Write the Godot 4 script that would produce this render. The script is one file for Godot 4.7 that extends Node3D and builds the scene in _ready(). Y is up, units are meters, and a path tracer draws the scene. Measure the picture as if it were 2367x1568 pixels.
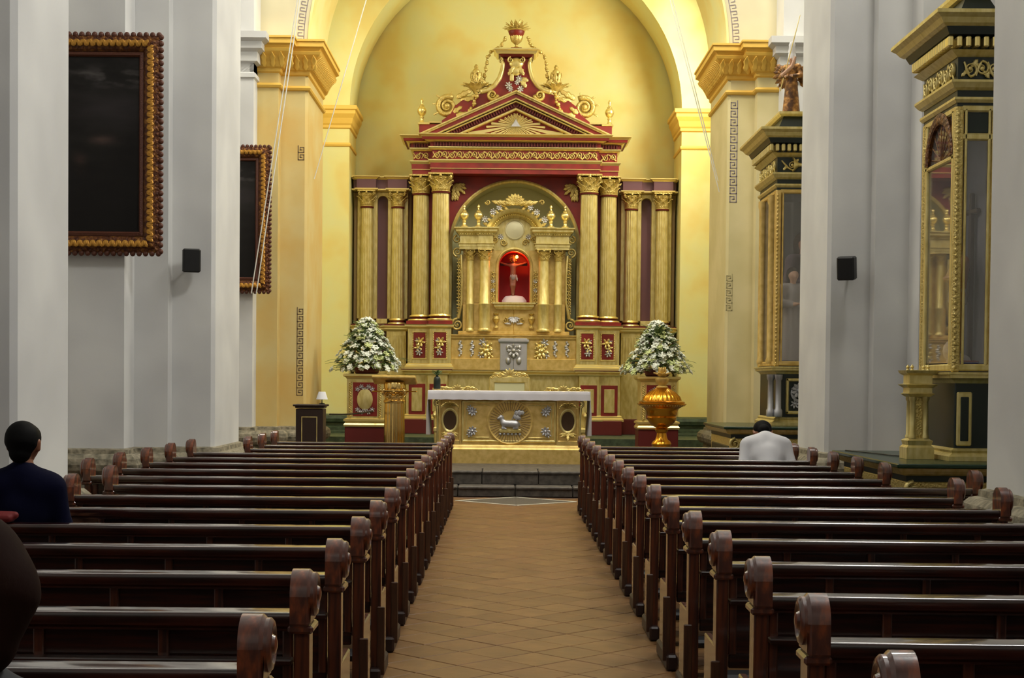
extends Node3D
# A church nave looking at a gilded altarpiece. Metres; the nave axis is x = 0, the view runs along -z.

var M := {}
var taken := {}
var rng := RandomNumberGenerator.new()


func _ready() -> void:
	rng.seed = 7
	# --- camera: 35 mm lens at eye height, a little off the axis
	var cam := Camera3D.new()
	cam.name = "camera"
	cam.projection = Camera3D.PROJECTION_FRUSTUM
	cam.near = 0.05
	cam.far = 120.0
	cam.size = 1568.0 / 3500.0 * 0.05
	cam.frustum_offset = Vector2(18.5, 188.0) / 3500.0 * 0.05
	cam.position = Vector3(-0.17, 1.6, 0)
	cam.basis = Basis(Vector3.RIGHT, -0.0256) * Basis(Vector3.BACK, 0.0095)
	add_child(cam)
	cam.current = true
	# --- sky, exposure
	var e := Environment.new()
	e.background_mode = Environment.BG_SKY
	var sky := Sky.new()
	var sm := ProceduralSkyMaterial.new()
	sm.sky_top_color = Color(0.45, 0.6, 0.9)
	sm.sky_horizon_color = Color(0.8, 0.86, 0.95)
	sm.ground_bottom_color = Color(0.35, 0.33, 0.3)
	sm.ground_horizon_color = Color(0.6, 0.6, 0.6)
	sky.sky_material = sm
	e.sky = sky
	e.tonemap_mode = Environment.TONE_MAPPER_LINEAR
	e.tonemap_exposure = 2.3
	e.sdfgi_enabled = true
	e.ssao_enabled = true
	e.ssil_enabled = true
	var we := WorldEnvironment.new()
	we.name = "world"
	we.environment = e
	add_child(we)
	# --- daylight through the windows of the place (the windows themselves are built in shell())
	#            window centre                facing              width height  energy  colour
	for w in [
			[Vector3(4.55, 10.6, -7.3), Vector3(-1, -0.6, 0), 2.2, 2.4, 31.0, Color(1.0, 0.995, 0.975)],
			[Vector3(4.55, 10.6, -13.6), Vector3(-1, -0.6, 0), 2.2, 2.4, 24.0, Color(1.0, 0.985, 0.95)],
			[Vector3(4.55, 10.6, -20.3), Vector3(-1, -0.6, 0), 2.2, 2.4, 25.0, Color(1.0, 0.975, 0.91)],
			[Vector3(-4.55, 10.6, -7.3), Vector3(1, -0.6, 0), 2.2, 2.4, 3.0, Color(1.0, 0.97, 0.91)],
			[Vector3(-4.55, 10.6, -13.6), Vector3(1, -0.6, 0), 2.2, 2.4, 4.0, Color(1.0, 0.97, 0.91)],
			[Vector3(-4.55, 10.6, -20.3), Vector3(1, -0.6, 0), 2.2, 2.4, 15.0, Color(1.0, 0.97, 0.91)],
			[Vector3(0, 7.2, 5.55), Vector3(0, -0.25, -1), 4.0, 4.0, 1.2, Color(1.0, 0.97, 0.91)],
			[Vector3(0, 12.9, -20.4), Vector3(0, -1, -0.8), 2.4, 2.4, 22.0, Color(1.0, 0.98, 0.92)],
			[Vector3(3.85, 7.6, -27.4), Vector3(-1, -0.25, -0.12), 1.4, 2.4, 11.0, Color(1.0, 0.97, 0.88)],
			[Vector3(-3.85, 7.6, -27.4), Vector3(1, -0.25, -0.12), 1.4, 2.4, 2.0, Color(1.0, 0.97, 0.88)]]:
		var l := AreaLight3D.new()
		l.name = "window_light"
		l.area_size = Vector2(w[2], w[3])
		l.light_energy = w[4]
		l.light_color = w[5]
		l.area_range = 60.0
		l.area_attenuation = 2.0
		l.shadow_enabled = true
		add_child(l, true)
		l.position = w[0]
		l.look_at_from_position(w[0], w[0] + w[1], Vector3.UP)
	materials()
	shell()
	piers()
	chancel()
	altarpiece()
	shrine()
	pews()
	sanctuary()
	cabinets()
	wall_things()
	people()


# ---------------------------------------------------------------- mesh builder
class MB:
	var t := Transform3D.IDENTITY: set = _set_t
	var nt := Basis.IDENTITY
	var vs := PackedVector3Array()
	var ns := PackedVector3Array()

	func _set_t(x: Transform3D) -> void:
		t = x
		nt = x.basis.inverse().transposed()

	func tri(a: Vector3, b: Vector3, c: Vector3, na: Vector3, nb: Vector3, nc: Vector3) -> void:
		a = t * a
		b = t * b
		c = t * c
		na = nt * na
		nb = nt * nb
		nc = nt * nc
		var g := (b - a).cross(c - a)
		if g.length_squared() < 1e-18:
			return
		if g.dot(na + nb + nc) > 0.0:
			vs.append_array([a, c, b])
			ns.append_array([na.normalized(), nc.normalized(), nb.normalized()])
		else:
			vs.append_array([a, b, c])
			ns.append_array([na.normalized(), nb.normalized(), nc.normalized()])

	func quad(a: Vector3, b: Vector3, c: Vector3, d: Vector3, n := Vector3.ZERO) -> void:
		if n == Vector3.ZERO:
			n = (b - a).cross(c - a) + (c - a).cross(d - a)
		tri(a, b, c, n, n, n)
		tri(a, c, d, n, n, n)

	# chamfered box
	func box(c: Vector3, s: Vector3, bev := 0.0) -> void:
		var h := s * 0.5
		bev = minf(bev, minf(h.x, minf(h.y, h.z)) * 0.9)
		for ax in 3:
			var u := (ax + 1) % 3
			var w := (ax + 2) % 3
			for sg in [-1.0, 1.0]:
				var n := Vector3.ZERO
				n[ax] = sg
				var p := []
				for k in [[-1, -1], [1, -1], [1, 1], [-1, 1]]:
					var q := Vector3.ZERO
					q[ax] = sg * h[ax]
					q[u] = k[0] * (h[u] - bev)
					q[w] = k[1] * (h[w] - bev)
					p.append(c + q)
				quad(p[0], p[1], p[2], p[3], n)
			if bev > 0.0:
				for su in [-1.0, 1.0]:
					for sw in [-1.0, 1.0]:
						var n := Vector3.ZERO
						n[u] = su
						n[w] = sw
						var a := Vector3.ZERO
						a[u] = su * h[u]
						a[w] = sw * (h[w] - bev)
						var b := Vector3.ZERO
						b[u] = su * (h[u] - bev)
						b[w] = sw * h[w]
						var lo := Vector3.ZERO
						lo[ax] = -(h[ax] - bev)
						quad(c + a + lo, c + b + lo, c + b - lo, c + a - lo, n)
		if bev > 0.0:
			for sx in [-1.0, 1.0]:
				for sy in [-1.0, 1.0]:
					for sz in [-1.0, 1.0]:
						var k := Vector3(sx, sy, sz)
						var i := h - Vector3.ONE * bev
						tri(c + k * Vector3(h.x, i.y, i.z), c + k * Vector3(i.x, h.y, i.z), c + k * Vector3(i.x, i.y, h.z), k, k, k)

	# profile: flat list r, y, r, y ... from the bottom up; nf flutes of relative depth fd
	func lathe(prof: Array, n := 20, c := Vector3.ZERO, a0 := 0.0, a1 := TAU, nf := 0, fd := 0.0) -> void:
		var p: Array[Vector2] = []
		for i in range(0, prof.size(), 2):
			p.append(Vector2(prof[i], prof[i + 1]))
		if nf > 0:
			n = nf * 4
		var ring: Array[Vector2] = []
		var rn: Array[Vector2] = []
		for i in n + 1:
			var a := lerpf(a0, a1, float(i) / n)
			var k := 1.0
			if nf > 0:
				k = 1.0 - fd * pow(absf(sin(a * nf * 0.5)), 0.6)
			ring.append(Vector2(cos(a), sin(a)) * k)
		for i in n + 1:
			var d := ring[mini(i + 1, n)] - ring[maxi(i - 1, 0)]
			if nf > 0 and i == 0:
				d = Vector2(-sin(a0), cos(a0))
			rn.append(Vector2(d.y, -d.x).normalized() * (1.0 if (a1 > a0) else -1.0))
		var m := p.size()
		var fn: Array[Vector2] = []
		for j in m - 1:
			var d := p[j + 1] - p[j]
			fn.append(Vector2(d.y, -d.x).normalized())
		for j in m - 1:
			if (p[j + 1] - p[j]).length_squared() < 1e-14:
				continue
			var nl := fn[j]
			var nh := fn[j]
			if j > 0 and fn[j - 1].dot(fn[j]) > 0.75:
				nl = (fn[j - 1] + fn[j]).normalized()
			if j < m - 2 and fn[j + 1].dot(fn[j]) > 0.75:
				nh = (fn[j + 1] + fn[j]).normalized()
			for i in n:
				var a := c + Vector3(ring[i].x * p[j].x, p[j].y, ring[i].y * p[j].x)
				var b := c + Vector3(ring[i + 1].x * p[j].x, p[j].y, ring[i + 1].y * p[j].x)
				var d := c + Vector3(ring[i + 1].x * p[j + 1].x, p[j + 1].y, ring[i + 1].y * p[j + 1].x)
				var f := c + Vector3(ring[i].x * p[j + 1].x, p[j + 1].y, ring[i].y * p[j + 1].x)
				var na := Vector3(rn[i].x * nl.x, nl.y, rn[i].y * nl.x)
				var nb := Vector3(rn[i + 1].x * nl.x, nl.y, rn[i + 1].y * nl.x)
				var nd := Vector3(rn[i + 1].x * nh.x, nh.y, rn[i + 1].y * nh.x)
				var nf2 := Vector3(rn[i].x * nh.x, nh.y, rn[i].y * nh.x)
				tri(a, b, d, na, nb, nd)
				tri(a, d, f, na, nd, nf2)

	# polygon in x, y drawn out along z from z0 to z1, front edge chamfered by bev
	func prism(poly: PackedVector2Array, z0: float, z1: float, bev := 0.0, back := true) -> void:
		if Geometry2D.is_polygon_clockwise(poly):
			poly.reverse()
		var n := poly.size()
		var inner := PackedVector2Array()
		var en: Array[Vector2] = []
		for i in n:
			var d := (poly[(i + 1) % n] - poly[i]).normalized()
			en.append(Vector2(d.y, -d.x))
		for i in n:
			var k := en[(i + n - 1) % n] + en[i]
			var q := k / maxf(0.35, k.dot(en[i]))
			inner.append(poly[i] - q * bev)
		var ix := Geometry2D.triangulate_polygon(poly)
		for i in range(0, ix.size(), 3):
			var f := Vector3(0, 0, 1)
			var a := inner[ix[i]]
			var b := inner[ix[i + 1]]
			var c := inner[ix[i + 2]]
			tri(Vector3(a.x, a.y, z1), Vector3(b.x, b.y, z1), Vector3(c.x, c.y, z1), f, f, f)
			if back:
				a = poly[ix[i]]
				b = poly[ix[i + 1]]
				c = poly[ix[i + 2]]
				tri(Vector3(a.x, a.y, z0), Vector3(b.x, b.y, z0), Vector3(c.x, c.y, z0), -f, -f, -f)
		for i in n:
			var j := (i + 1) % n
			var na := en[i]
			var nb := en[i]
			if en[(i + n - 1) % n].dot(en[i]) > 0.8:
				na = (en[(i + n - 1) % n] + en[i]).normalized()
			if en[j].dot(en[i]) > 0.8:
				nb = (en[j] + en[i]).normalized()
			var A := Vector3(na.x, na.y, 0)
			var Bn := Vector3(nb.x, nb.y, 0)
			var p := poly[i]
			var q := poly[j]
			var zm := z1 - bev
			tri(Vector3(p.x, p.y, z0), Vector3(q.x, q.y, z0), Vector3(q.x, q.y, zm), A, Bn, Bn)
			tri(Vector3(p.x, p.y, z0), Vector3(q.x, q.y, zm), Vector3(p.x, p.y, zm), A, Bn, A)
			if bev > 0.0:
				var pi := inner[i]
				var qi := inner[j]
				var f := Vector3(0, 0, 1)
				tri(Vector3(p.x, p.y, zm), Vector3(q.x, q.y, zm), Vector3(qi.x, qi.y, z1), A + f, Bn + f, Bn + f)
				tri(Vector3(p.x, p.y, zm), Vector3(qi.x, qi.y, z1), Vector3(pi.x, pi.y, z1), A + f, Bn + f, A + f)

	# moulding: profile (out, y flat list, bottom up) carried along a path of x, z points with mitres
	func mould(path: Array, prof: Array, closed := false, caps := true) -> void:
		var p: Array[Vector2] = []
		for i in range(0, prof.size(), 2):
			p.append(Vector2(prof[i], prof[i + 1]))
		var n := path.size()
		var segs := n if closed else n - 1
		var o: Array[Vector2] = []
		for i in segs:
			var d: Vector2 = (path[(i + 1) % n] - path[i]).normalized()
			o.append(Vector2(-d.y, d.x))
		var off: Array[Vector2] = []
		for i in n:
			var a := o[(i + segs - 1) % segs] if (closed or i > 0) else o[0]
			var b := o[i % segs] if (closed or i < n - 1) else o[segs - 1]
			var k := a + b
			off.append(k / maxf(0.3, k.dot(a)))
		for i in segs:
			var j := (i + 1) % n
			for q in p.size() - 1:
				var d := p[q + 1] - p[q]
				if d.length_squared() < 1e-14:
					continue
				var nl := Vector2(d.y, -d.x)
				var nm := Vector3(o[i].x * nl.x, nl.y, o[i].y * nl.x)
				var ma := nm
				var mb := nm
				var pi2: int = (i + segs - 1) % segs
				if (closed or i > 0) and o[pi2].dot(o[i]) > 0.85:
					var m: Vector2 = (o[pi2] + o[i]).normalized()
					ma = Vector3(m.x * nl.x, nl.y, m.y * nl.x)
				if (closed or i < segs - 1) and o[(i + 1) % segs].dot(o[i]) > 0.85:
					var m: Vector2 = (o[(i + 1) % segs] + o[i]).normalized()
					mb = Vector3(m.x * nl.x, nl.y, m.y * nl.x)
				var a0: Vector2 = path[i] + off[i] * p[q].x
				var a1: Vector2 = path[i] + off[i] * p[q + 1].x
				var b0: Vector2 = path[j] + off[j] * p[q].x
				var b1: Vector2 = path[j] + off[j] * p[q + 1].x
				var A := Vector3(a0.x, p[q].y, a0.y)
				var Bv := Vector3(b0.x, p[q].y, b0.y)
				var C := Vector3(b1.x, p[q + 1].y, b1.y)
				var D := Vector3(a1.x, p[q + 1].y, a1.y)
				tri(A, Bv, C, ma, mb, mb)
				tri(A, C, D, ma, mb, ma)
		if not closed and caps:
			var pg := PackedVector2Array(p)
			var ix := Geometry2D.triangulate_polygon(pg)
			for e in 2:
				var at: Vector2 = path[0] if e == 0 else path[n - 1]
				var oo := off[0] if e == 0 else off[n - 1]
				var d: Vector2 = (path[0] - path[1]) if e == 0 else (path[n - 1] - path[n - 2])
				var nn := Vector3(d.x, 0, d.y)
				for i in range(0, ix.size(), 3):
					var q := []
					for k in 3:
						var s := pg[ix[i + k]]
						q.append(Vector3(at.x + oo.x * s.x, s.y, at.y + oo.y * s.x))
					tri(q[0], q[1], q[2], nn, nn, nn)

	# smooth skin over rows of points, turned outwards
	func grid(rows: Array, closed := false) -> void:
		var nr := rows.size()
		var nc: int = rows[0].size()
		var mid := Vector3.ZERO
		for r in rows:
			for q in r:
				mid += q
		mid /= nr * nc
		var nm := []
		var sum := 0.0
		for i in nr:
			var row := []
			for j in nc:
				var du: Vector3 = rows[mini(i + 1, nr - 1)][j] - rows[maxi(i - 1, 0)][j]
				var jl := (j + nc - 1) % nc if closed else maxi(j - 1, 0)
				var jh := (j + 1) % nc if closed else mini(j + 1, nc - 1)
				var dv: Vector3 = rows[i][jh] - rows[i][jl]
				var n := du.cross(dv)
				if n.length_squared() < 1e-18:
					n = (rows[i][j] - mid) * 1e-3
					row.append(null)
					continue
				n = n.normalized()
				sum += n.dot(rows[i][j] - mid)
				row.append(n)
			nm.append(row)
		var sg := 1.0 if sum >= 0.0 else -1.0
		for i in nr:
			for j in nc:
				nm[i][j] = (rows[i][j] - mid).normalized() if nm[i][j] == null else nm[i][j] * sg
		for i in nr - 1:
			for j in (nc if closed else nc - 1):
				var k := (j + 1) % nc
				tri(rows[i][j], rows[i][k], rows[i + 1][k], nm[i][j], nm[i][k], nm[i + 1][k])
				tri(rows[i][j], rows[i + 1][k], rows[i + 1][j], nm[i][j], nm[i + 1][k], nm[i + 1][j])

	func ell(c: Vector3, r: Vector3, nu := 10, nv := 7) -> void:
		var rows := []
		for i in nv + 1:
			var f := PI * i / nv - PI / 2
			var row := []
			for j in nu:
				var a := TAU * j / nu
				row.append(c + Vector3(cos(f) * cos(a) * r.x, sin(f) * r.y, cos(f) * sin(a) * r.z))
			rows.append(row)
		grid(rows, true)

	# tube through points, radii w across "side" and h across the other way; closed ends
	func tube(pts: Array, w: Array, h: Array = [], n := 8, up := Vector3(0, 0, 1)) -> void:
		var m := pts.size()
		var rows := []
		var prev := up
		for i in m:
			var d: Vector3 = (pts[mini(i + 1, m - 1)] - pts[maxi(i - 1, 0)]).normalized()
			var u := (prev - d * prev.dot(d))
			if u.length() < 1e-4:
				u = d.cross(Vector3(0.3, 0.9, 0.2))
			u = u.normalized()
			prev = u
			var s := d.cross(u)
			var f := float(i) / maxf(1.0, m - 1)
			var ww := _at(w, f)
			var hh := ww if h.is_empty() else _at(h, f)
			var row := []
			for j in n:
				var a := TAU * j / n
				row.append(pts[i] + s * cos(a) * ww + u * sin(a) * hh)
			rows.append(row)
		for e in [0, m - 1]:
			var cen: Vector3 = pts[e]
			var row := []
			for j in n:
				row.append(cen)
			if e == 0:
				rows.push_front(row)
			else:
				rows.append(row)
		grid(rows, true)

	func _at(w: Array, f: float) -> float:
		var x := f * (w.size() - 1)
		var i := mini(int(x), w.size() - 1)
		return lerpf(w[i], w[mini(i + 1, w.size() - 1)], x - i)

	# spiral scroll in the x, y plane, thick z; starts at angle a on radius r and winds in
	func volute(c: Vector3, r: float, a: float, turns: float, th: float, dep: float) -> void:
		var pts := []
		var n := int(absf(turns) * 14) + 2
		for i in n + 1:
			var f := float(i) / n
			var rr := r * (1.0 - 0.86 * f)
			var an := a + turns * TAU * f
			pts.append(c + Vector3(cos(an) * rr, sin(an) * rr, 0))
		tube(pts, [th, th * 0.35], [dep, dep * 0.8], 8)
		ell(c, Vector3(r * 0.2, r * 0.2, dep * 1.2), 8, 5)

	# acanthus leaf: from p along d, curling over towards o; length l, half-width w
	func leaf(p: Vector3, d: Vector3, o: Vector3, l: float, w: float, curl := 1.6, n := 8) -> void:
		d = d.normalized()
		o = (o - d * o.dot(d)).normalized()
		var pts := []
		var q := p
		var ws := []
		var hs := []
		for i in n + 1:
			var f := float(i) / n
			pts.append(q)
			var a := curl * f * f
			q += (d * cos(a) + o * sin(a)) * l / n
			ws.append(w * (0.35 + 0.65 * sin(PI * minf(1.0, 0.15 + f * 0.8))) * (1.0 + 0.22 * (1.0 if i % 2 else -1.0)) * (1.0 if i < n else 0.3))
			hs.append(maxf(w * 0.22, 0.002))
		tube(pts, ws, hs, 6, o)

	func mesh(mat: Material) -> ArrayMesh:
		var a := []
		a.resize(Mesh.ARRAY_MAX)
		a[Mesh.ARRAY_VERTEX] = vs
		a[Mesh.ARRAY_NORMAL] = ns
		var m := ArrayMesh.new()
		m.add_surface_from_arrays(Mesh.PRIMITIVE_TRIANGLES, a)
		m.surface_set_material(0, mat)
		return m


# ---------------------------------------------------------------- scene helpers
func numbered(called: String) -> String:
	var n: int = taken.get(called, 0)
	taken[called] = n + 1
	return called if n == 0 else "%s_%03d" % [called, n]


func put(called: String, b: MB, mat: Material, parent: Node3D = null) -> MeshInstance3D:
	var o := MeshInstance3D.new()
	o.mesh = b.mesh(mat)
	o.name = called if parent else numbered(called)
	(parent if parent else self).add_child(o, true)
	return o


func put_sides(called: String, b: MB, m: Material, parent: Node3D) -> void:
	# what stands on both sides of the axis becomes one part a side
	for s: float in [-1.0, 1.0]:
		var h := MB.new()
		for i in range(0, b.vs.size(), 3):
			if (b.vs[i].x + b.vs[i + 1].x + b.vs[i + 2].x) * s > 0.0:
				h.vs.append_array(b.vs.slice(i, i + 3))
				h.ns.append_array(b.ns.slice(i, i + 3))
		put(called, h, m, parent)


func put_mesh(called: String, m: Mesh, parent: Node3D, t := Transform3D.IDENTITY) -> MeshInstance3D:
	var o := MeshInstance3D.new()
	o.mesh = m
	o.name = called
	parent.add_child(o, true)
	o.transform = t
	return o


func tag(o: Node3D, label: String, category := "", group := "") -> Node3D:
	o.set_meta("label", label)
	if category:
		o.set_meta("category", category)
	if group:
		o.set_meta("group", group)
	return o


func thing(called: String, label: String, category: String, at := Vector3.ZERO, turn := 0.0, group := "") -> Node3D:
	var o := Node3D.new()
	o.name = numbered(called)
	add_child(o)
	o.position = at
	o.rotation.y = turn
	tag(o, label, category, group)
	return o


func struct(called: String, label := "", at := Vector3.ZERO) -> Node3D:
	var o := Node3D.new()
	o.name = numbered(called)
	add_child(o)
	o.position = at
	o.set_meta("kind", "structure")
	if label:
		o.set_meta("label", label)
	return o


func xf(p: Vector3, e := Vector3.ZERO, s := Vector3.ONE) -> Transform3D:
	return Transform3D(Basis.from_euler(e).scaled_local(s), p)


func arc(c: Vector2, r: float, a0: float, a1: float, n: int) -> PackedVector2Array:
	var p := PackedVector2Array()
	for i in n + 1:
		var a := lerpf(a0, a1, float(i) / n)
		p.append(c + Vector2(cos(a), sin(a)) * r)
	return p


const UPRIGHT := Basis(Vector3(1, 0, 0), Vector3(0, 0, 1), Vector3(0, 1, 0))   # lays a moulding's plan into the x, y plane


# ---------------------------------------------------------------- bodies: capsules joined by a soft minimum, skinned with surface nets
# bones: [a, b, ra, rb] in metres; cell: grid step; k: sharpness of the joins; keep: Callable(Vector3) -> float, cuts where it is > 0
func skin(b: MB, bones: Array, cell: float, k := 70.0, keep = null) -> void:
	var lo := Vector3.ONE * 1e6
	var hi := Vector3.ONE * -1e6
	for o in bones:
		var r: float = maxf(o[2], o[3]) + 0.05
		lo = lo.min((o[0] as Vector3).min(o[1]) - Vector3.ONE * r)
		hi = hi.max((o[0] as Vector3).max(o[1]) + Vector3.ONE * r)
	var nx := int((hi.x - lo.x) / cell) + 3
	var ny := int((hi.y - lo.y) / cell) + 3
	var nz := int((hi.z - lo.z) / cell) + 3
	var f := PackedFloat32Array()
	f.resize(nx * ny * nz)
	for o in bones:
		var a: Vector3 = o[0]
		var c: Vector3 = o[1]
		var ra: float = o[2]
		var rb: float = o[3]
		var m := maxf(ra, rb) + 4.5 / k
		var l := ((a.min(c) - Vector3.ONE * m) - lo) / cell
		var h := ((a.max(c) + Vector3.ONE * m) - lo) / cell
		var ac := c - a
		var inv := 1.0 / maxf(ac.length_squared(), 1e-9)
		for z in range(maxi(0, int(l.z)), mini(nz - 1, int(h.z) + 1) + 1):
			for y in range(maxi(0, int(l.y)), mini(ny - 1, int(h.y) + 1) + 1):
				var row := (z * ny + y) * nx
				for x in range(maxi(0, int(l.x)), mini(nx - 1, int(h.x) + 1) + 1):
					var p := lo + Vector3(x, y, z) * cell
					var t := clampf((p - a).dot(ac) * inv, 0.0, 1.0)
					var d := p.distance_to(a + ac * t) - lerpf(ra, rb, t)
					if d < 4.5 / k:
						f[row + x] += exp(-k * d)
	for i in f.size():
		f[i] = 0.06 if f[i] <= 0.0 else minf(0.06, -log(f[i]) / k)
	if keep is Callable:
		for z in nz:
			for y in ny:
				for x in nx:
					var i := (z * ny + y) * nx + x
					if f[i] < 0.05:
						f[i] = maxf(f[i], keep.call(lo + Vector3(x, y, z) * cell))
	var idx := {}
	var vp := PackedVector3Array()
	var sx := 1
	var sy := nx
	var sz := nx * ny
	var st := [0, sx, sy, sx + sy, sz, sx + sz, sy + sz, sx + sy + sz]
	var cr := [Vector3(0, 0, 0), Vector3(1, 0, 0), Vector3(0, 1, 0), Vector3(1, 1, 0), Vector3(0, 0, 1), Vector3(1, 0, 1), Vector3(0, 1, 1), Vector3(1, 1, 1)]
	var ed := [[0, 1], [2, 3], [4, 5], [6, 7], [0, 2], [1, 3], [4, 6], [5, 7], [0, 4], [1, 5], [2, 6], [3, 7]]
	for z in nz - 1:
		for y in ny - 1:
			for x in nx - 1:
				var i := (z * ny + y) * nx + x
				if f[i] >= 0.06 and f[i + sx + sy + sz] >= 0.06:
					continue
				var inside := 0
				for q in st:
					if f[i + q] < 0.0:
						inside += 1
				if inside == 0 or inside == 8:
					continue
				var s := Vector3.ZERO
				var n := 0
				for e in ed:
					var v0 := f[i + st[e[0]]]
					var v1 := f[i + st[e[1]]]
					if (v0 < 0.0) != (v1 < 0.0):
						s += (cr[e[0]] as Vector3).lerp(cr[e[1]], v0 / (v0 - v1))
						n += 1
				idx[i] = vp.size()
				vp.append(lo + (Vector3(x, y, z) + s / n) * cell)
	var vn := PackedVector3Array()
	vn.resize(vp.size())
	var quads := []
	for z in range(1, nz - 1):
		for y in range(1, ny - 1):
			for x in range(1, nx - 1):
				var i := (z * ny + y) * nx + x
				var v := f[i]
				for ax in 3:
					var stp: int = [sx, sy, sz][ax]
					if (v < 0.0) == (f[i + stp] < 0.0):
						continue
					var u: int = [sy, sz, sx][ax]
					var w: int = [sz, sx, sy][ax]
					if not (idx.has(i) and idx.has(i - u) and idx.has(i - w) and idx.has(i - u - w)):
						continue
					var q := [idx[i], idx[i - u], idx[i - u - w], idx[i - w]]
					var nn := (vp[q[1]] - vp[q[0]]).cross(vp[q[2]] - vp[q[0]]) + (vp[q[2]] - vp[q[0]]).cross(vp[q[3]] - vp[q[0]])
					var out := Vector3.ZERO
					out[ax] = 1.0 if v < 0.0 else -1.0
					if nn.dot(out) < 0.0:
						nn = -nn
					for g in q:
						vn[g] += nn
					quads.append(q)
	for q in quads:
		b.tri(vp[q[0]], vp[q[1]], vp[q[2]], vn[q[0]], vn[q[1]], vn[q[2]])
		b.tri(vp[q[0]], vp[q[2]], vp[q[3]], vn[q[0]], vn[q[2]], vn[q[3]])


# ---------------------------------------------------------------- materials
func noise_tex(freq: float, stops: Array, cols: Array, oct := 4, kind := FastNoiseLite.TYPE_SIMPLEX_SMOOTH, size := 512, sd := 1) -> NoiseTexture2D:
	var t := NoiseTexture2D.new()
	t.width = size
	t.height = size
	t.seamless = true
	var n := FastNoiseLite.new()
	n.noise_type = kind
	n.frequency = freq
	n.fractal_octaves = oct
	n.seed = sd
	t.noise = n
	var g := Gradient.new()
	g.offsets = PackedFloat32Array(stops)
	g.colors = PackedColorArray(cols)
	t.color_ramp = g
	return t


func bump_tex(freq: float, oct := 4, strength := 4.0, sd := 3) -> NoiseTexture2D:
	var t := NoiseTexture2D.new()
	t.width = 512
	t.height = 512
	t.seamless = true
	t.as_normal_map = true
	t.bump_strength = strength
	var n := FastNoiseLite.new()
	n.frequency = freq
	n.fractal_octaves = oct
	n.seed = sd
	t.noise = n
	return t


func mat(called: String, c: Color, rough := 0.6, metal := 0.0, tex: Texture2D = null, scale := Vector3.ONE, bump: Texture2D = null, bump_k := 0.5, world := false) -> StandardMaterial3D:
	var m := StandardMaterial3D.new()
	m.resource_name = called
	m.albedo_color = c
	m.roughness = rough
	m.metallic = metal
	if tex or bump:
		m.uv1_triplanar = true
		m.uv1_world_triplanar = world
		m.uv1_scale = scale
		m.uv1_triplanar_sharpness = 4.0
	if tex:
		m.albedo_texture = tex
	if bump:
		m.normal_enabled = true
		m.normal_texture = bump
		m.normal_scale = bump_k
	M[called] = m
	return m


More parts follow.
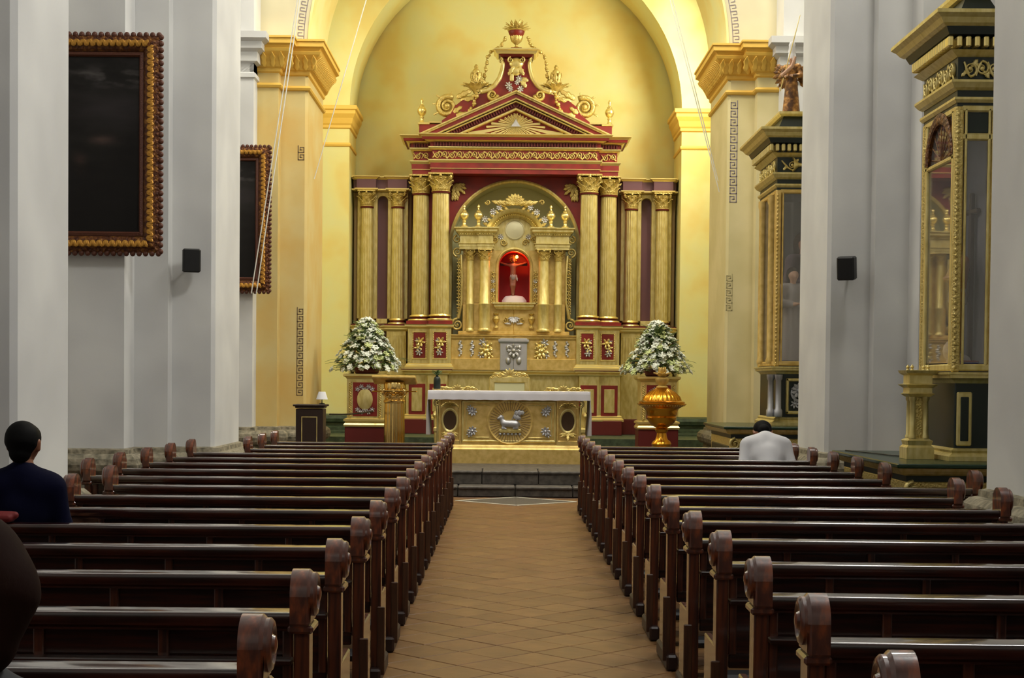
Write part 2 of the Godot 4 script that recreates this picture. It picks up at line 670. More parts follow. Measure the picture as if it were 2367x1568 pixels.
func materials() -> void:
	var fine := bump_tex(0.03, 4, 3.0)
	var soft := bump_tex(0.012, 3, 4.0, 5)
	var carved := bump_tex(0.05, 2, 10.0, 9)
	var W := Color.WHITE
	mat("white_plaster", W, 0.85, 0, noise_tex(0.006, [0.2, 0.8], [Color(0.80, 0.80, 0.795), Color(0.86, 0.86, 0.85)], 3), Vector3.ONE * 0.22, soft, 0.12, true)
	mat("yellow_plaster", W, 0.8, 0, noise_tex(0.006, [0.25, 0.55, 0.8], [Color(0.90, 0.82, 0.50), Color(0.90, 0.865, 0.575), Color(0.89, 0.875, 0.625)], 4, FastNoiseLite.TYPE_SIMPLEX_SMOOTH, 512, 4), Vector3.ONE * 0.2, soft, 0.12, true)
	mat("ochre_plaster", W, 0.8, 0, noise_tex(0.007, [0.25, 0.75], [Color(0.82, 0.70, 0.42), Color(0.83, 0.75, 0.51)], 4, FastNoiseLite.TYPE_SIMPLEX_SMOOTH, 512, 6), Vector3.ONE * 0.25, soft, 0.12, true)
	mat("pale_plaster", W, 0.8, 0, noise_tex(0.007, [0.25, 0.75], [Color(0.80, 0.75, 0.55), Color(0.84, 0.79, 0.60)], 4, FastNoiseLite.TYPE_SIMPLEX_SMOOTH, 512, 7), Vector3.ONE * 0.25, soft, 0.12, true)
	mat("gold_paint", Color(0.90, 0.73, 0.32), 0.6, 0.0, null, Vector3.ONE, soft, 0.15)
	mat("cream_plaster", Color(0.84, 0.81, 0.68), 0.85, 0, noise_tex(0.01, [0.2, 0.8], [Color(0.93, 0.93, 0.93), W], 3, FastNoiseLite.TYPE_SIMPLEX_SMOOTH, 256, 8), Vector3.ONE * 0.3, soft, 0.1, true)
	mat("niche_cream", Color(0.82, 0.82, 0.66), 0.8)
	var goldtex := noise_tex(0.02, [0.2, 0.5, 0.85], [Color(0.80, 0.725, 0.45), Color(0.85, 0.785, 0.52), Color(0.89, 0.83, 0.59)], 4, FastNoiseLite.TYPE_SIMPLEX_SMOOTH, 512, 11)
	mat("gold", W, 0.36, 0.55, goldtex, Vector3(1.2, 0.4, 1.2), fine, 0.1)
	mat("bright_gold", Color(0.94, 0.86, 0.57), 0.28, 0.75)
	mat("old_gold", Color(0.96, 0.93, 0.86), 0.42, 0.6, goldtex, Vector3.ONE * 1.5, carved, 0.5)
	mat("warm_gold", Color(1.0, 0.93, 0.84), 0.42, 0.5, goldtex, Vector3.ONE * 0.7, fine, 0.12)
	mat("orange_gold", Color(0.84, 0.60, 0.20), 0.2, 1.0)
	mat("silver", Color(0.74, 0.74, 0.76), 0.35, 0.8, null, Vector3.ONE * 6, carved, 0.4)
	mat("red", Color(0.52, 0.12, 0.09), 0.5, 0, noise_tex(0.01, [0.2, 0.8], [Color(0.85, 0.85, 0.85), W], 3, FastNoiseLite.TYPE_SIMPLEX_SMOOTH, 256, 12), Vector3.ONE)
	mat("dark_red", Color(0.36, 0.05, 0.03), 0.55)
	mat("niche_red", Color(0.66, 0.05, 0.03), 0.55)
	mat("purple", Color(0.40, 0.26, 0.29), 0.45)
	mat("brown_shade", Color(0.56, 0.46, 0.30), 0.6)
	mat("green_paint", Color(0.05, 0.11, 0.085), 0.4)
	mat("green_edge", Color(0.07, 0.2, 0.13), 0.25)
	mat("stone", W, 0.75, 0, noise_tex(0.02, [0.15, 0.5, 0.9], [Color(0.36, 0.34, 0.28), Color(0.53, 0.50, 0.42), Color(0.66, 0.62, 0.53)], 5, FastNoiseLite.TYPE_SIMPLEX_SMOOTH, 512, 21), Vector3.ONE * 0.9, fine, 0.7)
	var st2 := noise_tex(0.02, [0.15, 0.5, 0.9], [Color(0.27, 0.25, 0.23), Color(0.35, 0.325, 0.30), Color(0.42, 0.395, 0.36)], 5, FastNoiseLite.TYPE_SIMPLEX_SMOOTH, 512, 22)
	mat("step_stone", W, 0.6, 0, st2, Vector3.ONE * 0.7, fine, 0.5)
	mat("green_stone", Color(0.75, 0.95, 0.78), 0.5, 0, st2, Vector3.ONE * 0.7, fine, 0.4)
	var grain := noise_tex(0.012, [0.15, 0.5, 0.85], [Color(0.10, 0.036, 0.016), Color(0.19, 0.07, 0.030), Color(0.27, 0.105, 0.045)], 5, FastNoiseLite.TYPE_SIMPLEX_SMOOTH, 512, 31)
	var w1 := mat("wood", W, 0.3, 0, grain, Vector3(0.35, 5, 5), fine, 0.03)
	var grain2 := noise_tex(0.012, [0.15, 0.5, 0.85], [Color(0.20, 0.085, 0.035), Color(0.33, 0.15, 0.065), Color(0.42, 0.20, 0.09)], 5, FastNoiseLite.TYPE_SIMPLEX_SMOOTH, 512, 32)
	var w2 := mat("wood_upright", W, 0.38, 0, grain2, Vector3(5, 0.35, 5), fine, 0.08)
	var w3 := mat("wood_worn", W, 0.42, 0, noise_tex(0.014, [0.25, 0.5, 0.62, 0.8], [Color(0.29, 0.15, 0.105), Color(0.36, 0.185, 0.125), Color(0.44, 0.22, 0.125), Color(0.54, 0.27, 0.135)], 4, FastNoiseLite.TYPE_SIMPLEX_SMOOTH, 512, 33), Vector3(3, 1.2, 3), fine, 0.15)
	var w4 := mat("rail_wood", W, 0.22, 0, grain, Vector3(0.35, 5, 5))
	w4.metallic_specular = 0.75
	for w in [w1, w2, w3, w4]:
		w.clearcoat_enabled = true
		w.clearcoat = 1.0
		w.clearcoat_roughness = 0.1
	mat("wood_edge", Color(0.9, 0.9, 0.9), 0.45, 0, noise_tex(0.012, [0.2, 0.8], [Color(0.26, 0.145, 0.07), Color(0.36, 0.22, 0.115)], 4, FastNoiseLite.TYPE_SIMPLEX_SMOOTH, 512, 35), Vector3(5, 0.5, 5), fine, 0.1)
	mat("hollow", Color(0.26, 0.17, 0.07), 0.6, 0.2)
	mat("dark_wood", Color(0.15, 0.07, 0.045), 0.45)
	mat("cushion", Color(0.09, 0.085, 0.09), 0.6)
	for i in 4:
		var c: Color = [Color(0.50, 0.36, 0.205), Color(0.53, 0.385, 0.225), Color(0.475, 0.335, 0.19), Color(0.51, 0.36, 0.215)][i]
		mat("tile_%d" % i, c, 0.42, 0, noise_tex(0.02, [0.1, 0.9], [Color(0.86, 0.86, 0.86), W], 4, FastNoiseLite.TYPE_SIMPLEX_SMOOTH, 256, 40 + i), Vector3.ONE * 0.8, fine, 0.12, true)
	mat("grout", Color(0.33, 0.23, 0.16), 0.8)
	mat("inlay_grey", Color(0.36, 0.35, 0.31), 0.5, 0, st2, Vector3.ONE * 3)
	M.inlay_grey.albedo_color = W
	mat("inlay_white", Color(0.78, 0.76, 0.70), 0.5)
	mat("cloth", Color(0.82, 0.81, 0.84), 0.85, 0, null, Vector3.ONE * 4, fine, 0.3)
	M.cloth.rim_enabled = true
	M.cloth.rim = 0.2
	mat("black", Color(0.022, 0.022, 0.024), 0.5)
	mat("meander", Color(0.52, 0.48, 0.50), 0.8)
	mat("meander_brown", Color(0.42, 0.34, 0.25), 0.8)
	mat("meander_faint", Color(0.66, 0.62, 0.45), 0.8)
	mat("frame_gold", W, 0.45, 0.45, noise_tex(0.03, [0.2, 0.55, 0.85], [Color(0.24, 0.11, 0.05), Color(0.38, 0.21, 0.085), Color(0.60, 0.42, 0.17)], 3, FastNoiseLite.TYPE_SIMPLEX_SMOOTH, 512, 51), Vector3.ONE * 0.9, carved, 0.4)
	mat("carved_gilt", Color(0.72, 0.52, 0.21), 0.4, 0.6)
	mat("frame_brown", Color(0.34, 0.175, 0.10), 0.5, 0.1, null, Vector3.ONE * 3, carved, 0.4)
	mat("cord", Color(0.85, 0.85, 0.82), 0.7)
	mat("leaf_green", Color(0.33, 0.42, 0.22), 0.5)
	mat("petal", Color(0.93, 0.95, 0.91), 0.6)
	mat("petal_yellow", Color(0.82, 0.86, 0.62), 0.6)
	mat("skin", Color(0.55, 0.36, 0.26), 0.5)
	M.skin.subsurf_scatter_enabled = true
	M.skin.subsurf_scatter_strength = 0.05
	mat("pale_figure", Color(0.80, 0.64, 0.54), 0.5)
	mat("carved_figure", Color(0.56, 0.36, 0.27), 0.45)
	mat("pale_silver", Color(0.86, 0.84, 0.70), 0.4, 0.4)
	mat("polished_gold", Color(0.93, 0.80, 0.52), 0.2, 1.0)
	mat("hair", Color(0.03, 0.027, 0.027), 0.7, 0, null, Vector3(40, 3, 40), fine, 0.6)
	M.hair.metallic_specular = 0.25
	mat("brown_hair", Color(0.15, 0.085, 0.065), 0.8, 0, null, Vector3(40, 2, 40), fine, 0.6)
	M.brown_hair.metallic_specular = 0.2
	mat("navy", Color(0.03, 0.035, 0.13), 0.85, 0, null, Vector3.ONE * 6, fine, 0.3)
	M.navy.metallic_specular = 0.2
	mat("trousers", Color(0.05, 0.05, 0.055), 0.85)
	mat("white_shirt", Color(0.80, 0.80, 0.82), 0.85, 0, null, Vector3.ONE * 5, fine, 0.3)
	mat("grey_shirt", Color(0.22, 0.23, 0.25), 0.85)
	mat("red_cloth", Color(0.42, 0.01, 0.02), 0.7)
	mat("bronze", W, 0.45, 0.35, noise_tex(0.03, [0.3, 0.6, 0.85], [Color(0.30, 0.19, 0.09), Color(0.55, 0.38, 0.18), Color(0.78, 0.58, 0.32)], 3, FastNoiseLite.TYPE_SIMPLEX_SMOOTH, 256, 61), Vector3.ONE * 1.2)
	mat("purple_robe", Color(0.22, 0.14, 0.20), 0.7)
	mat("grey_robe", Color(0.60, 0.58, 0.58), 0.7)
	mat("dark_back", Color(0.10, 0.10, 0.12), 0.7)
	mat("grey_back", Color(0.36, 0.36, 0.40), 0.7)
	mat("shade_white", Color(0.9, 0.9, 0.92), 0.7)
	mat("blue_print", Color(0.10, 0.12, 0.42), 0.5)
	var g := mat("glass", Color(1, 1, 1, 0.05), 0.02)
	g.transparency = BaseMaterial3D.TRANSPARENCY_ALPHA
	var wp := mat("window_pane", Color(0.92, 0.92, 0.92), 0.6)
	wp.emission_enabled = true
	wp.emission = Color(1.0, 0.985, 0.96)
	wp.emission_energy_multiplier = 0.5
	var lb := mat("lamp_bulb", Color(1, 0.8, 0.5), 0.4)
	lb.emission_enabled = true
	lb.emission = Color(1.0, 0.62, 0.25)
	lb.emission_energy_multiplier = 6.0


# ---------------------------------------------------------------- the setting
const PLAN := Basis(Vector3(1, 0, 0), Vector3(0, 0, -1), Vector3(0, 1, 0))   # plan (x, depth) drawn out upwards


func plan(b: MB, pts: Array, y0: float, y1: float, s := 1.0) -> void:
	b.t = Transform3D(Basis.from_scale(Vector3(s, 1, 1)) * PLAN, Vector3.ZERO)
	b.prism(PackedVector2Array(pts), y0, y1)
	b.t = Transform3D.IDENTITY


func slab(called: String, c: Vector3, s: Vector3, m: Material, label: String) -> Node3D:
	var b := MB.new()
	b.box(c, s)
	var o := put(called, b, m)
	o.set_meta("kind", "structure")
	o.set_meta("label", label)
	return o


func shell() -> void:
	var fl := slab("floor", Vector3(0, -0.158, -12.5), Vector3(14.6, 0.3, 37.6), M.grout, "brown tiled floor of the church nave and aisle")
	var b := MB.new()
	# terracotta tiles laid on the diagonal
	var side := 0.312
	var one := []
	for i in 4:
		var tb := MB.new()
		tb.box(Vector3(0, -0.006, 0), Vector3(side - 0.007, 0.012, side - 0.007), 0.003)
		one.append(tb.mesh(M["tile_%d" % i]))
	var cells := []
	var h := side * sqrt(0.5)
	for i in range(-4, 100):
		for j in range(-16, 17):
			var x := j * h + 0.02
			if (i + j) % 2 != 0:
				continue
			var d := 1.2 + i * h
			if d > 20.75 or absf(x) > 3.35 or d < 1.5:
				continue
			var score := (0.0 if absf(x) < 0.93 and d > 8.0 else 100.0) + d
			cells.append([score, x, d])
	cells.sort_custom(func(a, c): return a[0] < c[0])
	var turn := Basis(Vector3.UP, PI / 4)
	var rest := MB.new()
	for i in cells.size():
		var p := Vector3(cells[i][1], rng.randf_range(-0.0012, 0.0008), -cells[i][2])
		if i < 296 and cells[i][0] < 100.0:
			var o := MeshInstance3D.new()
			o.mesh = one[rng.randi() % 4]
			o.name = "tile"
			o.transform = Transform3D(turn, p)
			fl.add_child(o, true)
		else:
			rest.t = Transform3D(turn, p)
			rest.box(Vector3(0, -0.006, 0), Vector3(side - 0.007, 0.012, side - 0.007))
	var field := put("tile_field", rest, M.tile_0, fl)
	field.set_meta("kind", "stuff")
	# diamond inlay before the steps
	b = MB.new()
	var dm := PackedVector2Array([Vector2(-0.8, 20.2), Vector2(0, 19.5), Vector2(0.8, 20.2), Vector2(0, 20.88)])
	b.t = Transform3D(PLAN, Vector3.ZERO)
	b.prism(dm, 0, 0.004)
	put("diamond_inlay", b, M.inlay_grey, fl)
	b = MB.new()
	for i in 4:
		var p := dm[i]
		var q := dm[(i + 1) % 4]
		var o := (q - p).normalized().orthogonal() * 0.028
		b.t = Transform3D(PLAN, Vector3.ZERO)
		b.prism(PackedVector2Array([p + o, q + o, q - o, p - o]), 0, 0.006)
	put("inlay_border", b, M.inlay_white, fl)

	# walls, ceilings
	slab("wall_left", Vector3(-7.15, 4.5, -9), Vector3(0.3, 9.0, 31), M.white_plaster, "white outer wall of the side chapels")
	slab("wall_right", Vector3(7.15, 4.5, -9), Vector3(0.3, 9.0, 31), M.white_plaster, "white outer wall of the side chapels")
	var ce := struct("ceiling", "white ceiling high over the nave with a lantern opening before the chancel")
	var cb := MB.new()
	cb.box(Vector3(0, 13.15, -6.4), Vector3(9.8, 0.3, 25.6))
	cb.box(Vector3(0, 13.15, -22.9), Vector3(9.8, 0.3, 2.6))
	for s: float in [-1.0, 1.0]:
		cb.box(Vector3(s * 3.05, 13.15, -20.4), Vector3(3.7, 0.3, 2.4))
	put("ceiling_face", cb, M.white_plaster, ce)
	var sky_window := window(Vector3(0, 13.2, -20.4), 0, 2.4, 2.4)
	sky_window.rotation = Vector3(PI / 2, 0, 0)
	for s: float in [-1.0, 1.0]:
		slab("ceiling_" + ("right" if s > 0 else "left"), Vector3(s * 5.95, 9.15, -8.9), Vector3(2.7, 0.3, 30.6), M.white_plaster, "white ceiling over the side chapels")
		# clerestory wall with three window openings a side
		var w := struct("wall_upper_" + ("right" if s > 0 else "left"), "white clerestory wall over the side chapels")
		var wb := MB.new()
		var x: float = s * 4.75
		wb.box(Vector3(x, 9.2, -8.9), Vector3(0.3, 0.4, 30.6))
		wb.box(Vector3(x, 12.4, -8.9), Vector3(0.3, 1.2, 30.6))
		var edges := [6.1, -6.2, -8.4, -12.5, -14.7, -19.2, -21.4, -24.2]
		for i in range(0, 8, 2):
			wb.box(Vector3(x, 10.6, (edges[i] + edges[i + 1]) / 2), Vector3(0.3, 2.5, edges[i] - edges[i + 1]))
		put("wall_face", wb, M.white_plaster, w)
		for zz in [-7.3, -13.6, -20.3]:
			window(Vector3(s * 4.78, 10.6, zz), PI / 2 * s, 2.2, 2.4)
	# west wall with its big window
	var ww := struct("wall_back", "white entrance wall behind the pews")
	var b2 := MB.new()
	b2.box(Vector3(0, 2.6, 6.1), Vector3(14.6, 5.2, 0.3))
	b2.box(Vector3(0, 11.2, 6.1), Vector3(14.6, 4.0, 0.3))
	b2.box(Vector3(-4.65, 7.2, 6.1), Vector3(5.3, 4.0, 0.3))
	b2.box(Vector3(4.65, 7.2, 6.1), Vector3(5.3, 4.0, 0.3))
	put("wall_face", b2, M.white_plaster, ww)
	window(Vector3(0, 7.2, 6.1), 0, 4.0, 4.0)


func window(p: Vector3, turn: float, w: float, h: float) -> Node3D:
	var o := struct("window_%d" % (taken.get("windows", 0) + 1), "tall daylit window with white glazing bars", p)
	taken["windows"] = taken.get("windows", 0) + 1
	o.rotation.y = turn
	var b := MB.new()
	b.box(Vector3(0, 0, 0), Vector3(w, h, 0.02))
	put("pane", b, M.window_pane, o)
	b = MB.new()
	for x in [-0.5, 0.0, 0.5]:
		b.box(Vector3(x * w, 0, 0), Vector3(0.06, h, 0.08))
	for y in [-0.5, -0.17, 0.17, 0.5]:
		b.box(Vector3(0, y * h, 0), Vector3(w, 0.06, 0.08))
	put("window_frame", b, M.white_plaster, o)
	return o


# profile of the stone torus that runs round every pier
const FOOT := [0.11, 0.0, 0.11, 0.46, 0.07, 0.48, 0.06, 0.56, 0.05, 0.58, 0.12, 0.60, 0.155, 0.64, 0.17, 0.70, 0.155, 0.76, 0.11, 0.80, 0.055, 0.81, 0.05, 0.855, 0.0, 0.865]


func piers() -> void:
	var names := ["front", "back"]
	for i in 2:
		var d0: float = [9.7, 16.35][i]
		var d1: float = [10.9, 17.9][i]
		for s: float in [-1.0, 1.0]:
			var o := struct("pier", "%s white wall pier on a rough stone base, %s" % [["near", "far"][i], "beside the navy-jacketed man's pews" if s < 0 else "beside the white-shirted man's pews"])
			var b := MB.new()
			var pts := [Vector2(-7.0, d0 - 0.62), Vector2(-4.12, d0 - 0.62), Vector2(-4.12, d0 - 0.2), Vector2(-3.76, d0 - 0.2), Vector2(-3.76, d0), Vector2(-3.34, d0), Vector2(-3.3, d0 + 0.04), Vector2(-3.3, d1 - 0.04), Vector2(-3.34, d1), Vector2(-3.76, d1), Vector2(-3.76, d1 + 0.2), Vector2(-7.0, d1 + 0.2)]
			plan(b, pts, 0.0, 13.0, -s)
			put("shaft", b, M.white_plaster, o)
			b = MB.new()
			b.t = Transform3D(Basis.from_scale(Vector3(-s, 1, 1)), Vector3.ZERO)
			var path := []
			for p in pts:
				path.append(Vector2(p.x, -p.y))
			b.mould(path, FOOT)
			put("stone_base", b, M.stone, o)


func key_band(o: Node3D, x: float, y0: float, y1: float, z: float, w: float, m: Material, s := 1.0) -> void:
	# painted Greek key running up a pilaster
	var b := MB.new()
	var p := w * 1.16
	var k := w * 0.13
	var n := int((y1 - y0) / p)
	for i in n:
		var y := y0 + i * p
		for r in [[-0.5, 0.5, 0.0, k], [-0.5, -0.5 + 0.13, 0.0, p * 0.78], [-0.5, 0.2, p * 0.68, p * 0.68 + k], [0.07, 0.2, p * 0.34, p * 0.68], [-0.2, 0.2, p * 0.34, p * 0.34 + k], [0.37, 0.5, 0.0, p]]:
			b.box(Vector3(x + s * w * (r[0] + r[1]) / 2, y + (r[2] + r[3]) / 2, z), Vector3(w * absf(r[1] - r[0]), r[3] - r[2], 0.004))
	put("meander_band", b, m, o)


func archwall(b: MB, w: float, r: float, spring: float, y0: float, top: float, d0: float, d1: float) -> void:
	var pg := PackedVector2Array([Vector2(-w, top), Vector2(-w, y0), Vector2(-r, y0)])
	var a := arc(Vector2(0, spring), r, PI, 0, 40)
	if y0 >= spring:
		pg.remove_at(2)
		pg[1] = Vector2(-w, spring)
	pg.append_array(a)
	if y0 < spring:
		pg.append(Vector2(r, y0))
	pg.append(Vector2(w, y0))
	pg.append(Vector2(w, top))
	b.prism(pg, -d1, -d0)


func chancel() -> void:
	# outer arch on stepped pilasters
	var o := struct("wall_chancel", "yellow chancel arch on stepped pilasters")
	for s: float in [-1.0, 1.0]:
		var b := MB.new()
		plan(b, [Vector2(-4.05, 23.3), Vector2(-7.0, 23.3), Vector2(-7.0, 24.6), Vector2(-4.05, 24.6)], 0, 13, -s)
		put("grey_pilaster", b, M.white_plaster, o)
		b = MB.new()
		plan(b, [Vector2(-4.05, 23.65), Vector2(-3.72, 23.65), Vector2(-3.72, 23.9), Vector2(-3.34, 23.9), Vector2(-3.3, 23.94), Vector2(-3.3, 25.9), Vector2(-4.05, 25.9)], 0, 6.87, -s)
		put("pilaster", b, M.ochre_plaster if s < 0 else M.pale_plaster, o)
		var path := [Vector2(-4.05, -23.65), Vector2(-3.72, -23.65), Vector2(-3.72, -23.9), Vector2(-3.3, -23.9), Vector2(-3.3, -25.9)]
		var mir := Transform3D(Basis.from_scale(Vector3(-s, 1, 1)), Vector3.ZERO)
		b = MB.new()
		b.t = mir
		b.mould(path, [0, 6.36, 0.03, 6.38, 0.035, 6.43, 0.07, 6.45, 0.10, 6.52, 0.15, 6.60, 0.21, 6.66, 0.23, 6.70, 0.20, 6.72, 0.22, 6.75, 0.27, 6.77, 0.27, 6.84, 0.29, 6.85, 0.29, 6.88, 0, 6.89])
		# carved leaves under the abacus
		for sg in [[Vector2(-4.0, -23.65), Vector2(-3.45, -23.65), Vector3(0, 0, 1)], [Vector2(-3.66, -23.9), Vector2(-3.12, -23.9), Vector3(0, 0, 1)], [Vector2(-3.3, -23.75), Vector2(-3.3, -25.8), Vector3(1, 0, 0)]]:
			var n := int(sg[0].distance_to(sg[1]) / 0.11)
			for i in n:
				var p: Vector2 = sg[0].lerp(sg[1], (i + 0.5) / n)
				var out: Vector3 = sg[2]
				b.leaf(Vector3(p.x, 6.44, p.y) + out * 0.085, Vector3(0, 1, 0) + out * 0.45, out, 0.25, 0.042, 0.9, 5)
		put("capital", b, M.gold_paint, o)
		b = MB.new()
		b.t = mir
		b.mould(path, [0, 6.13, 0.035, 6.14, 0.05, 6.17, 0.035, 6.20, 0, 6.21])
		put("necking", b, M.gold_paint, o)
		b = MB.new()
		b.t = mir
		b.mould([Vector2(-7.0, -23.3), Vector2(-4.05, -23.3), Vector2(-4.05, -23.65)], [0, 6.2, 0.03, 6.22, 0.03, 6.28, 0, 6.3, 0, 6.44, 0.06, 6.46, 0.06, 6.6, 0.14, 6.64, 0.14, 6.74, 0.22, 6.78, 0.22, 6.88, 0, 6.89])
		put("grey_capital", b, M.white_plaster, o)
		b = MB.new()
		b.t = mir
		b.mould([Vector2(-7.0, -23.3), Vector2(-4.05, -23.3), Vector2(-4.05, -23.65), Vector2(-3.72, -23.65), Vector2(-3.72, -23.9), Vector2(-3.3, -23.9), Vector2(-3.3, -25.9)], FOOT)
		put("stone_base", b, M.stone, o)
	var b := MB.new()
	archwall(b, 4.06, 3.3, 6.87, 6.87, 13.0, 23.92, 25.9)
	put("spandrel", b, M.cream_plaster, o)
	# painted soffit lining and the band of key pattern round the arch
	b = MB.new()
	var ring := arc(Vector2(0, 6.88), 3.305, PI, 0, 48)
	ring.append_array(arc(Vector2(0, 6.88), 3.27, 0, PI, 48))
	b.prism(ring, -25.91, -23.9)
	put("arch_soffit", b, M.yellow_plaster, o)
	b = MB.new()
	for i in 110:
		var a := PI * (i + 0.5) / 110
		b.t = Transform3D(Basis(Vector3.BACK, a - PI / 2), Vector3(cos(a) * 3.42, 6.88 + sin(a) * 3.42, -23.917))
		b.box(Vector3(0, -0.05, 0), Vector3(0.094, 0.012, 0.004))
		b.box(Vector3(-0.03, 0, 0), Vector3(0.013, 0.09, 0.004))
		b.box(Vector3(0.0, 0.045, 0), Vector3(0.05, 0.012, 0.004))
		b.box(Vector3(0.02, 0.01, 0), Vector3(0.012, 0.06, 0.004))
	put("meander_arch", b, M.meander, o)
	key_band(o, 3.40, 4.45, 6.08, -23.898, 0.115, M.meander)
	key_band(o, 3.36, 2.75, 3.35, -23.898, 0.10, M.meander_faint)
	key_band(o, -3.40, 1.35, 2.75, -23.898, 0.10, M.meander_brown, -1.0)
	key_band(o, -3.40, 5.05, 5.32, -23.898, 0.10, M.meander_brown, -1.0)

	# chancel side walls, vault and the apse arch
	for s: float in [-1.0, 1.0]:
		var w := struct("wall_chancel_" + ("right" if s > 0 else "left"), "yellow side wall of the chancel, mostly hidden")
		b = MB.new()
		var x: float = s * 4.2
		b.box(Vector3(x, 3.2, -28.2), Vector3(0.3, 6.4, 5.2))
		b.box(Vector3(x, 9.9, -28.2), Vector3(0.3, 2.2, 5.2))
		b.box(Vector3(x, 7.6, -26.15), Vector3(0.3, 2.4, 1.1))
		b.box(Vector3(x, 7.6, -29.5), Vector3(0.3, 2.4, 2.8))
		put("wall_face", b, M.yellow_plaster, w)
		window(Vector3(s * 4.15, 7.6, -27.4), PI / 2 * s, 1.4, 2.4)
	slab("ceiling_chancel", Vector3(0, 11.1, -27.6), Vector3(8.8, 0.3, 6.8), M.yellow_plaster, "yellow ceiling over the chancel")
	var ap := struct("wall_apse", "yellow apse arch framing the altarpiece")
	b = MB.new()
	archwall(b, 4.1, 3.19, 6.83, 0.0, 11.0, 29.2, 30.5)
	put("wall_face", b, M.yellow_plaster, ap)
	for s: float in [-1.0, 1.0]:
		b = MB.new()
		b.t = Transform3D(Basis.from_scale(Vector3(-s, 1, 1)), Vector3.ZERO)
		var path := [Vector2(-4.05, -29.2), Vector2(-3.19, -29.2), Vector2(-3.19, -30.4)]
		b.mould(path, [0, 6.42, 0.03, 6.44, 0.03, 6.49, 0.05, 6.52, 0.075, 6.62, 0.12, 6.70, 0.12, 6.76, 0.15, 6.78, 0.15, 6.85, 0, 6.86])
		put("capital", b, M.gold_paint, ap)
		b = MB.new()
		b.t = Transform3D(Basis.from_scale(Vector3(-s, 1, 1)), Vector3.ZERO)
		b.mould(path, [0, 6.08, 0.02, 6.09, 0.03, 6.12, 0.02, 6.15, 0, 6.16])
		put("necking", b, M.gold_paint, ap)
		b = MB.new()
		b.t = Transform3D(Basis.from_scale(Vector3(-s, 1, 1)), Vector3.ZERO)
		b.mould(path.slice(0, 2) + [Vector2(-3.19, -29.3)], [0.30, 0.0, 0.30, 0.62, 0.24, 0.64, 0.24, 0.70, 0.10, 0.72, 0.10, 0.78, 0.16, 0.80, 0.18, 0.86, 0.16, 0.92, 0.05, 0.94, 0, 0.95])
		put("stone_base", b, M.green_stone, ap)
	slab("wall_front", Vector3(0, 5.5, -30.75), Vector3(8.8, 11.0, 0.3), M.yellow_plaster, "yellow mottled wall behind the altarpiece")

	# altar steps, block by block
	var st := struct("floor_steps", "two grey stone steps up to the altar platform")
	for row in [[0.0, 0.144, 20.97, 21.6], [0.144, 0.337, 21.35, 22.2]]:
		var x := -3.2 + (0.0 if row[0] == 0.0 else 0.33)
		while x < 3.1:
			var bb := MB.new()
			var hh: float = row[1] - row[0]
			bb.box(Vector3(x + 0.395, row[0] + (hh - 0.045) / 2, -(row[2] + 0.03 + row[3]) / 2), Vector3(0.79, hh - 0.045, row[3] - row[2] - 0.03), 0.006)
			bb.box(Vector3(x + 0.395, row[1] - 0.0225, -(row[2] + row[3]) / 2), Vector3(0.79, 0.045, row[3] - row[2]), 0.014)
			put("stone_block", bb, M.step_stone, st)
			x += 0.8
	slab("floor_platform", Vector3(0, 0.166, -24.5), Vector3(6.5, 0.336, 5.0), M.step_stone, "grey stone platform under the altar")
	slab("floor_sanctuary", Vector3(0, 0.295, -28.85), Vector3(8.0, 0.59, 3.7), M.green_stone, "greenish stone step under the altarpiece")


# ---------------------------------------------------------------- pews
const ORD := ["first", "second", "third", "fourth", "fifth", "sixth", "seventh", "eighth", "ninth", "tenth", "eleventh", "twelfth", "thirteenth", "fourteenth", "fifteenth", "sixteenth", "seventeenth", "eighteenth"]


func pew_head(parent: Node3D, x: float, s: float) -> void:
	# the rounded, scrolled head of a bench end; s is the outer side
	var b := MB.new()
	var pg := PackedVector2Array()   # (z, y) outline
	pg.append(Vector2(0.062, 0.795))
	pg.append(Vector2(0.062, 0.885))
	pg.append_array(arc(Vector2(-0.022, 0.885), 0.084, 0.0, PI, 14))
	pg.append(Vector2(-0.106, 0.80))
	pg.append(Vector2(-0.09, 0.785))
	pg.append(Vector2(0.05, 0.785))
	b.t = Transform3D(Basis(Vector3(0, 0, 1), Vector3(0, 1, 0), Vector3(-1, 0, 0)) if s < 0 else Basis(Vector3(0, 0, 1), Vector3(0, 1, 0), Vector3(1, 0, 0)), Vector3(x, 0, 0))
	b.prism(pg, -0.034, 0.034, 0.012)
	b.t = Transform3D(Basis(Vector3.BACK, -PI / 2 * s), Vector3(x + s * 0.034, 0.885, -0.022))
	b.lathe([0.074, -0.01, 0.074, 0.008, 0.066, 0.016, 0.052, 0.018, 0.046, 0.012, 0.03, 0.012, 0.024, 0.022, 0.01, 0.026, 0, 0.026], 24)
	b.t = Transform3D.IDENTITY
	b.box(Vector3(x, 0.775, -0.022), Vector3(0.085, 0.028, 0.15), 0.008)
	put("bench_head", b, M.wood_worn, parent)


